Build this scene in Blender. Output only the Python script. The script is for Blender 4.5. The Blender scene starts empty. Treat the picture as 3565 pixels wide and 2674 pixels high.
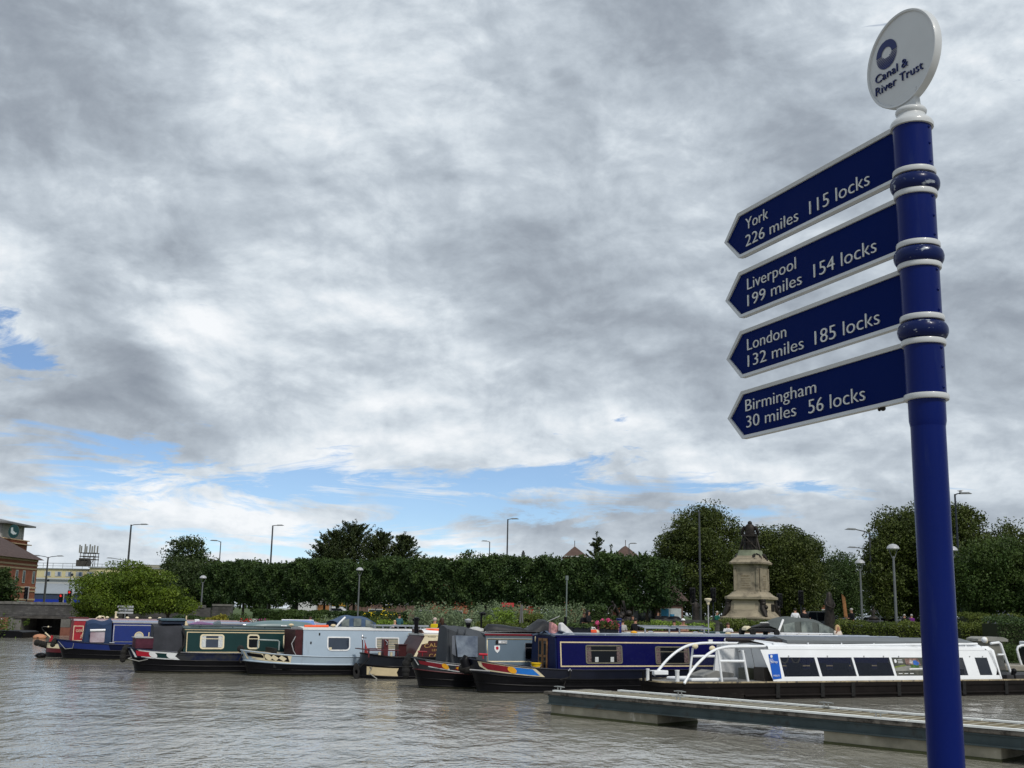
import bpy, bmesh, math, random
import numpy as np
from mathutils import Vector, Matrix
random.seed(7); RS=np.random.RandomState(11)
S=bpy.context.scene; COL=S.collection
R=math.radians
# ------------------------------------------------------------------ camera
F=3945.7; PIT=.1988; ROL=.0193; H=2.4        # focal length in photo pixels (3565 wide), eye 2.4 m above the water
cp,sp=math.cos(PIT),math.sin(PIT)
_r=Vector((1,0,0)); _u=Vector((0,-sp,cp)); CF=Vector((0,cp,sp))
CA=_r*math.cos(ROL)+_u*math.sin(ROL); CB=-_r*math.sin(ROL)+_u*math.cos(ROL)
cam=bpy.data.cameras.new('camera'); co=bpy.data.objects.new('camera',cam); COL.objects.link(co)
cam.sensor_fit='HORIZONTAL'; cam.sensor_width=36; cam.lens=F/3565*36; cam.clip_end=6000; cam.clip_start=.1
m=Matrix((CA,CB,-CF)).transposed().to_4x4(); m.translation=(0,0,H); co.matrix_world=m
S.camera=co
EYE=Vector((0,0,H))
def ray(x,y): return (x-1782.5)/F*CA-(y-1337)/F*CB+CF
def atY(x,y,Y): d=ray(x,y); return EYE+d*(Y/d.y)
def atz(x,y,z): d=ray(x,y); return EYE+d*((z-H)/d.z)
# ------------------------------------------------------------------ world
SUN_EL=R(48); SUN_AZ=R(152)      # light comes from behind the camera's right shoulder, high
W=bpy.data.worlds.new('World'); S.world=W; W.use_nodes=True
nt=W.node_tree; N=nt.nodes; L=nt.links; N.clear()
def nd(t,**k):
    n=N.new(t)
    for a,b in k.items(): setattr(n,a,b)
    return n
def cst(v): return v
def mth(op,a,b=None,c=None,clamp=False):
    n=nd('ShaderNodeMath',operation=op,use_clamp=clamp)
    for i,v in enumerate((a,b,c)):
        if v is None: continue
        if isinstance(v,(int,float)): n.inputs[i].default_value=v
        else: L.new(v,n.inputs[i])
    return n.outputs[0]
def vmth(op,a,b=None):
    n=nd('ShaderNodeVectorMath',operation=op)
    for i,v in enumerate((a,b)):
        if v is None: continue
        if isinstance(v,(tuple,Vector)): n.inputs[i].default_value=tuple(v)
        else: L.new(v,n.inputs[i])
    return n
tc=nd('ShaderNodeTexCoord'); D=vmth('NORMALIZE',tc.outputs['Generated']).outputs[0]
sx=nd('ShaderNodeSeparateXYZ'); L.new(D,sx.inputs[0])
zc=mth('MAXIMUM',mth('ADD',sx.outputs[2],.20),.05)
px=mth('DIVIDE',sx.outputs[0],zc); py=mth('DIVIDE',sx.outputs[1],zc)
cx=nd('ShaderNodeCombineXYZ'); L.new(px,cx.inputs[0]); L.new(py,cx.inputs[1]); P=cx.outputs[0]
def noise(vec,sc,det=8,ro=.55,dis=0,off=(0,0,0)):
    n=nd('ShaderNodeTexNoise'); n.inputs['Scale'].default_value=sc; n.inputs['Detail'].default_value=det
    n.inputs['Roughness'].default_value=ro; n.inputs['Distortion'].default_value=dis
    L.new(vmth('ADD',vec,off).outputs[0],n.inputs['Vector']); return n.outputs['Fac']
def ramp(fac,stops):
    n=nd('ShaderNodeValToRGB'); e=n.color_ramp.elements
    while len(e)<len(stops): e.new(.5)
    for i,(p,c) in enumerate(stops): e[i].position=p; e[i].color=(*c,1) if len(c)==3 else c
    L.new(fac,n.inputs[0]); return n.outputs[0]
def blob(x,y,rad,w):
    d=ray(x,y).normalized(); k=2*math.log(2)/(rad/F)**2
    t=mth('SUBTRACT',vmth('DOT_PRODUCT',D,d).outputs['Value'],1)
    return mth('MULTIPLY',mth('EXPONENT',mth('MULTIPLY',t,k)),w)
thick=noise(P,1.25,9,.52,.2,(3.1,1.7,0))        # big cloud masses
fine=noise(P,3.6,9,.62,.15,(7.3,2.2,0))
smd=nd('ShaderNodeMapping'); L.new(D,smd.inputs[0]); smd.inputs['Scale'].default_value=(1,1,1.7)
o1=(1.3,4.4,2.2); dl=(.012,0,.034)
puff=noise(smd.outputs[0],4.2,10,.54,.30,o1); puffb=noise(smd.outputs[0],4.2,6,.54,.30,tuple(a+b for a,b in zip(o1,dl)))
o2=(5.3,.4,3.2); d2=(.006,0,.014)
wisp=noise(smd.outputs[0],13,9,.60,.25,o2); wispb=noise(smd.outputs[0],13,6,.60,.25,tuple(a+b for a,b in zip(o2,d2)))
bil=mth('ABSOLUTE',mth('SUBTRACT',noise(smd.outputs[0],2.6,8,.50,.35,(9.1,2.4,.7)),.5))        # billowy creases
v=mth('ADD',mth('MULTIPLY',thick,.56),mth('MULTIPLY',fine,.13))
v=mth('ADD',v,mth('MULTIPLY',puff,.42)); v=mth('ADD',v,mth('MULTIPLY',wisp,.11)); v=mth('ADD',v,mth('MULTIPLY',bil,.42))
v=mth('ADD',v,mth('MULTIPLY',mth('SUBTRACT',puff,puffb),.62)); v=mth('ADD',v,mth('MULTIPLY',mth('SUBTRACT',wisp,wispb),.40)); v=mth('ADD',v,.044)
for x,y,rad,w in [(330,420,430,-.09),(100,120,350,-.03),(950,620,260,-.05),(2130,260,330,-.06),(1880,920,230,-.10),(1600,760,300,-.05),(620,880,80,-.10),(1850,1020,160,-.05),
                  (330,1150,190,-.10),(300,1440,170,-.13),(620,1440,150,-.13),(60,1440,150,-.10),(1500,1350,300,.02),(800,1150,200,.09),(130,740,150,.14),(690,1345,85,.16),(260,1330,110,.08),(620,1180,90,.08),(1450,1050,160,.0),
                  (1650,620,220,.05),(1350,1330,200,.07),(1250,1430,250,.03),(3450,700,260,-.06),(3480,1150,300,-.05),(2500,1100,250,.05),(1050,280,240,.04),(900,1080,280,-.07),(1400,1050,200,-.04),(900,180,200,.04),(1450,200,300,.03),(900,1820,400,.10),(300,1950,420,.06),(2200,1700,400,.04),
                  (2750,1350,200,.0),(2900,480,200,-.10),(2650,1200,250,-.09),(3100,1250,200,-.06),(1080,60,150,-.07),(860,1800,70,.10),(300,1850,120,.08),(1900,1800,120,-.06),(2200,1780,160,-.05),(600,1900,200,-.04)]:
    v=mth('ADD',v,blob(x,y,rad,w))
cloud=ramp(v,[(.38,(.270,.310,.368)),(.50,(.345,.392,.452)),(.59,(.430,.487,.552)),(.68,(.535,.598,.665)),(.77,(.690,.755,.815)),(.90,(.92,.95,.98))])
# blue gaps: stretched streaks low in the sky and a few holes further up
sm=nd('ShaderNodeMapping'); L.new(D,sm.inputs[0]); sm.inputs['Scale'].default_value=(2.6,2.6,15); sm.inputs['Rotation'].default_value=(0,R(-3),0)
st=noise(sm.outputs[0],1.9,9,.66,.8,(2.2,5.1,.3))
hole=mth('ADD',mth('MULTIPLY',st,2.3),mth('MULTIPLY',puff,.9)); hole=mth('ADD',mth('ADD',hole,mth('MULTIPLY',wisp,.5)),-1.285)
for x,y,rad,w in [(620,1590,220,.24),(930,1640,170,.14),(330,1620,170,.26),(1300,1660,170,.22),(1700,1710,170,.26),(2100,1745,200,.36),(2500,1765,200,.30),(1850,80,400,-.45),(900,50,400,-.3),(60,2200,230,-.3),(350,2110,150,-.3),(700,2200,230,-.25),(1500,2200,230,-.25),(2400,2200,230,-.25),(3300,2200,230,-.25),(110,1250,110,.34),(20,1200,90,.25),(690,1050,55,.36),(760,1110,60,.2),(640,1170,60,.12),(2950,1640,200,.18),(3350,1640,120,.10),(150,1580,160,.14),
                  (1200,1800,700,.13),(1700,1830,300,.05),(2300,1800,400,.06),(300,1700,300,.10),(1000,1200,500,-.25),(2200,900,900,-.35),(300,500,700,-.4),(3300,900,700,-.3),(330,1900,200,.02)]:
    hole=mth('ADD',hole,blob(x,y,rad,w))
hm=ramp(hole,[(.72,(0,0,0)),(.93,(.95,.95,.95))])
sky=nd('ShaderNodeTexSky'); sky.sky_type='NISHITA'; sky.sun_disc=False; sky.sun_elevation=SUN_EL; sky.sun_rotation=SUN_AZ; sky.dust_density=0; sky.ozone_density=4; sky.altitude=2500; sky.air_density=1.0
b1=nd('ShaderNodeBackground'); L.new(sky.outputs[0],b1.inputs[0]); b1.inputs[1].default_value=.11
b2=nd('ShaderNodeBackground'); L.new(cloud,b2.inputs[0]); b2.inputs[1].default_value=1.0
mx=nd('ShaderNodeMixShader'); L.new(hm,mx.inputs[0]); L.new(b2.outputs[0],mx.inputs[1]); L.new(b1.outputs[0],mx.inputs[2])
wo=nd('ShaderNodeOutputWorld'); L.new(mx.outputs[0],wo.inputs[0])
sl=bpy.data.lights.new('sun','SUN'); sl.energy=2.5; sl.angle=R(9); sl.color=(1,.95,.87)
so=bpy.data.objects.new('sun',sl); COL.objects.link(so)
sd=Vector((math.sin(SUN_AZ)*math.cos(SUN_EL),math.cos(SUN_AZ)*math.cos(SUN_EL),math.sin(SUN_EL)))
so.rotation_euler=sd.to_track_quat('Z','Y').to_euler(); so.location=sd*50
S.view_settings.view_transform='Standard'; S.view_settings.look='None'; S.view_settings.exposure=0; S.view_settings.gamma=1
# ------------------------------------------------------------------ materials
MATS={}
def M(name,col,r=.5,m=0,var=.12,sc=6,bump=0,bsc=30,col2=None,coat=0,spec=.3,kind=None,isl=0,trans=0,alpha=1,em=None,stain=None):
    if name in MATS: return MATS[name]
    a=bpy.data.materials.new(name); a.use_nodes=True; t=a.node_tree; n=t.nodes; l=t.links
    p=n['Principled BSDF']; p.inputs['Roughness'].default_value=r; p.inputs['Metallic'].default_value=m
    p.inputs['Specular IOR Level'].default_value=spec; p.inputs['Coat Weight'].default_value=coat; p.inputs['Coat Roughness'].default_value=.08
    c=n.new('ShaderNodeTexCoord').outputs['Object']
    def nz(s,d=5,vec=c,ro=.55):
        q=n.new('ShaderNodeTexNoise'); q.inputs['Scale'].default_value=s; q.inputs['Detail'].default_value=d; q.inputs['Roughness'].default_value=ro; l.new(vec,q.inputs['Vector']); return q.outputs['Fac']
    def mixc(f,A,B):
        q=n.new('ShaderNodeMix'); q.data_type='RGBA'
        for i,vv in ((0,f),(6,A),(7,B)):
            if isinstance(vv,(int,float)): q.inputs[i].default_value=vv
            elif isinstance(vv,tuple): q.inputs[i].default_value=(*vv,1)
            else: l.new(vv,q.inputs[i])
        return q.outputs[2]
    def rr(f,a0,b0):
        q=n.new('ShaderNodeMapRange'); q.inputs[1].default_value=a0; q.inputs[2].default_value=b0; l.new(f,q.inputs[0]); return q.outputs[0]
    c2=col2 or tuple(min(1,x*(1+var)) for x in col); c1=tuple(x*(1-var) for x in col) if not col2 else col
    f=rr(nz(sc),.33,.67)
    if kind=='brick' or kind=='stone':
        s=n.new('ShaderNodeSeparateXYZ'); l.new(c,s.inputs[0]); ad=n.new('ShaderNodeMath'); l.new(s.outputs[0],ad.inputs[0]); l.new(s.outputs[1],ad.inputs[1])
        cb=n.new('ShaderNodeCombineXYZ'); l.new(ad.outputs[0],cb.inputs[0]); l.new(s.outputs[2],cb.inputs[1])
        b=n.new('ShaderNodeTexBrick'); l.new(cb.outputs[0],b.inputs[0]); b.inputs['Scale'].default_value=1
        if kind=='brick': b.inputs['Brick Width'].default_value=.225; b.inputs['Row Height'].default_value=.075; b.inputs['Mortar Size'].default_value=.008
        else: b.inputs['Brick Width'].default_value=.30; b.inputs['Row Height'].default_value=.14; b.inputs['Mortar Size'].default_value=.022; b.inputs['Bias'].default_value=-.1
        b.inputs['Color1'].default_value=(*c1,1); b.inputs['Color2'].default_value=(*c2,1); b.inputs['Mortar'].default_value=(*[x*.75+.03 for x in col],1)
        base=mixc(f,b.outputs['Color'],tuple(x*.62 for x in col)); 
        mm=n.new('ShaderNodeMath'); mm.operation='MULTIPLY'; l.new(f,mm.inputs[0]); mm.inputs[1].default_value=.7
        l.new(mm.outputs[0],base.node.inputs[0])
    else: base=mixc(f,c1,c2)
    if isl:
        g=n.new('ShaderNodeNewGeometry').outputs['Random Per Island']; 
        hv=n.new('ShaderNodeHueSaturation'); l.new(base,hv.inputs['Color']); l.new(rr(g,0,1),hv.inputs['Value']); hv.inputs['Value'].default_value=1
        q=n.new('ShaderNodeMapRange'); l.new(g,q.inputs[0]); q.inputs[3].default_value=1-isl; q.inputs[4].default_value=1+isl; l.new(q.outputs[0],hv.inputs['Value'])
        base=hv.outputs[0]
    if stain:
        mp=n.new('ShaderNodeMapping'); l.new(c,mp.inputs[0]); mp.inputs['Scale'].default_value=stain[1]
        base=mixc(rr(nz(1,7,mp.outputs[0],.65),stain[2],stain[3]),base,stain[0])
    l.new(base,p.inputs['Base Color'])
    q=n.new('ShaderNodeMapRange'); l.new(nz(sc*2.3),q.inputs[0]); q.inputs[3].default_value=max(0,r-.08); q.inputs[4].default_value=min(1,r+.1); l.new(q.outputs[0],p.inputs['Roughness'])
    if bump:
        b=n.new('ShaderNodeBump'); b.inputs['Strength'].default_value=bump; b.inputs['Distance'].default_value=.02; l.new(nz(bsc,4),b.inputs['Height']); l.new(b.outputs[0],p.inputs['Normal'])
    if trans:
        tr=n.new('ShaderNodeBsdfTranslucent'); l.new(base,tr.inputs[0]); ms=n.new('ShaderNodeMixShader'); ms.inputs[0].default_value=trans
        l.new(p.outputs[0],ms.inputs[1]); l.new(tr.outputs[0],ms.inputs[2]); l.new(ms.outputs[0],n['Material Output'].inputs[0])
    if alpha<1: p.inputs['Alpha'].default_value=alpha
    if em: p.inputs['Emission Color'].default_value=(*em[:3],1); p.inputs['Emission Strength'].default_value=em[3]
    MATS[name]=a; return a
# ------------------------------------------------------------------ mesh helpers
class MB:
    def __init__(s): s.v=[]; s.f=[]; s.sm=[]
    def add(s,vs,fs,smooth=False):
        o=len(s.v); s.v+=[tuple(x) for x in vs]
        for f in fs: s.f.append(tuple(i+o for i in f)); s.sm.append(smooth)
        return s
    def box(s,a,b,T=None):
        (x0,y0,z0),(x1,y1,z1)=a,b
        vs=[Vector(q) for q in ((x0,y0,z0),(x1,y0,z0),(x1,y1,z0),(x0,y1,z0),(x0,y0,z1),(x1,y0,z1),(x1,y1,z1),(x0,y1,z1))]
        if T: vs=[T@q for q in vs]
        return s.add(vs,[(0,3,2,1),(4,5,6,7),(0,1,5,4),(1,2,6,5),(2,3,7,6),(3,0,4,7)])
    def cbox(s,c,d,T=None): return s.box(tuple(c[i]-d[i]/2 for i in range(3)),tuple(c[i]+d[i]/2 for i in range(3)),T)
    def quad(s,*p): return s.add(p,[tuple(range(len(p)))])
    def prism(s,poly,y0,y1,ax=1):
        """poly: list of (a,b) in the plane across axis ax, extruded y0..y1"""
        def mk(a,b,c): return (a,c,b) if ax==1 else ((c,a,b) if ax==0 else (a,b,c))
        n=len(poly); vs=[mk(a,b,y0) for a,b in poly]+[mk(a,b,y1) for a,b in poly]
        return s.add(vs,[tuple(range(n)),tuple(range(2*n-1,n-1,-1))]+[(i,i+n,(i+1)%n+n,(i+1)%n) for i in range(n)])
    def tube(s,pts,r,n=8,caps=True,smooth=True):
        pts=[Vector(p) for p in pts]; k=len(pts); rs=r if isinstance(r,(list,tuple)) else [r]*k
        up=None; rings=[]
        for i,p in enumerate(pts):
            t=(pts[min(i+1,k-1)]-pts[max(i-1,0)]).normalized()
            if up is None: up=Vector((0,0,1)) if abs(t.z)<.9 else Vector((1,0,0))
            a=t.cross(up).normalized(); b=a.cross(t); up=b
            rings.append([p+(a*math.cos(q)+b*math.sin(q))*rs[i] for q in [2*math.pi*j/n for j in range(n)]])
        vs=[v for g in rings for v in g]; fs=[]
        for i in range(k-1):
            for j in range(n): fs.append((i*n+j,i*n+(j+1)%n,(i+1)*n+(j+1)%n,(i+1)*n+j))
        s.add(vs,fs,smooth)
        if caps: s.add(rings[0],[tuple(range(n))]); s.add(rings[-1],[tuple(range(n-1,-1,-1))])
        return s
    def lathe(s,prof,c=(0,0,0),n=24,smooth=True,sx=1,sy=1):
        vs=[];fs=[];k=len(prof)
        for r,z in prof:
            for j in range(n): q=2*math.pi*j/n; vs.append((c[0]+r*sx*math.cos(q),c[1]+r*sy*math.sin(q),c[2]+z))
        for i in range(k-1):
            for j in range(n): fs.append((i*n+j,i*n+(j+1)%n,(i+1)*n+(j+1)%n,(i+1)*n+j))
        s.add(vs,fs,smooth)
        if prof[0][0]>1e-4: s.add(vs[:n],[tuple(range(n-1,-1,-1))])
        if prof[-1][0]>1e-4: s.add(vs[-n:],[tuple(range(n))])
        return s
    def ball(s,c,r,n=12,sc=(1,1,1)):
        pr=[(math.sin(math.pi*i/8)*1.0,-math.cos(math.pi*i/8)) for i in range(9)]
        vs=[];fs=[]
        for a,z in pr:
            for j in range(n): q=2*math.pi*j/n; vs.append((c[0]+r*sc[0]*a*math.cos(q),c[1]+r*sc[1]*a*math.sin(q),c[2]+r*sc[2]*z))
        for i in range(8):
            for j in range(n): fs.append((i*n+j,i*n+(j+1)%n,(i+1)*n+(j+1)%n,(i+1)*n+j))
        return s.add(vs,fs,True)
    def grid(s,rows,smooth=True,closed=False):
        k=len(rows[0]); vs=[p for r in rows for p in r]; fs=[]
        for i in range(len(rows)-1):
            for j in range(k if closed else k-1): fs.append((i*k+j,i*k+(j+1)%k,(i+1)*k+(j+1)%k,(i+1)*k+j))
        return s.add(vs,fs,smooth)
    def build(s,name,mat,parent=None,bevel=0,wn=False):
        me=bpy.data.meshes.new(name); me.from_pydata([tuple(v) for v in s.v],[],s.f); me.validate(); 
        if len(me.polygons)==len(s.sm): me.polygons.foreach_set('use_smooth',s.sm)
        me.materials.append(mat); o=bpy.data.objects.new(name,me); COL.objects.link(o)
        if parent is not None: o.parent=parent
        bm=bmesh.new(); bm.from_mesh(me); bmesh.ops.remove_doubles(bm,verts=bm.verts,dist=1e-5); bmesh.ops.recalc_face_normals(bm,faces=bm.faces); bm.to_mesh(me); bm.free(); me.set_sharp_from_angle(angle=R(42))
        if bevel:
            b=o.modifiers.new('bevel','BEVEL'); b.width=bevel; b.segments=2; b.limit_method='ANGLE'; b.angle_limit=R(40)
        return o
def tag(o,label=None,cat=None,group=None,kind=None):
    if label: o['label']=label
    if cat: o['category']=cat
    if group: o['group']=group
    if kind: o['kind']=kind
    return o
def T(name,label,cat,loc=(0,0,0),rz=0,group=None):
    o=bpy.data.objects.new(name,None); COL.objects.link(o); o.location=loc; o.rotation_euler=(0,0,rz); o.empty_display_size=.3
    return tag(o,label,cat,group)
def lab(o,l): o['label']=l; return o
def dup(o,loc,rz,label=None,scale=None):
    r=o.copy(); COL.objects.link(r); r.location=loc; r.rotation_euler=(0,0,rz)
    if label: r['label']=label
    if scale: r.scale=scale
    def kids(src,dst):
        for ch in [c for c in src.children]:
            c=ch.copy(); COL.objects.link(c); c.parent=dst; kids(ch,c)
    kids(o,r); return r
def text(s,name,mat,parent,org,xd,zd,size,width=None,ext=.002,bold=0,cx=False,shear=0):
    """raised lettering: org = baseline start, xd reading direction, zd up; width fits the string"""
    c=bpy.data.curves.new(name,'FONT'); c.body=s; c.size=size; c.extrude=ext; c.offset=bold; c.resolution_u=3; c.shear=shear
    o=bpy.data.objects.new(name,c); COL.objects.link(o); dg=bpy.context.evaluated_depsgraph_get()
    me=bpy.data.meshes.new_from_object(o.evaluated_get(dg)); bpy.data.objects.remove(o); me.name=name
    xs=[v.co.x for v in me.vertices]; x0,x1=min(xs),max(xs); k=width/(x1-x0) if width else 1
    xd=Vector(xd).normalized(); zd=Vector(zd).normalized(); nn=xd.cross(zd); org=Vector(org)
    sh=-(x1-x0)*k/2 if cx else 0
    for v in me.vertices: a=v.co.copy(); v.co=org+xd*((a.x-x0)*k+sh)+zd*a.y+nn*a.z
    me.materials.clear(); me.materials.append(mat); ob=bpy.data.objects.new(name,me); COL.objects.link(ob)
    if parent is not None: ob.parent=parent
    return ob
def leafmesh(name,C,size,mat,parent=None,tri=False,asp=.6,up=None):
    """C: (n,3) leaf centres -> one mesh of small leaf faces"""
    C=np.asarray(C,float); n=len(C); rs=RS
    a=rs.normal(size=(n,3)); a/=np.linalg.norm(a,axis=1)[:,None]
    if up is not None: a=a*(1-up)+np.array([0,0,up]); a/=np.linalg.norm(a,axis=1)[:,None]
    b=rs.normal(size=(n,3)); b-=a*(a*b).sum(1)[:,None]; b/=np.linalg.norm(b,axis=1)[:,None]
    s=(size*(.55+.9*rs.rand(n)))[:,None]; a=a*s*.5; b=b*s*.5*asp
    V=np.stack([C-a,C-b*.9+a*.1,C+a,C+b*.9+a*.1],1).reshape(-1,3)
    me=bpy.data.meshes.new(name); me.vertices.add(4*n); me.vertices.foreach_set('co',V.ravel())
    me.loops.add(4*n); me.loops.foreach_set('vertex_index',np.arange(4*n)); me.polygons.add(n)
    me.polygons.foreach_set('loop_start',np.arange(n)*4); me.polygons.foreach_set('loop_total',np.full(n,4)); me.update(calc_edges=True)
    me.materials.append(mat); o=bpy.data.objects.new(name,me); COL.objects.link(o)
    if parent is not None: o.parent=parent
    return o
def unit(n): d=RS.normal(size=(n,3)); return d/np.linalg.norm(d,axis=1)[:,None]
def crownpts(rad,ncl,nper,cr,flat=.55,low=-.6,power=1,fill=.25):
    """clumpy crown: clumps of leaves on and inside an ellipsoid of radii rad"""
    rad=np.array(rad); d=unit(ncl*3); d=d[d[:,2]>low][:ncl]; k=len(d)
    rr=np.where(RS.rand(k)<fill,.45+.3*RS.rand(k),.80+.22*RS.rand(k))
    cc=d*rad*rr[:,None]; out=[]
    for c in cc:
        r=cr*(.55+.8*RS.rand()); q=unit(nper); q=q*(r*(.55+.5*RS.rand(nper)))[:,None]*np.array([1,1,flat]); out.append(c+q)
    q=unit(ncl*nper//3); q=q*(RS.rand(len(q))**.4*.86)[:,None]*rad; q=q[q[:,2]>low*rad[2]]; out.append(q)
    return np.concatenate(out)
# ------------------------------------------------------------------ setting: water, land, bridge
def wmat():
    a=bpy.data.materials.new('canal_water'); a.use_nodes=True; t=a.node_tree; n=t.nodes; l=t.links; p=n['Principled BSDF']
    p.inputs['Roughness'].default_value=.07; p.inputs['IOR'].default_value=1.6; p.inputs['Base Color'].default_value=(.275,.262,.222,1)
    c=n.new('ShaderNodeTexCoord').outputs['Object']
    def nz(sc,scale,rot,det,dis=0,ro=.5):
        m=n.new('ShaderNodeMapping'); m.inputs['Scale'].default_value=scale; m.inputs['Rotation'].default_value=(0,0,rot); l.new(c,m.inputs[0])
        q=n.new('ShaderNodeTexNoise'); q.inputs['Scale'].default_value=sc; q.inputs['Detail'].default_value=det; q.inputs['Distortion'].default_value=dis; q.inputs['Roughness'].default_value=ro; l.new(m.outputs[0],q.inputs['Vector']); return q.outputs['Fac']
    def mt(op,a0,b0):
        q=n.new('ShaderNodeMath'); q.operation=op
        for i,v in enumerate((a0,b0)):
            if isinstance(v,(int,float)): q.inputs[i].default_value=v
            else: l.new(v,q.inputs[i])
        return q.outputs[0]
    h=mt('ADD',mt('ADD',mt('MULTIPLY',nz(1,(1.5,.75,1),R(16),2,.5),1.8),nz(1,(3.3,1.7,1),R(12),3,.5,.6)),mt('MULTIPLY',nz(1,(7,5,1),R(-14),3,.3),.40))
    gust=nz(1,(.06,.16,1),R(8),3)
    mr=n.new('ShaderNodeMapRange'); l.new(gust,mr.inputs[0]); mr.inputs[1].default_value=.35; mr.inputs[2].default_value=.62; mr.inputs[3].default_value=.55; mr.inputs[4].default_value=1.15
    b=n.new('ShaderNodeBump'); b.inputs['Strength'].default_value=1; b.inputs['Distance'].default_value=.037; l.new(mt('MULTIPLY',h,mr.outputs[0]),b.inputs['Height']); l.new(b.outputs[0],p.inputs['Normal'])
    return a
w=MB().quad((-400,-60,0),(400,-60,0),(400,130,0),(-400,130,0)).build('water',wmat()); tag(w,'rippled grey brown canal basin water',None,None,'structure')
grass=M('lawn',(.045,.075,.02),.9,0,.35,3,bump=.5,bsc=60,col2=(.07,.10,.03))
paving=M('paving',(.33,.30,.25),.85,0,.15,2,bump=.2,bsc=20,col2=(.26,.24,.2))
stone=M('quay_stone',(.22,.2,.165),.9,0,.2,1.5,bump=.5,bsc=12,stain=((.05,.055,.035),(1,1,3),.48,.62))
BANK=[(400,-60),(60,30),(21.5,46.2),(4,54),(-4,62),(-13,73),(-26,85),(-26.2,93.4),(-400,93.4)]
def gz(y): return .65+.55*max(0,min(1,(y-60)/12))
lm=MB(); rows=[]
for k,(dy,z) in enumerate([(0,-.8),(0,.65),(.9,.66),(9,.7),(16,1.2),(3000,1.2)]):
    row=[]
    for x,y in BANK:
        if dy==3000: row.append((x*8,3200,1.2)); continue
        row.append((x+dy*.35,y+dy,z))
    rows.append(row)
lm.grid(rows,smooth=False); land=lm.build('ground',grass); tag(land,'grassy canal bank and park ground beyond the basin',None,None,'structure')
pv=MB(); pv.grid([[(x+d*.35,y+d,.672) for x,y in BANK] for d in (-.05,7.5)],smooth=False)
pv.grid([[(x-.05*.35,y-.05,z) for x,y in BANK] for z in (.672,.5)],smooth=False)
o=pv.build('towpath',paving); tag(o,'pale paved quay path along the far edge of the basin',None,None,'structure')
road=MB().quad((-300,97.5,1.212),(300,97.5,1.212),(300,106,1.212),(-300,106,1.212)).build('road',M('asphalt',(.05,.05,.052),.85,0,.2,4,bump=.3)); tag(road,'asphalt road running behind the park and over the bridge',None,None,'structure')
qy=MB().box((-40,-30,-.8),(40,4.6,.9)).build('near_quay',paving); tag(qy,'paved quay under the fingerpost on the near side',None,None,'structure')
# bridge ------------------------------------------------
brk=M('red_brick',(.20,.075,.05),.9,0,.2,1.2,kind='brick',col2=(.27,.11,.075)); drk=M('blue_brick',(.065,.062,.062),.9,0,.25,1,kind='stone',col2=(.13,.125,.12),stain=((.03,.032,.025),(.5,.5,.3),.5,.65))
cop=M('coping_stone',(.13,.125,.115),.9,0,.2,2,bump=.5,stain=((.22,.21,.19),(2,2,2),.6,.68))
B=T('canal_bridge','low dark stone road bridge over the canal at the far left','bridge',(-34.6,89.5,0))
Lx,Rx=-80,11.6; o0,o1=-2.9,.2; zt=1.25
m=MB(); m.box((Lx,0,1.5),(Rx,.45,2.3)); m.box((Lx,.02,-.6),(o0-1.0,4.4,1.5)); m.box((3.9,.02,-.6),(Rx,4.4,1.5)); m.box((o0-1.0,.02,zt+.02),(3.9,4.4,1.5)); m.box((o0-1,3.8,-.6),(o1,4.3,zt)); m.build('parapet',drk,B)  # last box is an added wall closing the arch to keep the opening dark
m=MB(); 
for i in range(int((Rx-Lx)/.62)): m.box((Lx+i*.62+.01,-.07,2.302),(Lx+i*.62+.6,.52,2.5+.01*math.sin(i*3.1)))
m.build('coping',cop,B)
m=MB(); m.box((o0-5.5,-.1,-.6),(o0-1,.015,1.28)); m.box((o1,-.12,-.6),(o1+.75,3,.62)); m.box((o1+.76,.3,-.6),(3.9,.6,1.1)); m.build('brick_pier',brk,B)
m=MB(); m.box((o1,-.14,.62),(o1+.7,3,zt)); m.box((o0-1,-.06,-.6),(o0,3,zt)); m.build('stone_pier',cop,B)
m=MB(); m.box((o0-.6,-.16,zt),(o1+.4,-.0,zt+.12)); m.box((o1+.9,-.16,1.12),(4,-.0,1.22)); m.prism([(o0-.5,zt+.12),(o1+.3,zt+.12),(-1.3,zt+.25)],-.12,-.01); m.build('lintel_beam',M('weathered_steel',(.06,.055,.05),.7,0,.3,3),B)
m=MB(); m.box((-12,-.35,1.14),(-4.2,-.22,1.2)); m.box((-12,-.35,.72),(-4.2,-.22,.77)); m.box((-5.5,-.3,.3),(-5.42,-.2,1.15)); m.box((-8.5,-.3,.3),(-8.42,-.2,1.15)); m.build('guard_rail',M('grey_white_paint',(.5,.5,.5),.6),B)
# dark wall and steps behind the acer
B=T('retaining_wall','short dark stone wall with a pale coping right of the acer','wall',(-22.9,89.7,0))
m=MB(); m.box((0,0,.3),(1.5,.5,2.45)); m.build('wall_face',drk,B)
m=MB(); m.box((-.02,-.06,2.452),(1.5,.56,2.6)); m.build('coping',cop,B)

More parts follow.
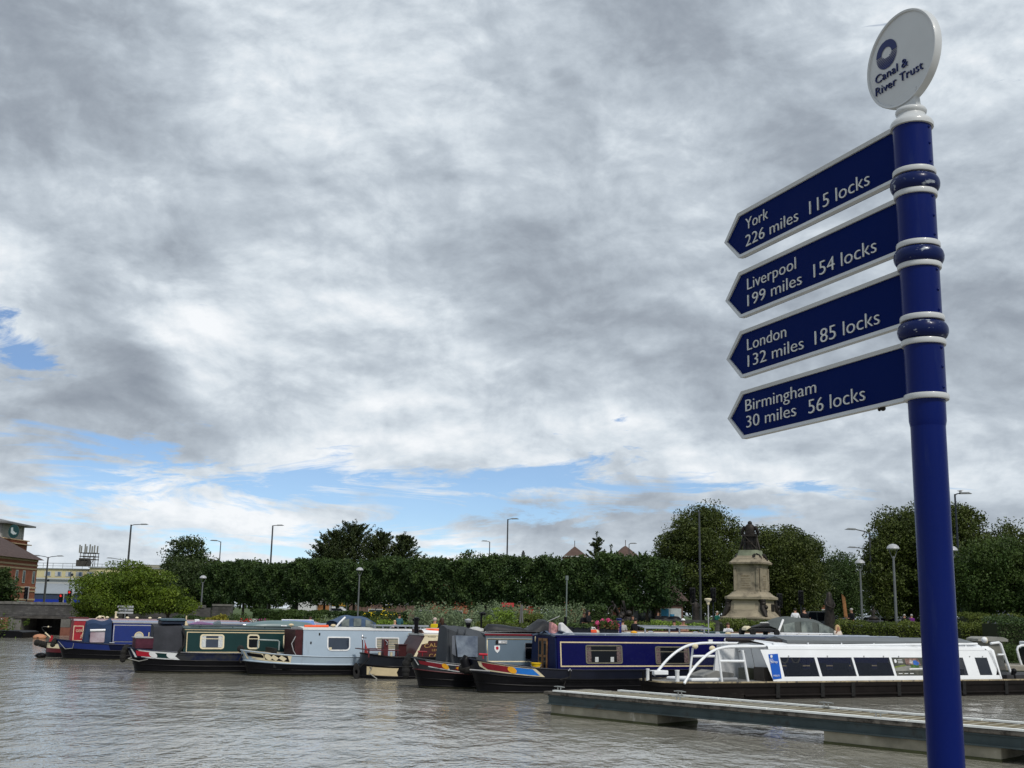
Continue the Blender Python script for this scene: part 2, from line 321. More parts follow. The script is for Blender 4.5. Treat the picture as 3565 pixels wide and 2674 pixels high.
# ------------------------------------------------------------------ fingerpost
BLUE=M('blue_enamel',(.0012,.008,.092),.3,0,.10,3,coat=.06,spec=.10,stain=((.012,.022,.10),(26,26,3.5),.56,.78)); BLUE2=M('blue_enamel_panel',(.0010,.0080,.074),.55,0,.04,3,spec=.03)
WHT=M('white_enamel',(.48,.50,.51),.4,0,.05,5,coat=.2,stain=((.22,.21,.18),(14,14,5),.66,.80)); LETW=M('lettering_white',(.56,.58,.57),.5,0,.03); LETB=M('lettering_blue',(.006,.016,.10),.4)
WORN=M('worn_blue_enamel',(.0015,.008,.062),.3,0,.05,3,coat=.1,spec=.15,stain=((.34,.38,.43),(26,26,60),.60,.66))
AZ=1.9582; ad=Vector((math.cos(AZ),math.sin(AZ),0)); an=Vector((ad.y,-ad.x,0)).normalized()
if an.dot(Vector((-1,0,0)))<0: an=-an
PX,PY=1.0998,2.95
FP=T('fingerpost','tall blue fingerpost with four white edged arms and a white roundel on top','signpost',(PX,PY,.9))
zb=H-.9        # eye height above the quay: post coordinates below are relative to the eye
def Z(z): return z+zb
m=MB(); m.lathe([(.0445,0),(.0445,Z(.53))],n=40); m.build('pole',BLUE,FP)
m=MB(); m.lathe([(.085,.002),(.085,.03),(.06,.05),(.05,.12),(.0446,.121)],n=32); m.build('base_flange',BLUE,FP)
m=MB()
m.lathe([(.0445,Z(.50)),(.0475,Z(.515)),(.0478,Z(.578))],n=40); m.lathe([(.0515,Z(.578)),(.0515,Z(.7258))],n=40); m.lathe([(.0515,Z(.789)),(.0515,Z(.939))],n=40); m.lathe([(.0515,Z(1.0035)),(.0515,Z(1.144))],n=40); m.lathe([(.0515,Z(1.2126)),(.0515,Z(1.36))],n=40); m.lathe([(.0478,Z(.578)),(.0478,Z(1.34))],n=40)
m.build('sleeve',BLUE,FP)
for z in (.578,.7258,.7886+.004,.939,.9929+.005,1.144,1.2026+.005):
    MB().lathe([(.051,Z(z-.0078)),(.0565,Z(z-.0072)),(.0578,Z(z-.0045)),(.0578,Z(z+.0045)),(.0565,Z(z+.0072)),(.051,Z(z+.0078))],n=48).build('collar_ring',WHT,FP)
for z in (.7585,.9655,1.1735):
    pr=[(.051,Z(z-.024))]+[(.051+.0150*math.cos(q),Z(z)+.0225*math.sin(q)) for q in [R(a) for a in range(-80,81,16)]]+[(.051,Z(z+.024))]
    MB().lathe(pr,n=48).build('torus_band',WORN,FP)
MB().lathe([(.052,Z(1.340)),(.0575,Z(1.341)),(.0585,Z(1.350)),(.0545,Z(1.359)),(.047,Z(1.366)),(.0395,Z(1.373)),(.0375,Z(1.380)),(.0415,Z(1.385)),(.0425,Z(1.391)),(.0395,Z(1.397)),(.030,Z(1.401)),(.022,Z(1.405)),(0.0,Z(1.406))],n=48).build('cap',WHT,FP)
# screws
m=MB(); sa=math.atan2(-PY,-PX)+R(58)
for zz in [(.60,.655,.707),(.81,.866,.922),(1.02,1.074,1.13),(1.23,1.283,1.33)]:
    for z in zz: m.ball((.0515*math.cos(sa),.0515*math.sin(sa),Z(z)),.0042,8)
m.build('screw',BLUE,FP)
def apt(u,z,off=0): p=ad*u+an*off; return Vector((p.x,p.y,Z(z)))
def plate(out,off0,off1):
    m=MB(); n=len(out); vs=[apt(u,z,off0) for u,z in out]+[apt(u,z,off1) for u,z in out]
    m.add(vs,[tuple(range(n)),tuple(range(2*n-1,n-1,-1))]+[(i,(i+1)%n,(i+1)%n+n,i+n) for i in range(n)]); return m
arms=[(1.3669,'York','226 miles','115 locks',(.8021,.130,1.2955),(.8046,.293,1.2362),(.4529,.281,1.2368)),
 (1.1551,'Liverpool','199 miles','154 locks',(.8004,.269,1.0823),(.8009,.297,1.0250),(.4428,.287,1.0284)),
 (.9469,'London','132 miles','185 locks',(.8086,.216,.8740),(.8074,.302,.8175),(.4486,.292,.8170)),
 (.7402,'Birmingham','30 miles','56 locks',(.8266,.375,.6694),(.8238,.270,.6140),(.4908,.259,.6100))]
hA=.1606; u0,u1,u2=.0535,.8422,.9269; e=.011
for zt,a1,a2,a3,t1,t2,t3 in arms:
    g=bpy.data.objects.new('finger_arm',None); COL.objects.link(g); g.parent=FP; g['label']='blue arm reading '+a1+' '+a2+' '+a3
    zm=zt-hA/2; zl=zt-hA
    out=[(u0,zt),(u1,zt),(u2,zm),(u1,zl),(u0,zl)]
    plate([(u0,zt-.003),(u1,zt-.003),(u2-.003,zm),(u1,zl+.003),(u0,zl+.003)],-.012,.0065).build('arm_board',BLUE2,g)
    inn=[(u0,zt-e),(u1-.004,zt-e),(u2-.0115,zm),(u1-.004,zl+e),(u0,zl+e)]
    m=MB(); n=5
    for k in range(4):
        q=[out[k],out[k+1],inn[k+1],inn[k]]
        vs=[apt(u,z,.0155) for u,z in (out[k],out[k+1])]+[apt(u,z,.0120) for u,z in (inn[k+1],inn[k])]+[apt(u,z,-.004) for u,z in q]
        m.add(vs,[(0,1,2,3),(0,4,5,1),(3,2,6,7),(4,7,6,5)]+([(0,3,7,4)] if k==0 else [])+([(1,5,6,2)] if k==3 else []))
    m.build('arm_frame',WHT,g)
    for s,(us,wd,zbz),sz in ((a1,t1,.058),(a2,t2,.058),(a3,t3,.063)):
        text(s,'lettering',LETW,g,apt(us,zbz,.0085),-ad,(0,0,1),sz*1.0,wd,.0016,bold=-.0007)
m=MB(); m.ball(apt(.17,.5775,0),.008,8); m.ball(apt(.185,.576,0),.005,6); m.build('cobweb_tuft',M('dirt',(.02,.018,.015),.9),FP)
# roundel
rc,rz_,rr_=.0205,1.5600,.1405
def disc(r,a0,a1,n=72,sq=1): return plate([(rc+r*math.cos(2*math.pi*i/n),rz_+r*math.sin(2*math.pi*i/n)) for i in range(n)],a0,a1)
rg=bpy.data.objects.new('roundel',None); COL.objects.link(rg); rg.parent=FP
disc(rr_-.006,-.010,.006).build('face',WHT,rg)
m=MB(); rows=[]
for i in range(97):
    q=2*math.pi*i/96; row=[]
    for dr,of in ((-.009,.006),(-.007,.0105),(-.002,.0118),(0,.009),(0,-.011),(-.003,-.0135),(-.010,-.010)): row.append(apt(rc+(rr_+dr)*math.cos(q),rz_+(rr_+dr)*math.sin(q),of))
    rows.append(row)
m.grid(rows); m.build('rim',WHT,rg)
m=plate([(-.030,1.400),(-.026,1.425),(-.034,1.455),(.078,1.445),(.052,1.425),(.038,1.400)],-.011,.008); m.build('neck',WHT,rg,bevel=.002)
lc=(.0775,1.6015); lr=.0435
def seg(r0,r1,zlo,zhi,offx):
    """half ring pieces of the emblem between heights zlo..zhi"""
    m=MB(); n=40
    def chord(r,z): return math.sqrt(max(0,r*r-z*z))
    st=[zlo+(zhi-zlo)*i/16 for i in range(17)]
    for sgn in (-1,1):
        vs=[];fs=[]
        for z in st:
            a=chord(r1,z); b=chord(r0,z) if abs(z)<r0 else 0
            vs+=[apt(lc[0]-sgn*a,lc[1]+z,offx),apt(lc[0]-sgn*b,lc[1]+z,offx)]
        for i in range(16): fs.append((2*i,2*i+1,2*i+3,2*i+2))
        m.add(vs,fs)
    return m
m=seg(.0215,lr,.001,lr*.9999,.0075)
for i in range(9):
    z1=-.0015-i*.0046; th=.0014+.0003*i
    if z1-th>-lr:
        q=seg(max(0,.0175-.0042*i),lr,z1-th-.0008,z1,.0075); m.add(q.v,q.f)
m.build('emblem',LETB,rg)
text('Canal &','lettering',LETB,rg,apt(.127,1.5285,.008),-ad,(0,0,1),.037,.133,.0025,bold=-.0005)
text('River Trust','lettering',LETB,rg,apt(.128,1.4915,.008),-ad,(0,0,1),.037,.192,.0025,bold=-.0005)

# ------------------------------------------------------------------ pontoon
P0=Vector((.99,28.35,0)); P1=Vector((8.91,20.28,0)); ang=math.atan2(P1.y-P0.y,P1.x-P0.x)
PT=T('pontoon','grey boarded mooring pontoon on concrete floats with white edge strips','pontoon',(P0.x,P0.y,0),ang)
steel=M('galvanised_steel',(.055,.075,.078),.5,.35,.25,2,stain=((.04,.035,.03),(2,2,2),.55,.7)); board=M('deck_board',(.15,.125,.075),.85,0,.25,5,bump=.5,bsc=25,isl=.22,stain=((.16,.16,.14),(.6,.6,.6),.5,.65)); strip=M('anti_slip_strip',(.36,.35,.29),.9,0,.2,9)
timber=M('weathered_timber',(.14,.125,.105),.9,0,.35,3,bump=.8,bsc=18,stain=((.035,.03,.025),(4,4,6),.48,.62)); edge=M('white_edge_paint',(.72,.74,.72),.6,0,.06,6,stain=((.25,.24,.2),(5,5,5),.62,.72)); conc=M('float_concrete',(.27,.25,.19),.92,0,.35,1.6,bump=.6,bsc=10,stain=((.40,.37,.31),(3.2,3.2,1.6),.60,.63)); algae=M('algae_concrete',(.06,.065,.03),.9,0,.3,2,bump=.5)
LP=26; WP=1.52
m=MB(); k=0; x=.12
while x<LP: m.box((x,.10,.515),(x+.137,WP-.10,.548)); x+=.145
m.build('deck',board,PT)
m=MB(); x=.26
while x<LP: m.box((x-.017,.12,.5485),(x+.017,WP-.12,.557)); x+=.29
m.build('grip_strip',strip,PT)
for y0,y1,xs in ((.0,.075,.25),(WP-.075,WP,1.0)):
    m=MB(); x=xs
    while x<LP: m.box((x,y0-.072 if y0==0 else y0,.558),(min(x+2.96,LP),y1 if y0==0 else y1+.065,.592)); x+=3
    m.build('edge_strip',edge,PT)
m=MB(); m.box((0,-.06,.47),(LP,.09,.55)); m.box((0,WP-.09,.47),(LP,WP+.06,.55)); m.tube([(.1,WP*.5,.50),(.0,.05,.50)],.03)
m.box((-.10,-.02,.465),(.02,WP,.545)); m.build('timber_rail',timber,PT,bevel=.012)
for y in (-.03,WP-.06):
    m=MB(); m.box((.05,y,.44),(LP,y+.09,.465)); m.box((.05,y+.035,.275),(LP,y+.055,.44)); m.box((.05,y-.02,.25),(LP,y+.09,.275)); m.build('steel_beam',steel,PT)
m=MB(); 
for i in range(13): m.box((.5+i*2,.1,.3),(.6+i*2,WP-.1,.42))
m.build('cross_member',steel,PT)
for x0,x1 in ((.12,3.35),(7.45,10.9),(15,18.4),(22,25.5)):
    MB().box((x0,.02,-.5),(x1,WP-.02,.249)).build('concrete_float',conc,PT,bevel=.015)
    MB().box((x0-.006,.012,-.52),(x1+.006,WP-.012,.055)).build('algae_skirt',algae,PT)
for x,y in ((.35,.06),(2.9,1.44),(3.9,.06),(6.7,1.44),(8.6,.06),(11.3,1.44),(13.6,.06),(17,1.44),(19,.06)):
    m=MB(); m.box((x-.09,y-.035,.584),(x+.09,y+.035,.592)); m.tube([(x-.045,y,.59),(x-.05,y,.655)],.014); m.tube([(x+.045,y,.59),(x+.05,y,.655)],.014); m.tube([(x-.17,y,.665),(x-.06,y,.672),(x+.06,y,.672),(x+.17,y,.665)],[.010,.016,.016,.010]); m.build('cleat',M('cleat_metal',(.33,.34,.33),.5,.6),PT)
# ------------------------------------------------------------------ boats
HD=math.atan(.46)
class Boat:
    def __init__(s,name,label,cat,x,y,a=HD,group=None):
        s.e=T(name,label,cat,(x,y,0),a,group); s.u=Vector((math.cos(a),math.sin(a),0)); s.n=Vector((-s.u.y,s.u.x,0)); s.o=Vector((x,y,0)); s.a=a
    def q(s,px,py,v=-.9):
        r=ray(px,py); t=((s.o+s.n*v-EYE).dot(s.n))/r.dot(s.n); p=EYE+r*t; return ((p-s.o).dot(s.u),p.z)
    def qu(s,px,py=2250,v=-.9): return s.q(px,py,v)[0]
    def w(s,u,v,z): return s.o+s.u*u+s.n*v+Vector((0,0,z))
def sstep(t): t=max(0,min(1,t)); return t*t*(3-2*t)
class Hull:
    """narrowboat hull: u along, half beam hb, bow length Lb, raked stem, sheer rising to the bow"""
    def __init__(s,L,hb=1.03,gun=.68,rise=.34,rake=.42,Lb=3.2,Ls=1.1,flip=False,mir=0):
        s.L,s.hb,s.gun,s.rise,s.rake,s.Lb,s.Ls=L,hb,gun,rise,rake,Lb,Ls; s.flip=flip
    def zg(s,t): return s.gun+s.rise*max(0,1-t)**2.2
    def pt(s,t,f,off=0,side=-1):
        """t: 0 bow tip, 1 end of bow, then metres/Lb; f: 0 bottom .. 1 gunwale (fraction above the water line, may be negative)"""
        z=f*s.zg(t); u=-s.rake*max(0,f)**1.3+t*s.Lb*(1+ (s.rake*max(0,f)**1.3)/s.Lb*min(1,t)) if t<=1 else t*s.Lb
        tb=min(1,t); w=math.sin(math.acos(max(0,1-tb)))**.95 if tb>0 else 0
        w=w*(.90+.10*min(1,max(0,f))) 
        if t*s.Lb>s.L-s.Ls: q=min(1,(t*s.Lb-(s.L-s.Ls))/s.Ls); w*=math.sqrt(max(0,1-q*q*.97))
        v=s.hb*w+off
        return (u-off*(.6 if t<.15 else 0),side*v,z)
    def ts(s,n=16):
        a=[(i/n)**1.6 for i in range(n+1)]; e=(s.L-s.Ls)/s.Lb; b=[1+(e-1)*i/8 for i in range(1,9)]; c=[e+(s.L/s.Lb-e)*math.sin(math.pi/2*i/8) for i in range(1,9)]
        return a+b+c
    def band(s,f0,f1,off=0,t0=0,t1=99,nf=2,sides=(-1,1),ends=False):
        m=MB(); tt=[t for t in s.ts() if t0<=t<=t1]
        if t0>tt[0]: tt=[t0]+tt
        if t1<tt[-1]+5 and t1<98: tt=tt+[t1]
        for sd in sides: m.grid([[s.pt(t,f0+(f1-f0)*j/nf,off,sd) for j in range(nf+1)] for t in tt])
        return m
    def strake(s,f,r=.018,t0=0,t1=99,sides=(-1,1)):
        m=MB(); tt=[t for t in s.ts() if t0<=t<=t1]
        for sd in sides: m.tube([s.pt(t,f,.006,sd) for t in tt],r,6)
        return m
    def deck(s,t0,t1,z=None,inset=.0,drop=.0):
        m=MB(); tt=[t0]+[t for t in s.ts() if t0<t<t1]+[t1]
        rows=[]
        for t in tt:
            a=s.pt(t,1,-inset,-1); b=s.pt(t,1,-inset,1); zz=(s.zg(t)-drop) if z is None else z
            rows.append([(a[0],a[1],zz),(a[0],0,zz+(.03 if z is None else 0)),(b[0],b[1],zz)])
        m.grid(rows); return m
    def patch(s,poly,off,sub=6,side=-1):
        """flat-painted patch: poly in (t,f); fan from its centroid with subdivided edges"""
        pts=[]
        for i in range(len(poly)):
            a,b=poly[i],poly[(i+1)%len(poly)]
            for k in range(sub): pts.append((a[0]+(b[0]-a[0])*k/sub,a[1]+(b[1]-a[1])*k/sub))
        c=(sum(p[0] for p in pts)/len(pts),sum(p[1] for p in pts)/len(pts)); n=len(pts)
        m=MB(); rings=[[ (c[0]+(p[0]-c[0])*k,c[1]+(p[1]-c[1])*k) for p in pts] for k in (.34,.67,1)]
        vs=[s.pt(*c,off,side)]+[s.pt(a,b,off,side) for rg in rings for a,b in rg]; fs=[(0,1+i,1+(i+1)%n) for i in range(n)]
        for k in range(2):
            for i in range(n): fs.append((1+k*n+i,1+k*n+(i+1)%n,1+(k+1)*n+(i+1)%n,1+(k+1)*n+i))
        return m.add(vs,fs,True)
def cw(h,u,full=.9):
    t=max(.02,u/h.Lb); return min(1,(abs(h.pt(t,1)[1])-.05)/full)
def wallpt(W,u,z,off=0,side=-1):
    """cabin side with tumblehome: W=(v at base, v at top, zbase, ztop)"""
    f=(z-W[2])/(W[3]-W[2]); return (u,side*(W[0]+(W[1]-W[0])*f+off),z)
def cabin(b,W,u0,u1,mat,rmat,camber=.07,over=.03,rail=None,slant0=0,slant1=0,name='cabin',edge=None):
    v0,v1,z0,z1=W; m=MB()
    def ring(ub,ut): return [(ub,-v0,z0),(ut,-v1,z1),(ut,v1,z1),(ub,v0,z0)]
    A=ring(u0,u0+slant0); Bq=ring(u1,u1-slant1)
    m.quad(A[0],A[1],Bq[1],Bq[0]); m.quad(A[3],Bq[3],Bq[2],A[2])
    topA=[(u0+slant0,-v1,z1),(u0+slant0,-v1*.5,z1+camber*.75),(u0+slant0,0,z1+camber),(u0+slant0,v1*.5,z1+camber*.75),(u0+slant0,v1,z1)]
    topB=[(u1-slant1,)+p[1:] for p in topA]
    m.add([A[0]]+topA+[A[3]],[tuple(range(7))]); m.add([Bq[0]]+topB+[Bq[3]],[tuple(range(6,-1,-1))])
    m.build(name,mat,b.e)
    m=MB(); a0,a1=u0+slant0-over,u1-slant1+over; vo=v1+.012
    pr=[(-vo,z1-.01),(-vo,z1+.028),(-v1*.9,z1+.045),(-v1*.5,z1+camber*.75+.02),(0,z1+camber+.02),(v1*.5,z1+camber*.75+.02),(v1*.9,z1+.045),(vo,z1+.028),(vo,z1-.01)]
    m.prism(pr,a0,a1,ax=0); m.build('roof',rmat,b.e)
    if edge:
        for sd in (-1,1):
            m=MB().box((a0-.01,min(sd*(vo-.01),sd*(vo+.012)),z1-.016),(a1+.01,max(sd*(vo-.01),sd*(vo+.012)),z1+.036)); m.build('roof_edge',edge,b.e)
    if rail:
        for sd in (-1,1):
            m=MB(); y=sd*(v1-.09); m.tube([(a0+.3,y,z1+.075),(a0+.4,y,z1+.095),(a1-.4,y,z1+.095),(a1-.3,y,z1+.075)],.018)
            u=a0+.6
            while u<a1-.4: m.cbox((u,y,z1+.065),(.03,.02,.05)); u+=1.2
            m.build('handrail',rail,b.e)
def rrect(u0,u1,z0,z1,r,n=4,rb=None):
    rb=r if rb is None else rb; out=[]
    for cx,cz,a,rr in ((u1-r,z1-r,0,r),(u0+r,z1-r,90,r),(u0+rb,z0+rb,180,rb),(u1-rb,z0+rb,270,rb)):
        for i in range(n+1): q=R(a+90*i/n); out.append((cx+rr*math.cos(q),cz+rr*math.sin(q)))
    return out
GLASS=M('dark_window_glass',(.003,.004,.006),.06,0,.1,3,spec=.22); GLASSB=M('tinted_blue_glass',(.02,.03,.05),.08,0,.1,3,spec=.9); CURT=M('white_curtain',(.5,.52,.52),.9,0,.2,20,bump=.4)
CURP=M('patterned_curtain',(.025,.012,.018),.9,0,.3,30,col2=(.20,.15,.14))
def window(b,W,u0,u1,z0,z1,fm,r=.07,fw=.035,gm=None,hop=True,curt=None,cw=.22,side=-1,rb=None):
    f=MB(); o=rrect(u0,u1,z0,z1,r,rb=rb); i=rrect(u0+fw,u1-fw,z0+fw,z1-fw,max(.015,r-fw*.7),rb=max(.015,(rb or r)-fw*.7)); n=len(o)
    f.grid([[wallpt(W,*p,.002,side) for p in o],[wallpt(W,*p,.018,side) for p in o],[wallpt(W,*p,.018,side) for p in i],[wallpt(W,*p,.003,side) for p in i]],smooth=False,closed=True)
    h=z1-z0
    if hop:
        zz=z1-h*.30; vs=[wallpt(W,u,z,.014,side) for u,z in ((u0+fw,zz-.013),(u1-fw,zz-.013),(u1-fw,zz+.013),(u0+fw,zz+.013))]; f.add(vs,[(0,1,2,3)])
    fo=f.build('window',fm,b.e)
    g=MB().add([wallpt(W,*p,.005,side) for p in i],[tuple(range(n))]).build('pane',gm or GLASS,fo)
    if curt:
        for a,c in ((u0+fw,u0+fw+cw),(u1-fw-cw,u1-fw)):
            m=MB(); rows=[]
            for k in range(9):
                uu=a+(c-a)*k/8; rows.append([wallpt(W,uu,z,.0075+.002*math.sin(k*2.4),side) for z in (z0+fw+.01,z1-fw-.01)])
            m.grid(rows).build('curtain',curt,fo)
    return fo
def lines(b,W,u0,u1,z0,z1,mat,w=.022,side=-1,left=True,right=True,name='coach_line'):
    m=MB()
    def bar(a,c,d,e_): m.add([wallpt(W,*p,.004,side) for p in ((a,d),(c,d),(c,e_),(a,e_))],[(0,1,2,3)])
    bar(u0,u1,z1-w,z1); bar(u0,u1,z0,z0+w)
    if left: bar(u0,u0+w,z0+w,z1-w)
    if right: bar(u1-w,u1,z0+w,z1-w)
    return m.build(name,mat,b.e)
def porthole(b,W,u,z,r,fm,gm=None):
    f=MB(); n=24; o=[(u+r*math.cos(2*math.pi*i/n),z+r*math.sin(2*math.pi*i/n)) for i in range(n)]; i_=[(u+(r-.045)*math.cos(2*math.pi*i/n),z+(r-.045)*math.sin(2*math.pi*i/n)) for i in range(n)]
    f.grid([[wallpt(W,*p,.002) for p in o],[wallpt(W,*p,.025) for p in o],[wallpt(W,*p,.025) for p in i_],[wallpt(W,*p,.003) for p in i_]],closed=True)
    fo=f.build('porthole',fm,b.e); MB().add([wallpt(W,*p,.006) for p in i_],[tuple(range(n))]).build('pane',gm or GLASS,fo)
def roofz(W,v,camber=.07): a=abs(v)/W[1]; return W[3]+.045+(camber-.02)*max(0,1-a)
def mushroom(b,u,v,z,mat,r=.085,name='roof_vent'): MB().lathe([(r*.4,0),(r*.4,.05),(r*1.1,.055),(r*1.15,.075),(r*.8,.11),(r*.3,.125),(0,.126)],(u,v,z-.01),14).build(name,mat,b.e)
def fender(b,pts,r,mat):
    m=MB()
    for i in range(len(pts)-1):
        p,q=Vector(pts[i]),Vector(pts[i+1])
        for k in range(3): m.ball(p+(q-p)*k/3,r*(.92+.10*math.sin(i*3+k*2)),10,(1,1,.95))
    m.ball(pts[-1],r*.85,10); m.build('bow_fender',mat,b.e)
BLK=M('black_hull_paint',(.0045,.0045,.006),.42,0,.3,2,bump=.15,bsc=8,spec=.12,stain=((.022,.02,.018),(1.2,4,5),.62,.78)); RUB=M('black_rubber',(.012,.012,.012),.85,0,.4,12,bump=.8,bsc=40); ROPE=M('fender_rope',(.02,.019,.018),.95,0,.5,30,bump=1,bsc=90)
DKG=M('dark_deck_paint',(.035,.035,.038),.8,0,.25,3); CRM=M('cream_paint',(.58,.48,.30),.45,0,.08,4); CRM2=M('pale_cream_paint',(.66,.58,.40),.45,0,.08,4); WHB=M('white_boat_paint',(.72,.73,.74),.4,0,.06,3,stain=((.35,.33,.29),(2,2,2),.62,.75)); RED=M('red_boat_paint',(.33,.012,.02),.4,0,.1,3)
YEL=M('yellow_paint',(.75,.36,.02),.45,0,.06,4); MAR=M('maroon_paint',(.09,.012,.018),.4,0,.12,4); CHR=M('chrome',(.6,.6,.62),.2,.9,.05,4); GREYT=M('grey_trim_paint',(.33,.33,.34),.5,0,.1,4)
GROUND_B='narrowboats moored in a row'
def hull_build(b,h,low,band,f=.62,lines_=(.30,),t_open=(.62,2.0)):
    h.band(-.5,f,0,nf=4).build('hull',low,b.e)
    h.band(f,1,0,nf=2).build('upper_strake',band,b.e)
    for q in lines_: h.strake(q).build('rubbing_strake',low,b.e)
    h.strake(f,.016).build('rubbing_strake',low,b.e)
    h.band(-.05,.07,.004).build('waterline_weed',M('waterline_weed',(.030,.030,.018),.9,0,.5,5,bump=.5),b.e)
    h.strake(1.0,.022).build('gunwale',band,b.e)
# ---- far left blue narrowboat with a blue canopy
bl=M('royal_blue_boat',(.008,.022,.14),.35,0,.08,3); navy=M('navy_boat_paint',(.003,.006,.030),.4,0,.1,3,spec=.15); bcan=M('blue_canvas',(.016,.035,.085),.8,0,.15,3,bump=.5,bsc=5)
b=Boat('narrowboat','blue narrowboat with blue bow canopy and cream porthole, leftmost of the row','boat',-19.6,51.5,HD,GROUND_B); h=Hull(12.5,gun=.66,rise=.20,rake=.34)
hull_build(b,h,BLK,navy,.60); W=(.90,.80,.66,1.62)
h.deck(0,1,drop=.02).build('foredeck',bl,b.e); h.deck(1,12.5/3.2-.01,z=.6).build('deck',DKG,b.e)
h.band(.62,.97,.004,0,.62,2,(-1,)).build('bow_panel',bl,b.e)
u0=b.qu(392,2215); cabin(b,W,u0,12,bl,M('pale_blue_roof',(.22,.26,.36),.5,0,.1,3),edge=GREYT)
lines(b,W,u0+.02,11.8,.78,1.53,GREYT,.035); u,z=b.q(484,2215); porthole(b,W,u,z,.2,CRM,M('pale_curtain_glass',(.42,.42,.40),.15,0,.1,4))
u,z=b.q(516,2217); text('10','lettering',CRM,b.e,(u,-.9,z-.02),(1,0,0),(0,0,1),.32,.34,.002)
a=b.qu(292,2215); c=b.qu(388,2200); m=MB(); 
pr=[(-.86,.62),(-.80,1.50),(-.5,1.60),(0,1.66),(.5,1.60),(.80,1.50),(.86,.62)]
rows=[]
for t in range(9):
    f=t/8; uu=a+(c-a)*f; lift=.06*math.sin(f*math.pi*2.2)+.10*f
    rows.append([(uu+(0.03 if z<1 else .12*(1-f)),y*cw(h,uu),z+(lift if z>1 else 0)) for y,z in pr])
m.grid(rows); m.add(rows[0],[tuple(range(7))]); m.add(rows[-1],[tuple(range(6,-1,-1))]); m.build('canopy',bcan,b.e)
W2=(.875,.81,.62,1.50); q0=b.q(312,2238); q1=b.q(366,2200)
clear=M('clear_canopy_vinyl',(.16,.06,.08),.25,0,.5,1.2,col2=(.45,.40,.44),spec=.7)
MB().add([wallpt(W2,*p,.02) for p in rrect(q0[0],q1[0],q0[1]+.02,q1[1],.04)],[tuple(range(20))]).build('canopy_window',clear,b.e)
m=MB(); q=b.q(314,2195); q2=b.q(367,2194); m.tube([(q[0],-.86,q[1]),(q2[0],-.86,q2[1])],.055,10); m.build('rolled_blind',WHB,b.e)
fender(b,[(-.38,0,.80),(-.46,-.02,.62)],.13,ROPE)
m=MB(); m.tube([b.w(0,0,0)-b.o,b.w(0,0,0)-b.o+Vector((0.01,0,0))],.001); 
MB().tube([h.pt(.02,.92,.02),h.pt(.07,.55,.04),h.pt(.16,.62,.03),h.pt(.2,.9,.02)],.014).build('mooring_rope',M('pale_rope',(.28,.28,.26),.9),b.e)
m=MB(); m.tube([(u0-.1,-.87,.74),(u0+.1,-.93,.74)],.03); m.build('fairlead',CHR,b.e)
MB().tube([(u0+2.1,-.93,.68),(u0+1.75,-.93,1.2),(u0+1.95,-.93,1.36),(u0+3.1,-.93,1.39)],.018).build('hose',M('blue_hose',(.01,.02,.09),.5),b.e)
# ---- red narrowboat behind it (stern towards the left)
b=Boat('narrowboat','red narrowboat with cream counter stern and swan neck tiller, behind the leftmost blue boat','boat',-21.25,53.7,HD,GROUND_B); W=(.90,.80,.66,1.66)
h=Hull(13,gun=.62,rise=.04,rake=-.02,Lb=1.3,Ls=1); h.band(-.5,.33,0,nf=3).build('hull',BLK,b.e); h.band(.33,.62,.01,nf=1).build('counter_band',MAR,b.e); h.band(.62,1,.0,nf=1).build('counter_panel',CRM2,b.e); h.strake(1,.03).build('gunwale',BLK,b.e); h.deck(0,9.9,drop=0).build('deck',M('red_deck',(.16,.02,.02),.7),b.e)
u0=b.qu(250,2220); us=b.qu(300,2180)
cabin(b,W,u0,12.6,M('red_cabin_paint',(.30,.015,.025),.4,0,.12,3),M('rose_roof_paint',(.30,.20,.22),.6,0,.15,3),edge=M('pinkish_white_trim',(.50,.44,.47),.5),slant0=.06)
lines(b,W,u0+.04,us-.1,.74,1.42,CRM2,.03); q=b.q(257,2228)
text('GERALD','lettering',CRM2,b.e,(q[0]+.05,-.9,1.14),(1,0,.0),(0,0,1),.16,.58,.002); text('J  &','lettering',CRM2,b.e,(q[0]+.25,-.92,.90),(1,0,0),(0,0,1),.18,.4,.002)
m=MB(); m.box((u0-.15,-.42,1.74),(u0+.7,.42,1.80)); m.build('slide_hatch',M('dark_red_hatch',(.10,.02,.02),.5),b.e)
for i in range(7):
    q=b.q(*[(343,2172),(370,2171),(402,2170),(440,2173),(473,2174),(518,2175),(552,2177)][i],0); mushroom(b,q[0],-.2,roofz(W,.2),CRM2,.075)
q=b.q(401,2165,-.2); MB().lathe([(.04,0),(.04,.28),(.055,.29),(.05,.34),(0,.35)],(q[0],-.2,roofz(W,.2)),12).build('chimney',CRM2,b.e)
q=b.q(340,2172,-.1); m=MB(); m.tube([(q[0]-.1,-.1,1.74),(q[0]+.05,-.1,1.86),(q[0]+.25,-.1,1.84),(q[0]+.3,-.1,1.74)],.03); m.build('roof_handle',CRM2,b.e)
P=[b.q(x,y,0) for x,y in ((185,2258),(188,2240),(178,2222),(157,2202),(147,2190),(146,2184),(152,2182),(180,2183))]; P=[(u,0,z) for u,z in P]
MB().tube(P[:3],.035).build('rudder_post',RED,b.e); MB().tube(P[2:4],.033).build('tiller_arm',CRM2,b.e); MB().tube(P[3:],.016).build('tiller_extension',M('dark_metal',(.03,.03,.03),.4,.6),b.e)
MB().ball((P[6][0]+.2,0,P[6][2]),.04).build('tiller_pin',CRM2,b.e); m=MB(); m.cbox((b.qu(182,2250,0),0,.72),(.3,.25,.16)); m.tube([(b.qu(182,2250,0)-.1,0,.66),(b.qu(182,2250,0)-.05,0,.95)],.06); m.build('tiller_bracket',M('bright_red',(.35,.02,.03),.5,0,.3,20),b.e)
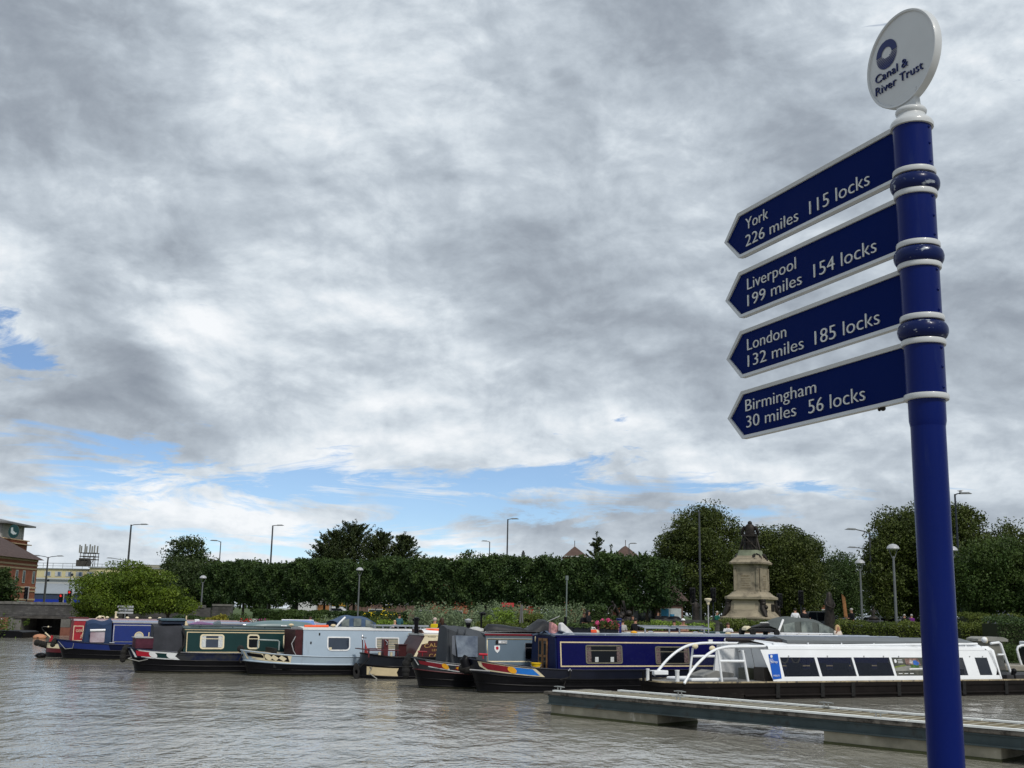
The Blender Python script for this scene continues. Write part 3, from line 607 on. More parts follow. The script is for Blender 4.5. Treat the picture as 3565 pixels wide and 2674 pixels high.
q=b.q(148,2258,0); m=MB(); [m.ball((q[0]-.25+.13*k,0,.62-.035*k),.15,10) for k in range(6)]; m.build('stern_fender',ROPE,b.e)
# ---- green narrowboat
grn=M('dark_green_paint',(.006,.030,.030),.35,0,.08,2,spec=.2); bnd=M('navy_band_paint',(.004,.009,.036),.4,0,.2,1.5,stain=((.03,.032,.036),(1,1,1),.5,.6)); gcan=M('charcoal_canvas',(.036,.038,.046),.85,0,.2,2,bump=.7,bsc=4)
b=Boat('narrowboat','dark green narrowboat with cream framed windows, charcoal canopy and red and white bow flash','boat',-13.5,42.5,HD,GROUND_B); h=Hull(16,gun=.72,rise=.17,rake=.36)
hull_build(b,h,BLK,bnd,.62,(.36,.12)); z1=b.q(800,2190,-.8)[1]; W=(.91,.80,.72,z1)
h.deck(0,.5,drop=.0).build('foredeck',M('dark_green_deck',(.02,.035,.03),.6,0,.3,3),b.e); h.deck(.5,4.99,z=.66).build('deck',DKG,b.e)
u0=b.qu(640,2230); cabin(b,W,u0,15,grn,M('grey_green_roof',(.09,.12,.13),.6,0,.2,2),edge=M('roof_edge_green',(.05,.08,.08),.4),rail=grn)
q=b.q(652,2272); zt=b.q(800,2201)[1]; lines(b,W,u0+.10,14.6,q[1],zt,CRM,.03); zt2=b.q(800,2193)[1]; m=MB().add([wallpt(W,*p,.004) for p in ((u0+.02,zt2-.02),(14.6,zt2-.02),(14.6,zt2+.008),(u0+.02,zt2+.008))],[(0,1,2,3)]); m.build('coach_line',CRM,b.e)
for xa,xb in ((695,783),(860,905),(985,1070)):
    a=b.q(xa,2260); c=b.q(xb,2209); window(b,W,a[0],c[0],a[1],c[1],CRM2,.10,.055,GLASSB if xa<800 else GLASS,curt=CURT if xa<800 else None,cw=.16)
# canopy over the well deck, with roof box
a=b.q(535,2260,-.85)[0]; c=b.q(636,2240,-.85)[0]; rows=[]
pr=[(-.88,.70),(-.87,.95),(-.82,1.35),(-.76,1.64),(-.35,1.72),(0,1.75),(.35,1.72),(.76,1.64),(.82,1.35),(.88,.70)]
for t in range(11):
    f=t/10; uu=a+(c-a)*f; rows.append([(uu+.02*math.sin(t*2.1+i),y*cw(h,uu)*(1-.015*math.sin(f*9+i)),z-(.0 if z>1 else .0)+(.06*(1-f) if z<.8 else 0)) for i,(y,z) in enumerate(pr)])
m=MB().grid(rows); m.add(rows[0],[tuple(range(10))]); m.add(rows[-1],[tuple(range(9,-1,-1))]); m.build('canopy',gcan,b.e)
MB().tube([(c-.02,-.82,1.60),(c+.06,-.90,1.3),(c+.04,-.93,1.0),(c-.15,-.93,.73)],.045,8).build('canopy_strap',RUB,b.e)
q0=b.q(473,2258,-.7); q1=b.q(536,2222,-.7); m=MB(); m.box((q0[0],-.48,.85),(q1[0]+.05,.48,q1[1])); m.build('burgundy_cover',M('burgundy_canvas',(.065,.014,.028),.8,0,.25,4,bump=.6,bsc=6),b.e,bevel=.03)
m=MB().box((q0[0]-.03,-.5,q1[1]-.005),(q1[0],.5,q1[1]+.03)).build('cover_board',GREYT,b.e)
q0=b.q(562,2186,-.5); q1=b.q(644,2170,-.5); m=MB(); m.box((q0[0],-.5,1.73),(q1[0],.5,1.86)); o=m.build('roof_box',M('navy_box',(.012,.02,.04),.5),b.e,bevel=.03)
m=MB(); m.prism([(-.56,1.86),(-.5,1.91),(0,1.95),(.5,1.91),(.56,1.86)],q0[0]-.05,q1[0]+.05,ax=0); m.build('box_lid',M('petrol_blue_cover',(.03,.06,.08),.45),b.e,bevel=.02)
# bow flash: white field, red blade, white disc, dark green, white crescent
F0=(.05,.50,.62,.99)
h.patch([(.03,.99),(.50,.97),(.455,.8),(.50,.60),(.04,.62)],.008).build('bow_flash',WHB,b.e)
h.patch([(.075,.92),(.23,.90),(.23,.70),(.065,.70)],.013).build('flash_panel',M('flash_red',(.42,.012,.03),.4),b.e)
h.patch([(.25,.90),(.40,.90),(.40,.68),(.25,.69)],.013).build('flash_panel',grn,b.e)
for tc_,rt in ((.235,.040),(.41,.040)):
    h.patch([(tc_+rt*math.cos(2*math.pi*i/14),.80+.135*math.sin(2*math.pi*i/14)) for i in range(14)],.017,1).build('flash_disc',WHB,b.e)
fender(b,[(-.36,0,.90),(-.46,-.03,.72),(-.46,-.03,.45)],.12,ROPE)
MB().tube([h.pt(.01,.62,.02),(-.3,-.2,.50),(.05,-.5,.42),(.3,-.8,.50)],.016).build('mooring_rope',M('pale_rope',(.28,.28,.26)),b.e)
# roof clutter on the green boat
def onroof(px,v=-.35): return b.qu(px,2186,v)
MB().cbox((onroof(683),-.4,1.80+.02),(.17,.12,.22)).build('white_box',WHB,b.e,bevel=.02)
for x in (700,888): mushroom(b,onroof(x),-.2,roofz(W,.2),CHR,.08)
m=MB(); u=onroof(647); m.tube([(u,-.2,1.7),(u+.02,-.2,2.05)],.025); m.lathe([(.12,0),(.05,.12),(.02,.2)],(u,-.2,1.7),8); m.build('figurine',CRM,b.e)
m=MB(); u=onroof(655); m.prism([(u,1.74),(u+.9,1.73),(u+.85,1.80),(u+.3,1.86)],-.5,-.2); m.build('folded_cloth',M('lilac_cloth',(.25,.15,.28),.9),b.e,bevel=.02)
m=MB(); u=onroof(735); m.prism([(u,1.72),(u+.35,1.72),(u+.3,1.9),(u+.15,1.84)],-.5,-.1); m.build('tarpaulin',M('grey_tarp',(.12,.15,.17),.7,0,.2,5),b.e,bevel=.03)
lk=Boat('upturned_canoe','grey green upturned canoe lying on the dark green narrowboat roof','canoe',*(b.w(onroof(848),-.2,0)[:2]),HD); lk.e.location.z=W[3]+.10
m=MB(); rows=[]
for i in range(13):
    f=i/12; ww=.30*math.sqrt(max(0,1-(2*f-1)**2))**.8+.012; rows.append([(3.0*f,ww*math.cos(q),.02+(.20*(1-abs(2*f-1)**3)+.01)*math.sin(q)) for q in [math.pi*j/8 for j in range(9)]])
m.grid(rows); m.build('shell',M('canoe_green',(.12,.18,.19),.35,0,.1,2),lk.e); m=MB(); m.tube([(0,0,.05),(1.5,-.31,.03),(3,0,.05)],.02); m.build('gunwale',CHR,lk.e)
pp=b.w(onroof(985),-.45,0); sp_=Boat('solar_panel','tilted pale blue solar panel on the dark green narrowboat roof','solar panel',pp.x,pp.y,HD); sp_.e.location.z=W[3]+.09
SOL=M('solar_cells',(.12,.20,.42),.18,0,.06,3,spec=.8); SOLD=M('dark_solar_cells',(.03,.035,.045),.15,0,.06,3,spec=.8)
m=MB(); m.add([(0,0,.06),(1.25,0,.06),(1.25,.35,.26),(0,.35,.26)],[(0,1,2,3)]); m.build('cells',SOL,sp_.e); m=MB(); m.tube([(0,0,.05),(1.25,0,.05),(1.25,.36,.265),(0,.36,.265),(0,0,.05)],.022,6); m.tube([(.3,.3,.3),(.3,.35,0)],.015); m.tube([(1.1,.3,.24),(1.1,.35,0)],.015); m.build('frame',WHB,sp_.e)
for x,c_ in ((800,(.35,.01,.02)),(812,(.65,.62,.6)),(850,(.5,.06,.25))): pass
# ---- light blue narrowboat
lb=M('pale_blue_paint',(.34,.42,.50),.38,0,.05,1.2,stain=((.25,.30,.34),(1.5,1.5,.5),.60,.74))
b=Boat('narrowboat','pale blue narrowboat with white framed windows and open front well, cream bow diamonds','boat',-9.3,42.0,HD,GROUND_B); h=Hull(16,gun=.70,rise=.20,rake=.34)
z1=b.q(1150,2192,-.8)[1]; W=(.93,.82,.68,z1); h.band(-.5,.60,0,nf=4).build('hull',BLK,b.e); h.band(.60,1,0,nf=2).build('upper_strake',lb,b.e); h.strake(.60,.03,.0).build('rubbing_strake',lb,b.e); h.band(-.05,.07,.004).build('waterline_weed',M('waterline_weed',(.030,.030,.018)),b.e); h.strake(.30,.013,0,2).build('rubbing_strake',BLK,b.e); h.strake(.12,.013,0,1).build('rubbing_strake',BLK,b.e); h.strake(1,.02).build('gunwale',lb,b.e)
h.deck(0,.42,drop=0).build('foredeck',M('tan_deck',(.30,.24,.15),.7,0,.3,3),b.e); h.deck(.42,1.3,z=.30,inset=.02).build('well_floor',DKG,b.e); h.deck(1.3,4.99,z=.66).build('deck',DKG,b.e)
m=MB(); m.box((b.qu(943,2280,0)-.05,-.7,.3),(b.qu(943,2280,0)+.05,.7,.98)); m.build('well_bulkhead',M('black_paint',(.012,.012,.012),.6),b.e)
u0=b.q(1054,2283)[0]; st=b.q(1046,2193)[0]-u0; uE=b.q(1397,2290)[0]; uT=b.q(1440,2195)[0]
cabin(b,W,u0,15.5,lb,M('white_roof_paint',(.55,.55,.52),.6,0,.15,2),edge=WHB,slant0=-.0,over=.02)
m=MB(); m.prism([(u0-.26,.55),(u0-.003,.55),(u0-.003,z1-.02),(u0-.30,z1-.02)],-.80,.80); m.build('front_doors',M('burgundy_door_paint',(.045,.010,.012),.5,0,.3,6),b.e)
MB().tube([(u0-.28,-.82,1.4),(u0-.42,-.86,1.15),(u0-.34,-.86,.9),(u0-.22,-.86,.72)],.016).build('cable',GREYT,b.e)
for xa,xb,yt,yb in ((1138,1221,2217,2266),(1307,1391,2219,2264)):
    a=b.q(xa,yb); c=b.q(xb,yt); f_=window(b,W,a[0],c[0],a[1],c[1],WHB,.05,.045,GLASSB if xa<1200 else M('blind_glass',(.16,.16,.12),.2,0,.5,2.5,col2=(.30,.30,.26),spec=.8),hop=False,rb=.15)
    if xa>1200:
        m=MB()
        for k in range(5): zz=a[1]+.08+k*.085; m.add([wallpt(W,*p,.007) for p in ((a[0]+.06,zz),(c[0]-.06,zz),(c[0]-.06,zz+.014),(a[0]+.06,zz+.014))],[(0,1,2,3)])
        m.build('blind_slats',CRM,f_)
a=b.q(1150,2258); MB().cbox((a[0],-.915,a[1]),(.09,.02,.09)).build('window_sticker',CRM2,b.e)
for x,y in ((1114,2208),(1083,2238)):
    a=b.q(x,y); MB().cbox((a[0],-wallpt(W,0,a[1])[1]*-1-.012,a[1]),(.05,.03,.085)).build('side_light',RUB,b.e,bevel=.01)
h.patch([(.02,.99),(.50,.985),(.46,.62),(.03,.68)],.008).build('bow_flash',CRM2,b.e)
h.patch([(.05,.93),(.19,.93),(.205,.86),(.20,.77),(.05,.80)],.013).build('flash_blade',BLK,b.e)
h.patch([(.25+.035*math.cos(2*math.pi*i/14),.83+.13*math.sin(2*math.pi*i/14)) for i in range(14)],.017,1).build('flash_disc',CRM2,b.e)
h.patch([(.21,.95),(.455,.95),(.455,.68),(.21,.71)],.012).build('flash_ground',BLK,b.e)
for c_ in (.315,.395): h.patch([(c_-.042,.82),(c_,.96),(c_+.042,.82),(c_,.68)],.017,2).build('flash_diamond',CRM2,b.e)
q0=b.q(896,2273,-.3); m=MB(); m.tube([(q0[0],-.3,.95),(q0[0],-.3,1.22),(q0[0]+.05,-.3,1.26),(q0[0]+.72,-.3,1.24),(q0[0]+.77,-.3,1.2),(q0[0]+.77,-.3,.9)],.026); m.build('bow_hoop',M('grey_green_rail',(.25,.30,.30),.4),b.e)
MB().ball((-.30,0,.93),.13).build('bow_fender',ROPE,b.e); MB().tube([(-.2,-.15,.80),(-.35,-.1,.55),(-.28,-.1,.45)],.03).build('mooring_rope',ROPE,b.e)
def onroof(px,v=-.3): return b.qu(px,2188,v)
ORG=M('orange_plastic',(.75,.10,.02),.5,0,.1,5)
m=MB(); uu=onroof(1100); m.tube([(uu-.45,-.35,z1+.10),(uu+.45,-.35,z1+.11)],.05,8); m.tube([(uu-.42,-.2,z1+.1),(uu+.4,-.2,z1+.1)],.04,8); m.build('life_ring',ORG,b.e)
mushroom(b,onroof(1160),-.3,roofz(W,.3),CRM,.09); mushroom(b,onroof(1013),-.3,roofz(W,.3),CRM,.09)
m=MB(); uu=onroof(1295); m.box((uu,-.62,z1+.16),(uu+2.1,.1,z1+.19)); m.box((uu-.04,-.66,z1+.14),(uu+2.14,-.62,z1+.2)); [m.box((uu+.3*k,-.64,z1+.06),(uu+.3*k+.04,-.5,z1+.15)) for k in range(7)]; m.build('solar_rack',M('solar_rack_grey',(.28,.31,.35),.35,.2,.1,3),b.e)
for uu_,c_ in ((onroof(1375),.8),): MB().cbox((uu_+.3,-.2,z1+.13),(.5,.3,.14)).build('roof_locker',DKG,b.e,bevel=.02)
# ---- maroon narrowboat, stern to the left, sign-written cabin side
mrn=M('maroon_cabin_paint',(.050,.014,.015),.35,0,.1,2); GOLD=M('gold_leaf_paint',(.42,.26,.09),.5,0,.15,9)
b=Boat('narrowboat','maroon narrowboat with gold signwriting and a railed stern deck, stern facing left','boat',-5.3,41.9,HD,GROUND_B)
h=Hull(15,gun=.76,rise=.10,rake=-.08,Lb=1.25,Ls=2.5); h.band(-.5,.56,0,nf=4).build('hull',BLK,b.e); h.band(.56,1,0,nf=2).build('counter',M('blue_black_paint',(.006,.008,.013),.35,0,.2,2),b.e); h.strake(.56,.025).build('rubbing_strake',BLK,b.e); h.strake(.10,.02).build('rubbing_strake',BLK,b.e); h.strake(1,.03).build('gunwale',BLK,b.e)
h.patch([(.10,.50),(.93,.49),(.88,.30),(.93,.13),(.12,.16)],.012).build('counter_panel',CRM,b.e)
h.deck(0,1.6,drop=.04).build('stern_deck',DKG,b.e); h.deck(1.6,11,z=.70).build('deck',DKG,b.e)
z1=b.q(1500,2212,-.8)[1]; W=(.92,.82,.72,z1); u0=b.q(1437,2292)[0]; st=b.q(1482,2216)[0]-u0
cabin(b,W,u0,14,mrn,M('white_roof_paint',(.55,.55,.52)),slant0=st,over=.03,edge=CRM2)
# cream frame round the side panel (slanted end)
def slab(pts,off,name,mat):
    MB().add([wallpt(W,*p,off) for p in pts],[tuple(range(len(pts)))]).build(name,mat,b.e)
slab([(u0+.0,.74),(u0+.12,.74),(u0+st*.62,z1-.42),(u0+st*.72,z1-.32),(u0+st+.10,z1-.28),(u0+st+.14,z1-.19),(u0+4,z1-.19),(u0+4,z1-.02),(u0+st,z1-.02)],.005,'cream_border',CRM2)
slab([(u0,.68),(u0+4,.68),(u0+4,.74),(u0,.74)],.005,'cream_border',mrn)
q=b.q(1478,2256); text('CALMORE','lettering',GOLD,b.e,(q[0],-.885,q[1]),(1,0,.10),(-.1,0,1),.20,1.25,.002); q=b.q(1504,2267); text('LEGSON','lettering',GOLD,b.e,(q[0],-.90,q[1]),(1,0,0),(0,0,1),.11,.55,.002); q=b.q(1493,2288); text('CALNE','lettering',GOLD,b.e,(q[0],-.92,q[1]),(1,0,0),(0,0,1),.17,.75,.002)
q=b.q(1492,2220); text('PRUDENCE','lettering',M('black_paint',(.012,.012,.012)),b.e,(q[0],-.835,q[1]),(1,0,0),(0,0,1),.06,.3,.001)
# far side of the open hatch, doors folded back
for side,off in ((1,.0),):
    m=MB(); m.prism([(b.qu(1397,2290,.8),.74),(u0+.1,.74),(u0+st+.05,z1-.03),(b.qu(1440,2200,.8),z1-.03)],.74,.79); m.build('hatch_side',M('burgundy_door_paint',(.045,.010,.012)),b.e)
m=MB(); m.prism([(u0+st-.02,.74),(u0+st+.03,.74),(u0+st+.03,z1),(u0+st-.02,z1)],-.7,.7); m.build('stern_bulkhead',mrn,b.e)
m=MB(); m.box((u0-.25,-.05,.74),(u0+.05,.35,1.15)); m.box((u0-.28,-.08,1.15),(u0+.08,.4,1.18)); m.build('engine_box',mrn,b.e)
m=MB(); q=b.q(1455,2228,.3); m.box((q[0]-.14,.25,q[1]-.35),(q[0]+.14,.3,q[1]+.22)); m.build('painted_door',CRM2,b.e); m=MB(); m.tube([(q[0]-.07,.24,q[1]-.1),(q[0]+.09,.24,q[1]-.03),(q[0]+.03,.24,q[1]+.12)],.04,6); m.ball((q[0]+.08,.24,q[1]+.17),.035,6); m.ball((q[0]-.08,.24,q[1]+.05),.035,6); m.build('door_motif',M('black_paint',(.012,.012,.012)),b.e)
m=MB(); q=b.q(1471,2200,-.4); m.prism([(-.5,z1+.07),(-.45,z1+.16),(0,z1+.21),(.45,z1+.16),(.5,z1+.07)],q[0],q[0]+1.5,ax=0); m.build('slide_hatch',WHB,b.e,bevel=.01); m=MB(); m.prism([(q[0]-.06,z1+.02),(q[0]+1.5,z1-.02),(q[0]+1.5,z1+.075),(q[0]+.02,z1+.075),(q[0]-.08,z1+.2)],-.53,.53); m.build('hatch_runner',M('brown_wood',(.10,.05,.035),.6,0,.2,5),b.e)
# rails, tiller post box, ensign
mr=M('maroon_rail_paint',(.085,.018,.022),.45,0,.1,4)
m=MB()
for v in (-.72,.62):
    a=b.q(1277,2257 if v>0 else 2262,v); c=b.q(1352 if v>0 else 1391,2256 if v>0 else 2266,v); zt=a[1]
    m.box((a[0],v-.06,zt-.035),(c[0],v+.06,zt))
    for uu in (a[0]+.08,c[0]-.12): m.tube([(uu,v,.74),(uu,v,zt)],.026)
a=b.q(1277,2260,-.72); m.box((a[0]-.02,-.72,a[1]-.035),(a[0]+.10,.62,a[1]-.002)); m.build('stern_rail',mr,b.e)
a=b.q(1333,2300,-.1); c=b.q(1352,2226,-.1); m=MB(); m.box((a[0],-.14,.74),(c[0],.14,c[1])); m.build('tiller_post',mr,b.e,bevel=.01); m=MB(); m.tube([(a[0]+.04,-.16,c[1]-.03),(a[0]+.12,-.18,c[1]-.10),(a[0]+.1,-.18,c[1]-.2)],.018); m.build('tiller_handle',CHR,b.e)
a=b.q(1264,2290,0); c=b.q(1262,2215,0); m=MB(); m.tube([(a[0],0,.76),(c[0],0,c[1]-.1)],.022); m.build('ensign_staff',mr,b.e)
m=MB(); m.lathe([(.05,0),(.03,.06),(.06,.1),(.02,.16),(.01,.24)],(c[0],0,c[1]-.12),10); m.cbox((c[0]+.08,0,c[1]-.06),(.14,.03,.03)); m.build('staff_finial',CHR,b.e)
rows=[]
for i in range(9):
    f=i/8; rows.append([(a[0]+.03+(.0+.20*f)*k/3+.03*math.sin(k*2+f*4),.04*math.sin(k*2.3),c[1]-.16-f*.72+.05*k/3) for k in range(4)])
MB().grid(rows).build('ensign',M('faded_red_flag',(.36,.05,.05),.8,0,.2,6),b.e)
for x,y in ((1320,2300),(1361,2300)): q=b.q(x,y,-.4); MB().lathe([(.05,0),(.05,.16),(.06,.17),(0,.18)],(q[0],-.4,.74),12).build('deck_pot',CRM2,b.e)
m=MB(); q=b.q(1232,2335,-.3); 
rows=[[(q[0]+(.19+.085*math.cos(p))*math.cos(t)*.45,-.5+(.19+.085*math.cos(p))*math.sin(t)*.3-.1,.24+.085*math.sin(p)+(.19+.085*math.cos(p))*math.sin(t)) for p in [2*math.pi*j/8 for j in range(8)]] for t in [2*math.pi*i/14 for i in range(15)]]
m.grid(rows,closed=True); m.build('tyre_fender',RUB,b.e); MB().tube([(q[0]+.1,-.5,.35),(q[0]+.45,-.62,.7)],.015).build('fender_rope',ROPE,b.e)
MB().tube([h.pt(.2,.5,.03),(.2,-.6,.2),(.45,-.75,.0)],.02).build('mooring_rope',M('pale_rope',(.28,.28,.26)),b.e)
# life ring on roof
uu=b.qu(1520,2188,-.2); m=MB(); rows=[[(uu+(.30+.06*math.cos(p))*math.cos(t)*1.15,-.1+(.30+.06*math.cos(p))*math.sin(t),z1+.17+.06*math.sin(p)) for p in [2*math.pi*j/8 for j in range(8)]] for t in [2*math.pi*i/20 for i in range(21)]]; m.grid(rows,closed=True); m.build('life_ring',ORG,b.e)
uu=b.qu(1449,2195,-.2); MB().lathe([(.075,0),(.075,.5),(.1,.52),(.1,.56),(0,.6)],(uu,-.2,z1+.05),14).build('chimney',BLK,b.e)

# ---- slate blue narrowboat with grey bow canopy
slt=M('slate_blue_paint',(.115,.160,.205),.4,0,.06,1.5); sgr=M('slate_grey_paint',(.025,.030,.036),.4,0,.1,2)
b=Boat('narrowboat','slate blue narrowboat with grey bow canopy, red roof edge and maroon and yellow bow flash','boat',-2.75,37.1,HD,GROUND_B); h=Hull(16.5,gun=.68,rise=.27,rake=.38)
hull_build(b,h,BLK,sgr,.62,(.34,.10)); h.strake(.62,.02,0,3).build('rubbing_strake',mr,b.e)
z1=b.q(1780,2211,-.8)[1]; W=(.91,.81,.68,z1); h.deck(0,.5,drop=0).build('foredeck',sgr,b.e); h.deck(.5,5.1,z=.62).build('deck',DKG,b.e)
u0=b.qu(1694,2250); cabin(b,W,u0,15.8,slt,M('grey_roof_paint',(.14,.15,.16),.6,0,.15,2),edge=M('dark_red_edge',(.16,.012,.02),.45))
q=b.q(1696,2305); zt=b.q(1780,2224)[1]; lines(b,W,u0+.03,15.5,max(q[1],.74),zt,CRM2,.035)
m=MB().add([wallpt(W,*p,.0035) for p in ((u0,zt+.04),(15.5,zt+.04),(15.5,z1-.03),(u0,z1-.03))],[(0,1,2,3)]); m.build('upper_band',M('grey_green_paint',(.09,.11,.115),.45),b.e)
a=b.q(1829,2297); c=b.q(1829,2238); window(b,W,a[0],a[0]+1.0,a[1],c[1],CHR,.05,.02)
a=b.q(1737,2240); MB().box((a[0],-.87,a[1]),(a[0]+.30,-.86,a[1]+.085)).build('number_plate',WHB,b.e); MB().box((a[0]-.09,-.872,a[1]-.02),(a[0]-.01,-.86,a[1]+.1)).build('number_plate',M('black_paint',(.012,.012,.012)),b.e)
text('527758','lettering',M('black_paint',(.012,.012,.012)),b.e,(a[0]+.09,-.872,a[1]+.015),(1,0,0),(0,0,1),.075,.2,.001)
a=b.q(1733,2258); sh=[(-.085,.09),(.085,.09),(.085,-.02),(.05,-.09),(0,-.14),(-.05,-.09),(-.085,-.02)]; MB().add([wallpt(W,a[0]+x*1.15,a[1]+z,.006) for x,z in sh],[tuple(range(7))]).build('shield_badge',WHB,b.e)
MB().add([wallpt(W,a[0]+.05*math.cos(2*math.pi*i/12),a[1]+.01+.055*math.sin(2*math.pi*i/12),.009) for i in range(12)],[tuple(range(12))]).build('shield_charge',M('flash_red',(.42,.012,.03)),b.e)
h.patch([(.02,.99),(.60,.985),(.53,.80),(.60,.62),(.03,.78)],.008).build('bow_flash',WHB,b.e)
h.patch([(.05,.94),(.28,.93),(.28,.74),(.05,.82)],.013).build('flash_blade',M('flash_maroon',(.20,.01,.02),.4),b.e)
h.patch([(.30,.92),(.55,.95),(.50,.80),(.55,.68),(.30,.74)],.012).build('flash_ground',sgr,b.e)
h.patch([(.36,.92),(.52,.93),(.44,.82)],.0145,3).build('flash_triangle',M('flash_maroon',(.20,.01,.02)),b.e); h.patch([(.33,.76),(.41,.82),(.42,.70)],.0145,3).build('flash_triangle',M('flash_maroon',(.20,.01,.02)),b.e)
h.patch([(.27+.03*math.cos(2*math.pi*i/14),.85+.11*math.sin(2*math.pi*i/14)) for i in range(14)],.019,1).build('flash_disc',YEL,b.e)
h.patch([(.36,.83),(.42,.95),(.48,.83),(.42,.70)],.017,2).build('flash_diamond',YEL,b.e)
GCV=M('grey_canopy_canvas',(.050,.056,.064),.8,0,.14,2.2,bump=.5,bsc=3); 
a=b.qu(1568,2250,-.85); c=b.qu(1692,2250,-.85); rows=[]; pr=[(-.90,.62),(-.89,1.0),(-.86,1.4),(-.80,0),(-.42,1),(0,1.08),(.42,1),(.80,0),(.86,1.4),(.90,.62)]
for t in range(15):
    f=t/14; uu=a+(c-a)*f; ht=1.93-.06*f-.26*max(0,f-.55)**1.2; eav=1.85-.10*sstep(f/.3)-.16*sstep(f)
    row=[]
    for i,(y,z) in enumerate(pr):
        if i in (3,7): zz=eav
        elif i in (4,5,6): zz=ht+(.03 if i==5 else 0)
        else: zz=z
        row.append((uu-(.10*(1-f)*(1 if zz<1 else 0)),y*cw(h,uu,.92),zz+.01*math.sin(t*1.7+i)))
    rows.append([(p[0],p[1]*(.35+.65*min(1,f/.35)) if p[1]>0 else p[1],p[2]) for p in row])
m=MB().grid(rows); m.add(rows[0],[tuple(range(10))]); m.add(rows[-1],[tuple(range(9,-1,-1))]); m.build('canopy',GCV,b.e)
q0=b.q(1590,2287,-.9); q1=b.q(1664,2215,-.9); MB().add([(q0[0]+.03,-.915,q0[1]),(q1[0],-.915,q0[1]),(q1[0],-.885,q1[1]),(q0[0]-.06,-.885,q1[1]+.02)],[(0,1,2,3)]).build('canopy_window',M('crinkled_clear_vinyl',(.03,.045,.085),.22,0,.5,1.6,col2=(.22,.26,.31),bump=.9,bsc=5,spec=.9),b.e)
MB().add([(q0[0]-.17,-.912,q0[1]+.1),(q0[0]-.03,-.912,q0[1]+.02),(q0[0]-.09,-.885,q1[1]+.02),(q0[0]-.17,-.885,q1[1])],[(0,1,2,3)]).build('canopy_window',M('grey_vinyl',(.10,.11,.13),.3,0,.3,3),b.e)
m=MB(); 
for uu in (a+.05,a+.32,a+.55): kc=cw(h,uu,.92); m.tube([(uu,-.905*kc,.66),(uu-.01,-.885*kc,1.3),(uu+.0,-.845*kc,1.84)],.022)
m.build('canopy_seam',GCV,b.e)
fender(b,[(-.36,0,.95),(-.50,-.05,.75),(-.50,-.08,.42)],.14,RUB); q=b.q(1630,2320,-1.1); fender(b,[(q[0]-.2,-1.12,.65),(q[0]+.2,-1.13,.55)],.15,ROPE)
m=MB(); m.tube([(1.0,-.6,.88),(1.25,-.85,.62),(1.5,-.98,.40),(2.6,-1.08,.20),(3.6,-1.09,.45)],.018); m.build('mooring_rope',M('blue_black_rope',(.02,.03,.045),.9),b.e)
q=b.q(1470,2290,-.1); m=MB(); m.tube([(q[0],-.1,.98),(q[0],-.1,1.13)],.02); m.tube([(q[0]-.15,-.1,1.12),(q[0]+.15,-.1,1.11)],.03); m.build('t_stud',M('flash_maroon',(.20,.01,.02)),b.e)
# roof load: black sheeted heap, chrome bits, white box, flue
def onroof(px,v=-.2): return b.qu(px,2195,v)
g=Boat('tarpaulin_heap','black sheeted heap lying on the slate blue narrowboat roof','tarpaulin',*(b.w(onroof(1683),-.25,0)[:2]),HD); g.e.location.z=z1+.10
rows=[]; RS2=np.random.RandomState(3)
for i in range(22):
    f=i/21; ww=.42*math.sin(math.pi*(f*.96+.02))**.4+.02; hh=.12+.10*math.exp(-((f-.1)/.2)**2)+.30*math.exp(-((f-.66)/.09)**2)+.06*math.sin(f*25)*(f>.4)
    if f>.93 or f<.03: hh*=.25
    rows.append([(3.25*f,ww*math.cos(q)*(1+.08*RS2.rand()),max(0,hh*math.sin(q)**.7*(1+.15*RS2.rand())) if q not in (0,) else 0) for q in [math.pi*j/10*.999 for j in range(11)]])
MB().grid(rows).build('sheet',M('black_tarpaulin',(.014,.015,.018),.55,0,.3,4,bump=.6,bsc=8),g.e)
m=MB(); m.tube([(2.2,0,.30),(2.8,.1,.52)],.012); m.build('pole',GREYT,g.e)
m=MB(); uu=onroof(1665); m.lathe([(.25,0),(.3,.03),(.28,.10),(.1,.16),(0,.17)],(uu,0,z1+.07),18); m.build('satellite_dome',M('pale_grey_plastic',(.45,.45,.43),.4),b.e)
m=MB(); uu=onroof(1679); ft=b.q(1683,2139,-.1)[1]; m.tube([(uu,-.1,z1+.06),(uu,-.1,ft)],.035); m.lathe([(.1,0),(.1,.05),(.055,.10)],(uu,-.1,z1+.06),12); m.build('flue',BLK,b.e); m=MB(); m.lathe([(.06,0),(.11,.04),(.10,.08),(.03,.11),(0,.12)],(uu+.05,-.1,ft-.03),14); m.build('flue_cowl',BLK,b.e)
m=MB(); uu=onroof(1855); m.box((uu,-.1,z1+.20),(uu+3.2,.25,z1+.28)); m.build('white_plank',WHB,b.e); m=MB()
for k in range(6): m.cbox((uu+.1+k*.22,-.35+.1*math.sin(k*2),z1+.12),(.2,.22,.10+.05*math.cos(k*3)))
m.build('folded_chairs',M('pinkish_grey_clutter',(.38,.33,.35),.7,0,.6,7),b.e,bevel=.02)

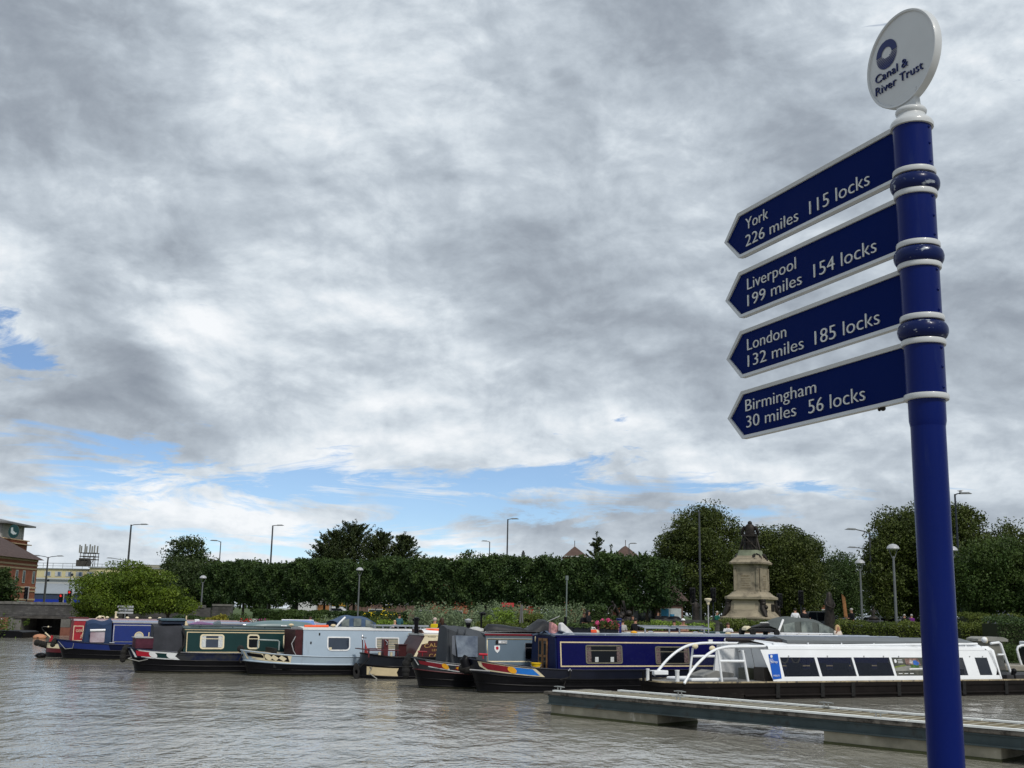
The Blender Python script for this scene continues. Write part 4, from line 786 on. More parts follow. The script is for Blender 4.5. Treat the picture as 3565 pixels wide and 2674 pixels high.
# ---- dark blue narrowboat
dkb=M('deep_blue_boat_paint',(.0018,.0020,.055),.25,0,.05,2,coat=.06,spec=.12); dkh=M('blue_black_hull',(.008,.010,.020),.35,0,.2,2); BRZ=M('bronze_frame',(.17,.155,.115),.4,.4,.15,5); WOOD=M('varnished_wood',(.24,.125,.05),.4,0,.3,9)
b=Boat('narrowboat','dark blue narrowboat with cream coach lines, flower troughs on its roof and wooden doors','boat',-.85,35.55,HD,GROUND_B); h=Hull(17,gun=.70,rise=.30,rake=.38,Lb=3.5)
hull_build(b,h,BLK,dkh,.60,(.30,.06)); zl=b.q(2100,2217,-.82)[1]; W=(.91,.82,.70,zl)
h.deck(0,.42,drop=0).build('foredeck',dkh,b.e); h.deck(.42,1.36,z=.35,inset=.03).build('well_floor',DKG,b.e); h.deck(1.36,4.8,z=.66).build('deck',DKG,b.e)
m=MB(); h.band(1,1,0); m=MB(); tt=[.42,.6,.8,1,1.2,1.36]
for sd in (-1,1): m.grid([[h.pt(t,1,-.035,sd),(h.pt(t,1,-.14,sd)[0],h.pt(t,1,-.14,sd)[1],.40)] for t in tt])
m.build('well_lining',M('navy_boat_paint',(.006,.010,.045)),b.e)
u0=b.q(1943,2260,-.91)[0]
cabin(b,W,u0,16.3,dkb,M('grey_blue_roof_paint',(.16,.20,.26),.45,0,.1,1.5,stain=((.28,.32,.38),(.4,.4,.4),.55,.6)),rail=M('pale_rail_paint',(.32,.36,.42),.4),over=.05,edge=dkb)
q=b.q(1958,2322); zt=b.q(2100,2235)[1]; lines(b,W,u0+.10,15.9,q[1],zt,CRM,.038)
for xa,xb,ya,yb in ((2040,2168,2311,2246),(2283,2401,2313,2251),(2545,2640,2316,2258)):
    a=b.q(xa,ya); c=b.q(xb,yb); f_=window(b,W,a[0],c[0],a[1],c[1],BRZ,.07,.04,curt=CURP,cw=.16 if xa<2500 else .1)
    if xa<2200:
        for du in (.55,1.35): MB().cbox((a[0]+du*(c[0]-a[0])/1.9,-.905,a[1]+.13),(.12,.005,.15)).build('white_pot',CURT,f_)
for x in (2705,2745): q=b.q(x,2290); porthole(b,W,q[0]+.3,q[1],.19,BRZ)
# front: bulkhead, wooden doors
m=MB(); m.box((u0-.22,-.10-.26,.5),(u0-.004,-.36+.0,zl-.05)); 
m=MB(); m.prism([(-.88,.55),(-.80,zl-.04),(-.4,zl+.03),(0,zl+.05),(.4,zl+.03),(.80,zl-.04),(.88,.55)],u0-.05,u0-.002,ax=0); m.build('front_bulkhead',M('mid_blue_paint',(.004,.010,.055),.35,spec=.15),b.e)
for v0_ in (-.30,.02):
    m=MB(); m.box((u0-.085,v0_,.58),(u0-.052,v0_+.28,zl-.08)); d_=m.build('door',WOOD,b.e,bevel=.004)
    for za,zb_ in ((.68,1.05),(1.12,zl-.16)): MB().box((u0-.089,v0_+.06,za),(u0-.0855,v0_+.22,zb_)).build('door_pane',GLASS,d_)
m=MB(); m.lathe([(0,0),(.09,.01),(.09,.02),(0,.03)],n=16); 
q=b.q(1884,2219,-.86); MB().ball((u0-.07,.55,zl-.12),.09,12,(.15,.5,1)).build('horn',CRM,b.e)
h.patch([(.05,.97),(.10,.99),(.50,.985),(.56,.66),(.10,.70),(.05,.82)],.008).build('bow_flash',CRM2,b.e)
h.patch([(.075,.95),(.30,.94),(.30,.72),(.105,.75),(.075,.84)],.013).build('flash_blade',M('flash_maroon',(.20,.01,.02)),b.e)
h.patch([(.30,.94),(.475,.94),(.52,.70),(.30,.72)],.013).build('flash_panel',M('flash_blue',(.015,.16,.55),.4),b.e)
h.patch([(.30+.036*math.cos(2*math.pi*i/14),.83+.12*math.sin(2*math.pi*i/14)) for i in range(14)],.019,1).build('flash_disc',YEL,b.e)
m=MB(); m.tube([(-.40,0,1.06),(-.47,0,.95),(-.42,-.02,.75)],[.10,.15,.14],10); m.build('bow_fender',BLK,b.e)
q=b.q(1682,2290,-.1); m=MB(); m.tube([(q[0],-.1,1.0),(q[0],-.1,1.13)],.02); m.tube([(q[0]-.14,-.1,1.13),(q[0]+.14,-.1,1.12)],.035); m.build('t_stud',M('flash_red',(.42,.012,.03)),b.e)
q=b.q(1710,2300,-.2); m=MB()
for k in range(4): m.tube([(q[0]+.3+(.2-.03*k)*math.cos(t_*.5),-.2+(.2-.03*k)*math.sin(t_*.5),.93+.035*k) for t_ in range(13)],.025,6)
MB().tube([(-.35,-.15,.68),(.1,-.62,.66)],.02).build('mooring_rope',GREYT,b.e)
q=b.q(1983,2352,-1.04); m=MB(); m.tube([(q[0],-1.05,.66),(q[0]+.02,-1.07,.5),(q[0]-.35,-1.07,.42),(q[0]-.15,-1.07,.38),(q[0]-.3,-1.06,.05)],.016); m.build('side_rope',ROPE,b.e); MB().tube([(q[0]-.05,-1.05,.68),(q[0],-1.06,.74),(q[0]+.05,-1.05,.68)],.02).build('mooring_ring',GREYT,b.e)
bk=b.w(b.qu(1866,2320,-.55),-.55,0); o=T('bucket','yellow plastic bucket in the front well of the dark blue narrowboat','bucket',(bk.x,bk.y,.60)); MB().lathe([(0,0),(.10,0),(.15,.27),(.165,.275),(.165,.30),(.14,.29),(.09,.02),(0,.02)],n=24).build('tub',M('yellow_plastic',(.72,.46,.01),.4),o); MB().tube([(-.155,0,.28),(-.15,-.1,.2),(0,-.165,.16),(.15,-.1,.2),(.155,0,.28)],.006).build('handle',GREYT,o)
m=MB().lathe([(.12,.35),(.12,.59),(0,.6)],(b.qu(1866,2320,-.55),-.55,0),12); m.build('stool',DKG,b.e)
zr=zl+.07
def onroof(px,py=2200,v=-.3): return b.qu(px,py,v)
PLB=M('black_trough',(.010,.012,.018),.5); LEAF=M('trough_leaves',(.06,.10,.025),.6,0,.5,6,isl=.4,trans=.2); PNK=M('pink_petals',(.75,.12,.30),.6,0,.2,9,isl=.25,trans=.2); RUS=M('rusty_leaves',(.16,.08,.03),.7,0,.4,9,isl=.3)
def trough(x0,x1,name,label,flow,hgt):
    ua,ub=onroof(x0),onroof(x1); c=b.w(ua,-.45,0); o=T(name,label,'planter',(c.x,c.y,zr-.0),HD,'flower troughs on the dark blue narrowboat roof'); Ln=ub-ua
    m=MB(); m.box((0,0,0),(Ln,.34,.20)); m.box((-.015,-.015,.18),(Ln+.015,.355,.215)); m.build('trough',PLB,o,bevel=.01)
    P=RS.rand(1400 if flow else 500,3)*[Ln,.5,hgt]+[0,-.08,.18]; leafmesh('foliage',P,.075,LEAF,o)
    if flow:
        leafmesh('dry_foliage',RS.rand(700,3)*[Ln*1.05,.5,hgt*.7]+[-.03,-.1,.16],.07,RUS,o)
        for (fx,fy) in [(2091,2188),(2085,2169),(2101,2163),(2108,2172),(2119,2164),(2122,2160),(2131,2166),(2133,2173),(2146,2168),(2149,2173),(2157,2178),(2122,2182),(2126,2186),(2106,2178),(2116,2176),(2154,2192)]:
            uu,zz=b.q(fx,fy,-.45); pz=RS.normal(size=(70,3)); pz/=np.linalg.norm(pz,axis=1)[:,None]; leafmesh('bloom',pz*.062+[uu-ua,.02+.1*RS.rand(),zz-zr],.055,PNK,o)
trough(1982,2050,'flower_trough','black trough of low green plants on the dark blue narrowboat roof, left one',False,.13)
trough(2080,2146,'flower_trough','black trough of bright pink flowers on the dark blue narrowboat roof',True,.24)
uu=onroof(2062); c=b.w(uu,-.35,0); o=T('lamp_torch','orange and white torch lying on the dark blue narrowboat roof','torch',(c.x,c.y,zr),HD); MB().tube([(-.16,0,.07),(.10,0,.07)],.07,12).build('body',M('orange_red_plastic',(.7,.09,.03),.4),o); MB().tube([(.10,0,.07),(.19,0,.07)],[.07,.085],12).build('lens_head',CRM2,o); MB().tube([(-.15,0,.12),(-.12,0,.2),(.06,0,.2),(.1,0,.13)],.015).build('handle',WHB,o)
# clutter by the front of the roof: two pennant bags, cloth
m=MB(); uu=onroof(1919,2190); m.prism([(uu,zr),(uu+.45,zr),(uu+.18,zr+.28),(uu+.02,zr+.36)],-.3,-.1); m.build('folded_parasol',M('pink_white_stripe_cloth',(.5,.25,.25),.8,0,.5,8),b.e,bevel=.02)
m=MB(); uu=onroof(1940,2190); m.prism([(uu,zr+.30),(uu+.06,zr+.35),(uu+.55,zr-.05),(uu+.35,zr-.04),(uu,zr+.1)],-.55,-.35); m.build('folded_parasol',M('white_cloth',(.62,.62,.62),.8,0,.1,8),b.e,bevel=.02)
rows=[]
for i in range(14):
    f=i/13; rows.append([(u0-.1+.62*f,-.5+.9*k/5,zl+.10+.035*math.sin(f*9+k)+.03*math.cos(k*3+f*4)-(.09 if k==0 else 0)) for k in range(6)])
MB().grid(rows).build('roof_cloth',M('denim_cloth',(.05,.08,.14),.85,0,.4,6,bump=.5),b.e)
uu=onroof(1968,2200,.2); m=MB(); m.tube([(uu,.2,zr-.03),(uu+.0,.2,zr+.52)],.05); m.build('mast_foot',BLK,b.e); m=MB(); m.tube([(uu+.03,.2,zr+.0),(uu+.04,.2,zr+1.75)],.022); m.cbox((uu+.04,.2,zr+1.75),(.08,.06,.14)); m.build('aerial_mast',M('grey_green_pole',(.13,.16,.15),.5),b.e)
for x in (2207,2535): mushroom(b,onroof(x,2212,-.4),-.4,roofz(W,.4),YEL if x<2300 else CRM,.10)
uu=onroof(2155,2200,.3); m=MB(); m.tube([(uu,.3,zr),(uu,.3,zr+.46)],.085,14); m.lathe([(.09,.46),(.10,.48),(.10,.50),(0,.51)],(uu,.3,zr),14); m.build('chimney',M('navy_chimney',(.008,.015,.10),.3),b.e); MB().cbox((uu-.28,.0,zr+.10),(.14,.14,.2)).build('roof_ornament',WHB,b.e,bevel=.02)
def panel_on_roof(x0,x1,label,blue=False):
    ua,ub=onroof(x0,2198,-.2),onroof(x1,2198,-.2); c=b.w(ua,-.2,0); o=T('solar_panel',label,'solar panel',(c.x,c.y,zr),HD,'solar panels on the dark blue narrowboat roof'); Ln=ub-ua
    m=MB(); m.add([(0,.0,.22),(Ln,.0,.22),(Ln+.1,.62,.27),(.12,.62,.27)],[(0,1,2,3)]); m.build('cells',SOLD,o); m=MB(); m.box((0,-.02,.19),(Ln,.0,.23)); m.tube([(0,0,.22),(.12,.62,.28),(Ln+.1,.62,.28),(Ln,0,.22)],.014,6); m.build('frame',M('solar_rack_grey',(.28,.31,.35)),o)
    for k in (.08,.85): MB().tube([(Ln*k,.1,-.02),(Ln*k,.1,.2)],.03).build('stand',CHR,o)
panel_on_roof(2243,2352,'silver framed solar panel on stands, left of two on the dark blue boat'); panel_on_roof(2362,2474,'silver framed solar panel on stands, right of two on the dark blue boat')
uu=onroof(2467,2212,.25); m=MB(); m.tube([(uu,.25,zr),(uu,.25,zr+1.02)],.02); m.build('lantern_pole',GREYT,b.e); m=MB(); m.lathe([(.03,0),(.055,.06),(.05,.1),(.12,.16),(.125,.20),(.10,.22),(0,.23)],(uu,.25,zr+1.0),18); m.build('lantern_head',CRM2,b.e)
q=b.q(2524,2232,-.86); m=MB(); m.lathe([(.03,0),(.06,.05),(.06,.13),(.03,.17),(0,.18)],(q[0],-.9,q[1]-.08),14); m.build('headlamp',WHB,b.e); q=b.q(2473,2231,-.86); MB().cbox((q[0],-.86,q[1]),(.16,.04,.08)).build('vent_scoop',WHB,b.e)
# folding scooter on the roof
ua=onroof(2597,2228,-.2); c=b.w(ua,-.25,0); o=T('folding_scooter','black folded mobility scooter lying on the dark blue narrowboat roof','scooter',(c.x,c.y,zr+.0),HD); TY=M('black_rubber',(.012,.012,.012))
for x,y,r in ((.22,-.05,.12),(.05,.35,.12),(1.05,.35,.10),(1.22,-.05,.115)):
    w_=MB(); w_.lathe([(r*.62,-.035),(r*.9,-.035),(r,-.02),(r,.02),(r*.9,.035),(r*.62,.035)],n=20); w_.v=[(a,c2,b2) for a,b2,c2 in w_.v]; w_.v=[(v[0]+x,v[2]+y,v[1]+r) if False else (v[0]+x,v[1]+y,v[2]+r) for v in w_.v]; wo_=w_.build('wheel',TY,o)
    w2=MB(); w2.lathe([(0,-.03),(r*.6,-.02),(r*.6,.02),(0,.03)],n=10); w2.v=[(v[0]+x,v[2]+y,v[1]+r) for v in w2.v]; w2.build('rim',CHR,wo_)
m=MB(); m.prism([(.1,.17),(1.2,.13),(1.25,.2),(1.0,.26),(.2,.25)],.0,.3); m.build('chassis',M('black_plastic',(.015,.015,.016),.5),o,bevel=.02); m=MB(); m.prism([(.15,.26),(.8,.42),(1.0,.42),(1.0,.30),(.6,.28)],.02,.28); m.build('seat',M('black_plastic',(.015,.015,.016)),o,bevel=.03); m=MB(); m.prism([(.70,.42),(1.0,.425),(.96,.47),(.76,.46)],.05,.25); m.build('seat_top',M('pale_grey_plastic',(.45,.45,.43)),o,bevel=.02); m=MB(); m.prism([(.0,.17),(.22,.28),(.12,.33),(.02,.27)],.02,.3); m.build('mudguard',CRM2,o,bevel=.02)
# flat white rack to the right of the scooter
ua=onroof(2712,2228,-.1); c=b.w(ua,-.2,0); o=T('roof_rack','white flat luggage rack on the dark blue narrowboat roof beside the scooter','rack',(c.x,c.y,zr),HD); m=MB(); m.box((0,0,.07),(2.3,.6,.11)); m.box((0,-.02,.02),(2.5,.0,.05)); m.build('board',WHB,o,bevel=.01)
for k in range(5): MB().box((.2+k*.5,-.01,-.03),(.24+k*.5,.03,.07)).build('leg',GREYT,o)
# ---- white trip boat
THD=math.atan(.47)
b=Boat('trip_boat','long white glazed trip boat with curved tube frame at its bow and blue side sign','boat',4.75,34.75,THD); hw=1.12
TB=M('tarred_brown_hull',(.009,.007,.0065),.6,0,.35,1.5,bump=.5,bsc=6,spec=.12,stain=((.05,.045,.04),(.7,1,2.5),.62,.76)); WT=M('gloss_white_paint',(.76,.78,.80),.3,0,.03,2,coat=.2,stain=((.55,.56,.56),(.6,.6,3),.62,.75)); TAN=M('worn_timber_edge',(.33,.27,.17),.8,0,.4,3,stain=((.08,.07,.06),(6,6,6),.5,.6))
zd=.50; Lt=21
def prof(z,off=0):
    pts=[]; n=10
    for i in range(n+1): f=i/n; pts.append((-.0+2.6*f**1.0,-(.42+(hw-.42)*math.sin(f*math.pi/2))-off))
    return pts
m=MB(); rows=[]
out=[(-.55,-.50),(-.46,-.68),(-.15,-.88),(.4,-1.01),(1.3,-1.08),(2.6,-hw),(Lt-1,-hw),(Lt,-.8)]
full=out+[(u,-v) for u,v in reversed(out)]
for z in (-.4,.0,.22,.24,zd-.14): rows.append([(u,v,z) for u,v in full])
m.grid(rows,smooth=False,closed=True); m.build('hull',TB,b.e)
m=MB(); rows=[[(u*1.0-(.03 if u<.1 else 0),v*1.03,z) for u,v in full] for z in (zd-.14,zd-.02)]; m.grid(rows,smooth=False,closed=True); m.build('rubbing_band',TB,b.e)
m=MB(); rows=[[(u-(.04 if u<-.4 else 0),v*1.035,zd-.02) for u,v in full],[(u-(.04 if u<-.4 else 0),v*1.035,zd+.02) for u,v in full],[(u+(.06 if u<.1 else 0),v*.95,zd+.02) for u,v in full]]; m.grid(rows,smooth=False,closed=True); m.build('timber_edge',TAN,b.e)
m=MB(); m.add([(u*.99,v*.96,zd) for u,v in full],[tuple(range(len(full)))]); m.build('deck',M('grey_deck',(.16,.16,.155),.8,0,.2,3),b.e)
for k in range(9): MB().cbox((3.2+k*1.55+.2*math.sin(k*2.3),-hw-.03,.26),(.14,.05,.42)).build('rubber_strip',RUB,b.e)
m=MB(); m=MB(); m.tube([(2.0,-hw-.02,.12),(Lt-1,-hw-.02,.12)],.035); m.build('lower_rubbing_strake',TB,b.e)
vs=-1.0
def t(px,py,v=vs): u,z=b.q(px,py,v); return (u,v,z)
# side superstructure: near side leans inward towards the roof
zr_=b.q(3000,2247,-.8)[1]; zf=b.q(3000,2262,-.9)[1]; zw1=b.q(3000,2289,-.93)[1]; zw0=b.q(3000,2354,-1.0)[1]; zs=b.q(3000,2372,-1.0)[1]
WS=(1.03,.86,zs,zf); ua=b.q(2720,2360,-1.0)[0]; ue=b.q(3488,2362,-1.0)[0]; ut=b.q(3462,2262,-.88)[0]
lean=b.q(2676,2276,-.9)[0]-b.q(2705,2366,-1.0)[0]
def P2(u,z,off=0,side=-1): return wallpt(WS,u,z,off,side)
u_s=b.q(2706,2368,-1.0)[0]; kk=-.19
def sl(u,z): return u+kk*(z-zs)     # raked posts
for sd in (-1,1):
    m=MB()
    def bar(a,c,z0,z1,of=0): 
        m.add([P2(sl(a,z0),z0,of,sd),P2(sl(c,z0),z0,of,sd),P2(sl(c,z1),z1,of,sd),P2(sl(a,z1),z1,of,sd)],[(0,1,2,3)]); m.add([P2(sl(a,z0),z0,of-.03,sd),P2(sl(c,z0),z0,of-.03,sd),P2(sl(c,z1),z1,of-.03,sd),P2(sl(a,z1),z1,of-.03,sd)],[(3,2,1,0)])
    uE=ue-.05
    bar(u_s,uE,zs-.04,zw0); bar(u_s,uE,zw1,zf)
    ws=[]
    xs=[(2722,2849),(2858,2978),(2985,3109),(3117,3243),(3250,3366),(3407,3450)]
    edges=[b.q(a,2320,-.98)[0]-kk*.30 for pr in xs for a in pr]
    prev=u_s
    for i in range(0,len(edges),2):
        bar(prev,edges[i],zw0,zw1); prev=edges[i+1]; ws.append((edges[i],edges[i+1]))
    bar(prev,uE,zw0,zw1); m.build('side_wall',WT,b.e)
    for a,c in ws:
        g=MB().add([P2(sl(a,zw0),zw0,-.008,sd),P2(sl(c,zw0),zw0,-.008,sd),P2(sl(c,zw1),zw1,-.008,sd),P2(sl(a,zw1),zw1,-.008,sd)],[(0,1,2,3)]).build('window_pane',M('trip_boat_glass',(.004,.008,.020),.05,0,.1,2,spec=.5,alpha=.5),b.e)
# roof: curved eaves then nearly flat top
m=MB(); rows=[]
ur=sl(u_s,zf); 
for u in (ur-.02,ue-.55): rows.append([(u+.0,v,z) for v,z in ((-.87,zf),(-.85,zf+.08),(-.74,zr_-.02),(-.6,zr_+.04),(0,zr_+.10),(.6,zr_+.04),(.74,zr_-.02),(.85,zf+.08),(.87,zf))])
m.grid(rows,smooth=False); m.build('roof',WT,b.e)
m=MB(); m.prism([(-.64,zr_+.05),(-.6,zr_+.13),(0,zr_+.24),(.6,zr_+.13),(.64,zr_+.05)],ur+.9,ue-.8,ax=0); m.build('roof_top',M('slate_grey_roof',(.11,.12,.125),.4,0,.1,1),b.e)
# aft end wall
m=MB(); m.add([P2(ue,zs-.04),P2(ut,zf),(ut-.12,-.74,zr_),(ut-.12,.74,zr_),P2(ut,zf,0,1),P2(ue,zs-.04,0,1)],[tuple(range(6))]); m.add([P2(ue-.05,zs-.04),P2(ue,zs-.04),P2(ut,zf),P2(ut-.3,zf)],[(0,1,2,3)]); m.quad((ut-.3,-.86,zf),(ut,-.86,zf),(ut-.12,-.74,zr_),(ut-.45,-.74,zr_)); m.build('aft_bulkhead',WT,b.e)
# interior: seats, far tint
m=MB(); m.box((u_s+.3,-.8,.35),(ue-1,.8,.40)); m.build('cabin_floor',DKG,b.e)
m=MB()
for k in range(9): m.box((u_s+.9+k*.95,.15,.40),(u_s+1.3+k*.95,.85,.78)); m.box((u_s+.9+k*.95,.15,.78),(u_s+.98+k*.95,.85,.98))
m.build('passenger_seats',M('dark_seat_fabric',(.005,.006,.010),.9),b.e)
for sd in (-1,1):
    W_=[b.q(x,y,-.95) for x,y in ((2688,2373),(2653,2262),(2714,2262),(2730,2373))]; MB().add([P2(u,z,.003,sd) for u,z in W_],[(0,1,2,3)]).build('front_wing',WT,b.e)
# advert on the fourth pane
a,c=ws[3]; z0,z1=zw0+.01,zw1-.01
def patchw(pts,off,mat,name='window_picture'): return MB().add([P2(sl(a+(c-a)*x,z0+(z1-z0)*y),z0+(z1-z0)*y,off) for x,y in pts],[tuple(range(len(pts)))]).build(name,mat,b.e)
patchw([(0,0),(1,0),(1,1),(0,1)],.0,M('picture_dark',(.03,.035,.03),.25,0,.6,5,col2=(.10,.10,.08)))
patchw([(0,.25),(1,.30),(1,.5),(.35,.55),(0,.42)],.002,M('picture_path',(.22,.22,.20),.3,0,.2,4)); patchw([(0,.42),(.35,.55),(.3,.62),(0,.5)],.003,M('picture_grass',(.16,.20,.05),.3,0,.3,6))
patchw([(.35,.95),(.72,.98),(.75,.6),(.35,.62)],.003,M('picture_brick',(.20,.13,.11),.3,0,.5,10)); patchw([(.45,.45),(.68,.42),(.70,.58),(.47,.62)],.005,M('picture_leaves',(.06,.13,.03),.3,0,.5,14))
patchw([(.55,.62),(.66,.56),(.72,.7),(.65,.86),(.56,.84)],.006,M('picture_blue',(.03,.12,.42),.3,0,.3,9)); patchw([(.45,.7),(.53,.66),(.56,.82),(.48,.9)],.006,M('picture_pale',(.45,.42,.40),.3,0,.3,12)); patchw([(.8,.25),(.86,.25),(.95,.75),(.92,.75)],.006,M('picture_wood',(.4,.28,.12),.3)); patchw([(.4,.33),(.85,.36),(.85,.42),(.4,.40)],.005,WHB)
MB().add([P2(sl(a+.12+.05*math.cos(2*math.pi*i/16),z1-.12),z1-.10+.06*math.sin(2*math.pi*i/16),.007) for i in range(16)],[tuple(range(16))]).build('window_emblem',WHB,b.e)
for k in range(3): MB().add([P2(sl(a+.22,z1-.07-k*.045),z1-.07-k*.045,.007),P2(sl(a+.42,z1-.07-k*.045),z1-.07-k*.045,.007),P2(sl(a+.42,z1-.055-k*.045),z1-.055-k*.045,.007),P2(sl(a+.22,z1-.055-k*.045),z1-.055-k*.045,.007)],[(0,1,2,3)]).build('window_lettering',WHB,b.e)
for k in range(3): MB().add([P2(sl(a+.1+.24*k,z0+.05),z0+.05,.007),P2(sl(a+.26+.24*k,z0+.05),z0+.05,.007),P2(sl(a+.26+.24*k,z0+.07),z0+.07,.007),P2(sl(a+.1+.24*k,z0+.07),z0+.07,.007)],[(0,1,2,3)]).build('window_lettering',WHB,b.e)
# roof rails
for v in (-.72,.72):
    q1=b.q(2540 if v<0 else 2440,2253 if v<0 else 2240,v); q2=b.q(3450,2256,v); zz=zr_+.07
    m=MB(); arch=[(2382,2380),(2405,2340),(2432,2308),(2462,2280),(2492,2262),(2522,2254),(2545,2252)] if v<0 else [(2277,2352),(2295,2330),(2325,2295),(2360,2266),(2395,2248),(2430,2241),(2470,2239),(2560,2240)]
    pts=[]
    for i,(x,y) in enumerate(arch):
        vv=(-.98 if i==0 else -.72-.26*max(0,1-i/4)) if v<0 else (.80 if i==0 else .72); q=b.q(x,y,vv); pts.append((q[0],vv,q[1]))
    # smooth the bend
    P_=[Vector(p) for p in pts]; sm=[]
    for i in range(len(P_)-1):
        p0,p1,p2,p3=P_[max(0,i-1)],P_[i],P_[i+1],P_[min(len(P_)-1,i+2)]
        for k in range(4):
            s_=k/4; sm.append(.5*((2*p1)+(p2-p0)*s_+(2*p0-5*p1+4*p2-p3)*s_*s_+(3*p1-p0-3*p2+p3)*s_**3))
    sm.append(P_[-1]); sm.append(Vector((ue-.75,v,zz)))
    m.tube(sm,.042,10); m.build('tube_arch',WT,b.e)
    m=MB(); u=ur+.3
    while u<ue-.8: m.tube([(u,v,zz),(u,v*1.02,zr_-.03)],.02,6); u+=1.33
    m.build('rail_bracket',WT,b.e)
q=b.q(2540,2245,0); m=MB(); a1=b.q(2480,2252,-.74); a2=b.q(2400,2246,.72); m.tube([(a2[0]+1.2,.72,a2[1]-.02),(a2[0]+1.6,.0,a2[1]+.03),(a2[0]+1.9,-.72,a1[1]-.02)],.03); m.tube([(ur+.35,.7,zr_+.05),(ur+.15,0,zr_+.1),(ur+.35,-.7,zr_+.05)],.03); m.build('cross_tube',WT,b.e)
m=MB(); m.tube([(ur-.6,.5,zr_+.12),(ur+.9,-.35,zr_+.09)],.06); m.build('rolled_cover',M('dark_brown_cover',(.03,.025,.025),.8),b.e)
# glazed side screens near the bow
def screen(x0a,x0b,x1a,x1b,yt,ym,yb,v):
    P_=lambda x,y: t(x,y,v)
    m=MB(); m.tube([P_(x0a,yt),P_(x0b,yb)],.035); m.tube([P_(x1a,yt),P_(x1b,yb)],.04); m.tube([P_((x0a*2+x0b)/3,ym),P_((x1a*2+x1b)/3,ym)],.04); m.build('screen_frame',WT,b.e)
    MB().add([P_((x0a*2+x0b)/3,ym),P_((x1a*2+x1b)/3,ym),P_(x1b,yb-6),P_(x0b,yb-6)],[(0,1,2,3)]).build('screen_pane',M('smoked_pane',(.03,.035,.04),.08,0,.1,2,alpha=.45),b.e)
screen(2500,2514,2585,2605,2264,2302,2376,-.98); screen(2412,2400,2496,2484,2256,2285,2356,.9)
# front bulkhead panels and doors
m=MB(); q0=b.q(2566,2262,.55)[0]; 
ub=u_s+.15
m.add([(ub-1.15,.86,zs-.05),(ub-1.05,.80,zr_-.03),(ur+.3,.8,zr_-.03),(ur+.6,.86,zs-.05)],[(0,1,2,3)]); m.build('inner_side_panel',WT,b.e)
m=MB(); m.add([(ub-.05,.84,zs-.05),(ur+.02,.78,zr_-.02),(ur+.02,.10,zr_+.03),(ub-.05,.10,zs-.05)],[(0,1,2,3)]); m.add([(ub-.05,.08,zs-.05),(ur+.02,.08,zr_+.03),(ur+.02,-.78,zr_-.02),(ub-.05,-.84,zs-.05)],[(0,1,2,3)]); m.build('front_door',WT,b.e)
for v in (.62,.36): m=MB(); m.ball((ur+.0,v,zr_-.25),.03,6); m.build('door_knob',GREYT,b.e)
MB().box((ub-.45,-.75,zd),(ub-.08,-.25,zd+.40)).build('bow_locker',M('dark_brown_locker',(.05,.042,.036),.6),b.e,bevel=.01)
# blue sign panel on the raked front post
BLS=M('sign_blue',(.008,.085,.42),.3,0,.03)
pts=[b.q(2675,2278,-.9),b.q(2708,2276,-.9),b.q(2720,2362,-1),b.q(2689,2366,-1)]
m=MB().add([P2(sl(u_s+.0,z),z,.012) if False else P2(u,z,.014) for u,z in pts],[(0,1,2,3)]); m.build('side_sign',BLS,b.e)
q=b.q(2681,2308,-.95); text('Journeys','lettering',WHB,b.e,(q[0],-.97,q[1]),(1,0,0),(-.08,0,1),.11,.27,.002); q=b.q(2677,2297,-.93); text('CANAL','lettering',WHB,b.e,(q[0],-.945,q[1]),(1,0,0),(0,0,1),.05,.15,.001); text('CHARITY','lettering',WHB,b.e,(q[0],-.955,q[1]-.05),(1,0,0),(0,0,1),.05,.17,.001); q=b.q(2688,2355,-.98); text('4900270','lettering',WHB,b.e,(q[0],-1.03,q[1]),(1,0,0),(0,0,1),.07,.24,.001)
q=b.q(2680,2285,-.92); MB().add([(q[0]+.05+.045*math.cos(2*math.pi*i/16),-.935,q[1]+.045*math.sin(2*math.pi*i/16)) for i in range(16)],[tuple(range(16))]).build('sign_emblem',WHB,b.e)
m=MB(); m.add([P2(u_s-.12,zs-.05,.0),P2(u_s+.25,zs-.05,.0),P2(u_s+.12,zs+.12,.0)],[(0,1,2)]); m.build('post_foot',WT,b.e)
# bow fittings
m=MB(); m.tube([(.35,.45,zd+.05),(.55,-.55,zd+.05),(1.2,-.85,zd+.07),(1.9,-.9,zd+.08)],.05,8); m.tube([(.35,.45,zd+.05),(1.8,.5,zd+.06)],.045,8); m.build('bow_tube',WT,b.e)
for x,y,v,s_ in ((2358,2374,-.7,.09),(2255,2352,.1,.07)): q=b.q(x,y,v); MB().lathe([(s_*.7,0),(s_*.7,.30),(s_*.8,.31),(s_*.8,.34),(0,.345)],(q[0],v,zd),14).build('bollard',WT,b.e)
q=b.q(2300,2350,.5); MB().cbox((q[0],.6,zd+.2),(.5,.3,.13)).build('bow_step',WT,b.e,bevel=.02)
q0=b.q(2410,2365,.2); m=MB(); m.prism([(q0[0],zd),(q0[0]+1.1,zd),(q0[0]+1.15,zd+.22),(q0[0]+.5,zd+.30),(q0[0],zd+.14)],-.35,.45); m.build('deck_hatch',M('grey_hatch',(.20,.20,.19),.7,0,.15,3),b.e,bevel=.01)
m=MB(); m.box((q0[0]+2.0,.1,zd-.02),(q0[0]+3.1,.6,zd+.34)); m.build('bow_bench',M('olive_box',(.09,.09,.06),.7),b.e)
m=MB(); 
for dx in (-.1,.15): m.tube([(b.q(2250,2345,-.2)[0]+dx,-.2,zd),(b.q(2250,2345,-.2)[0]+dx,-.2,zd+.28)],.04)
m.build('mooring_post',BLK,b.e); 
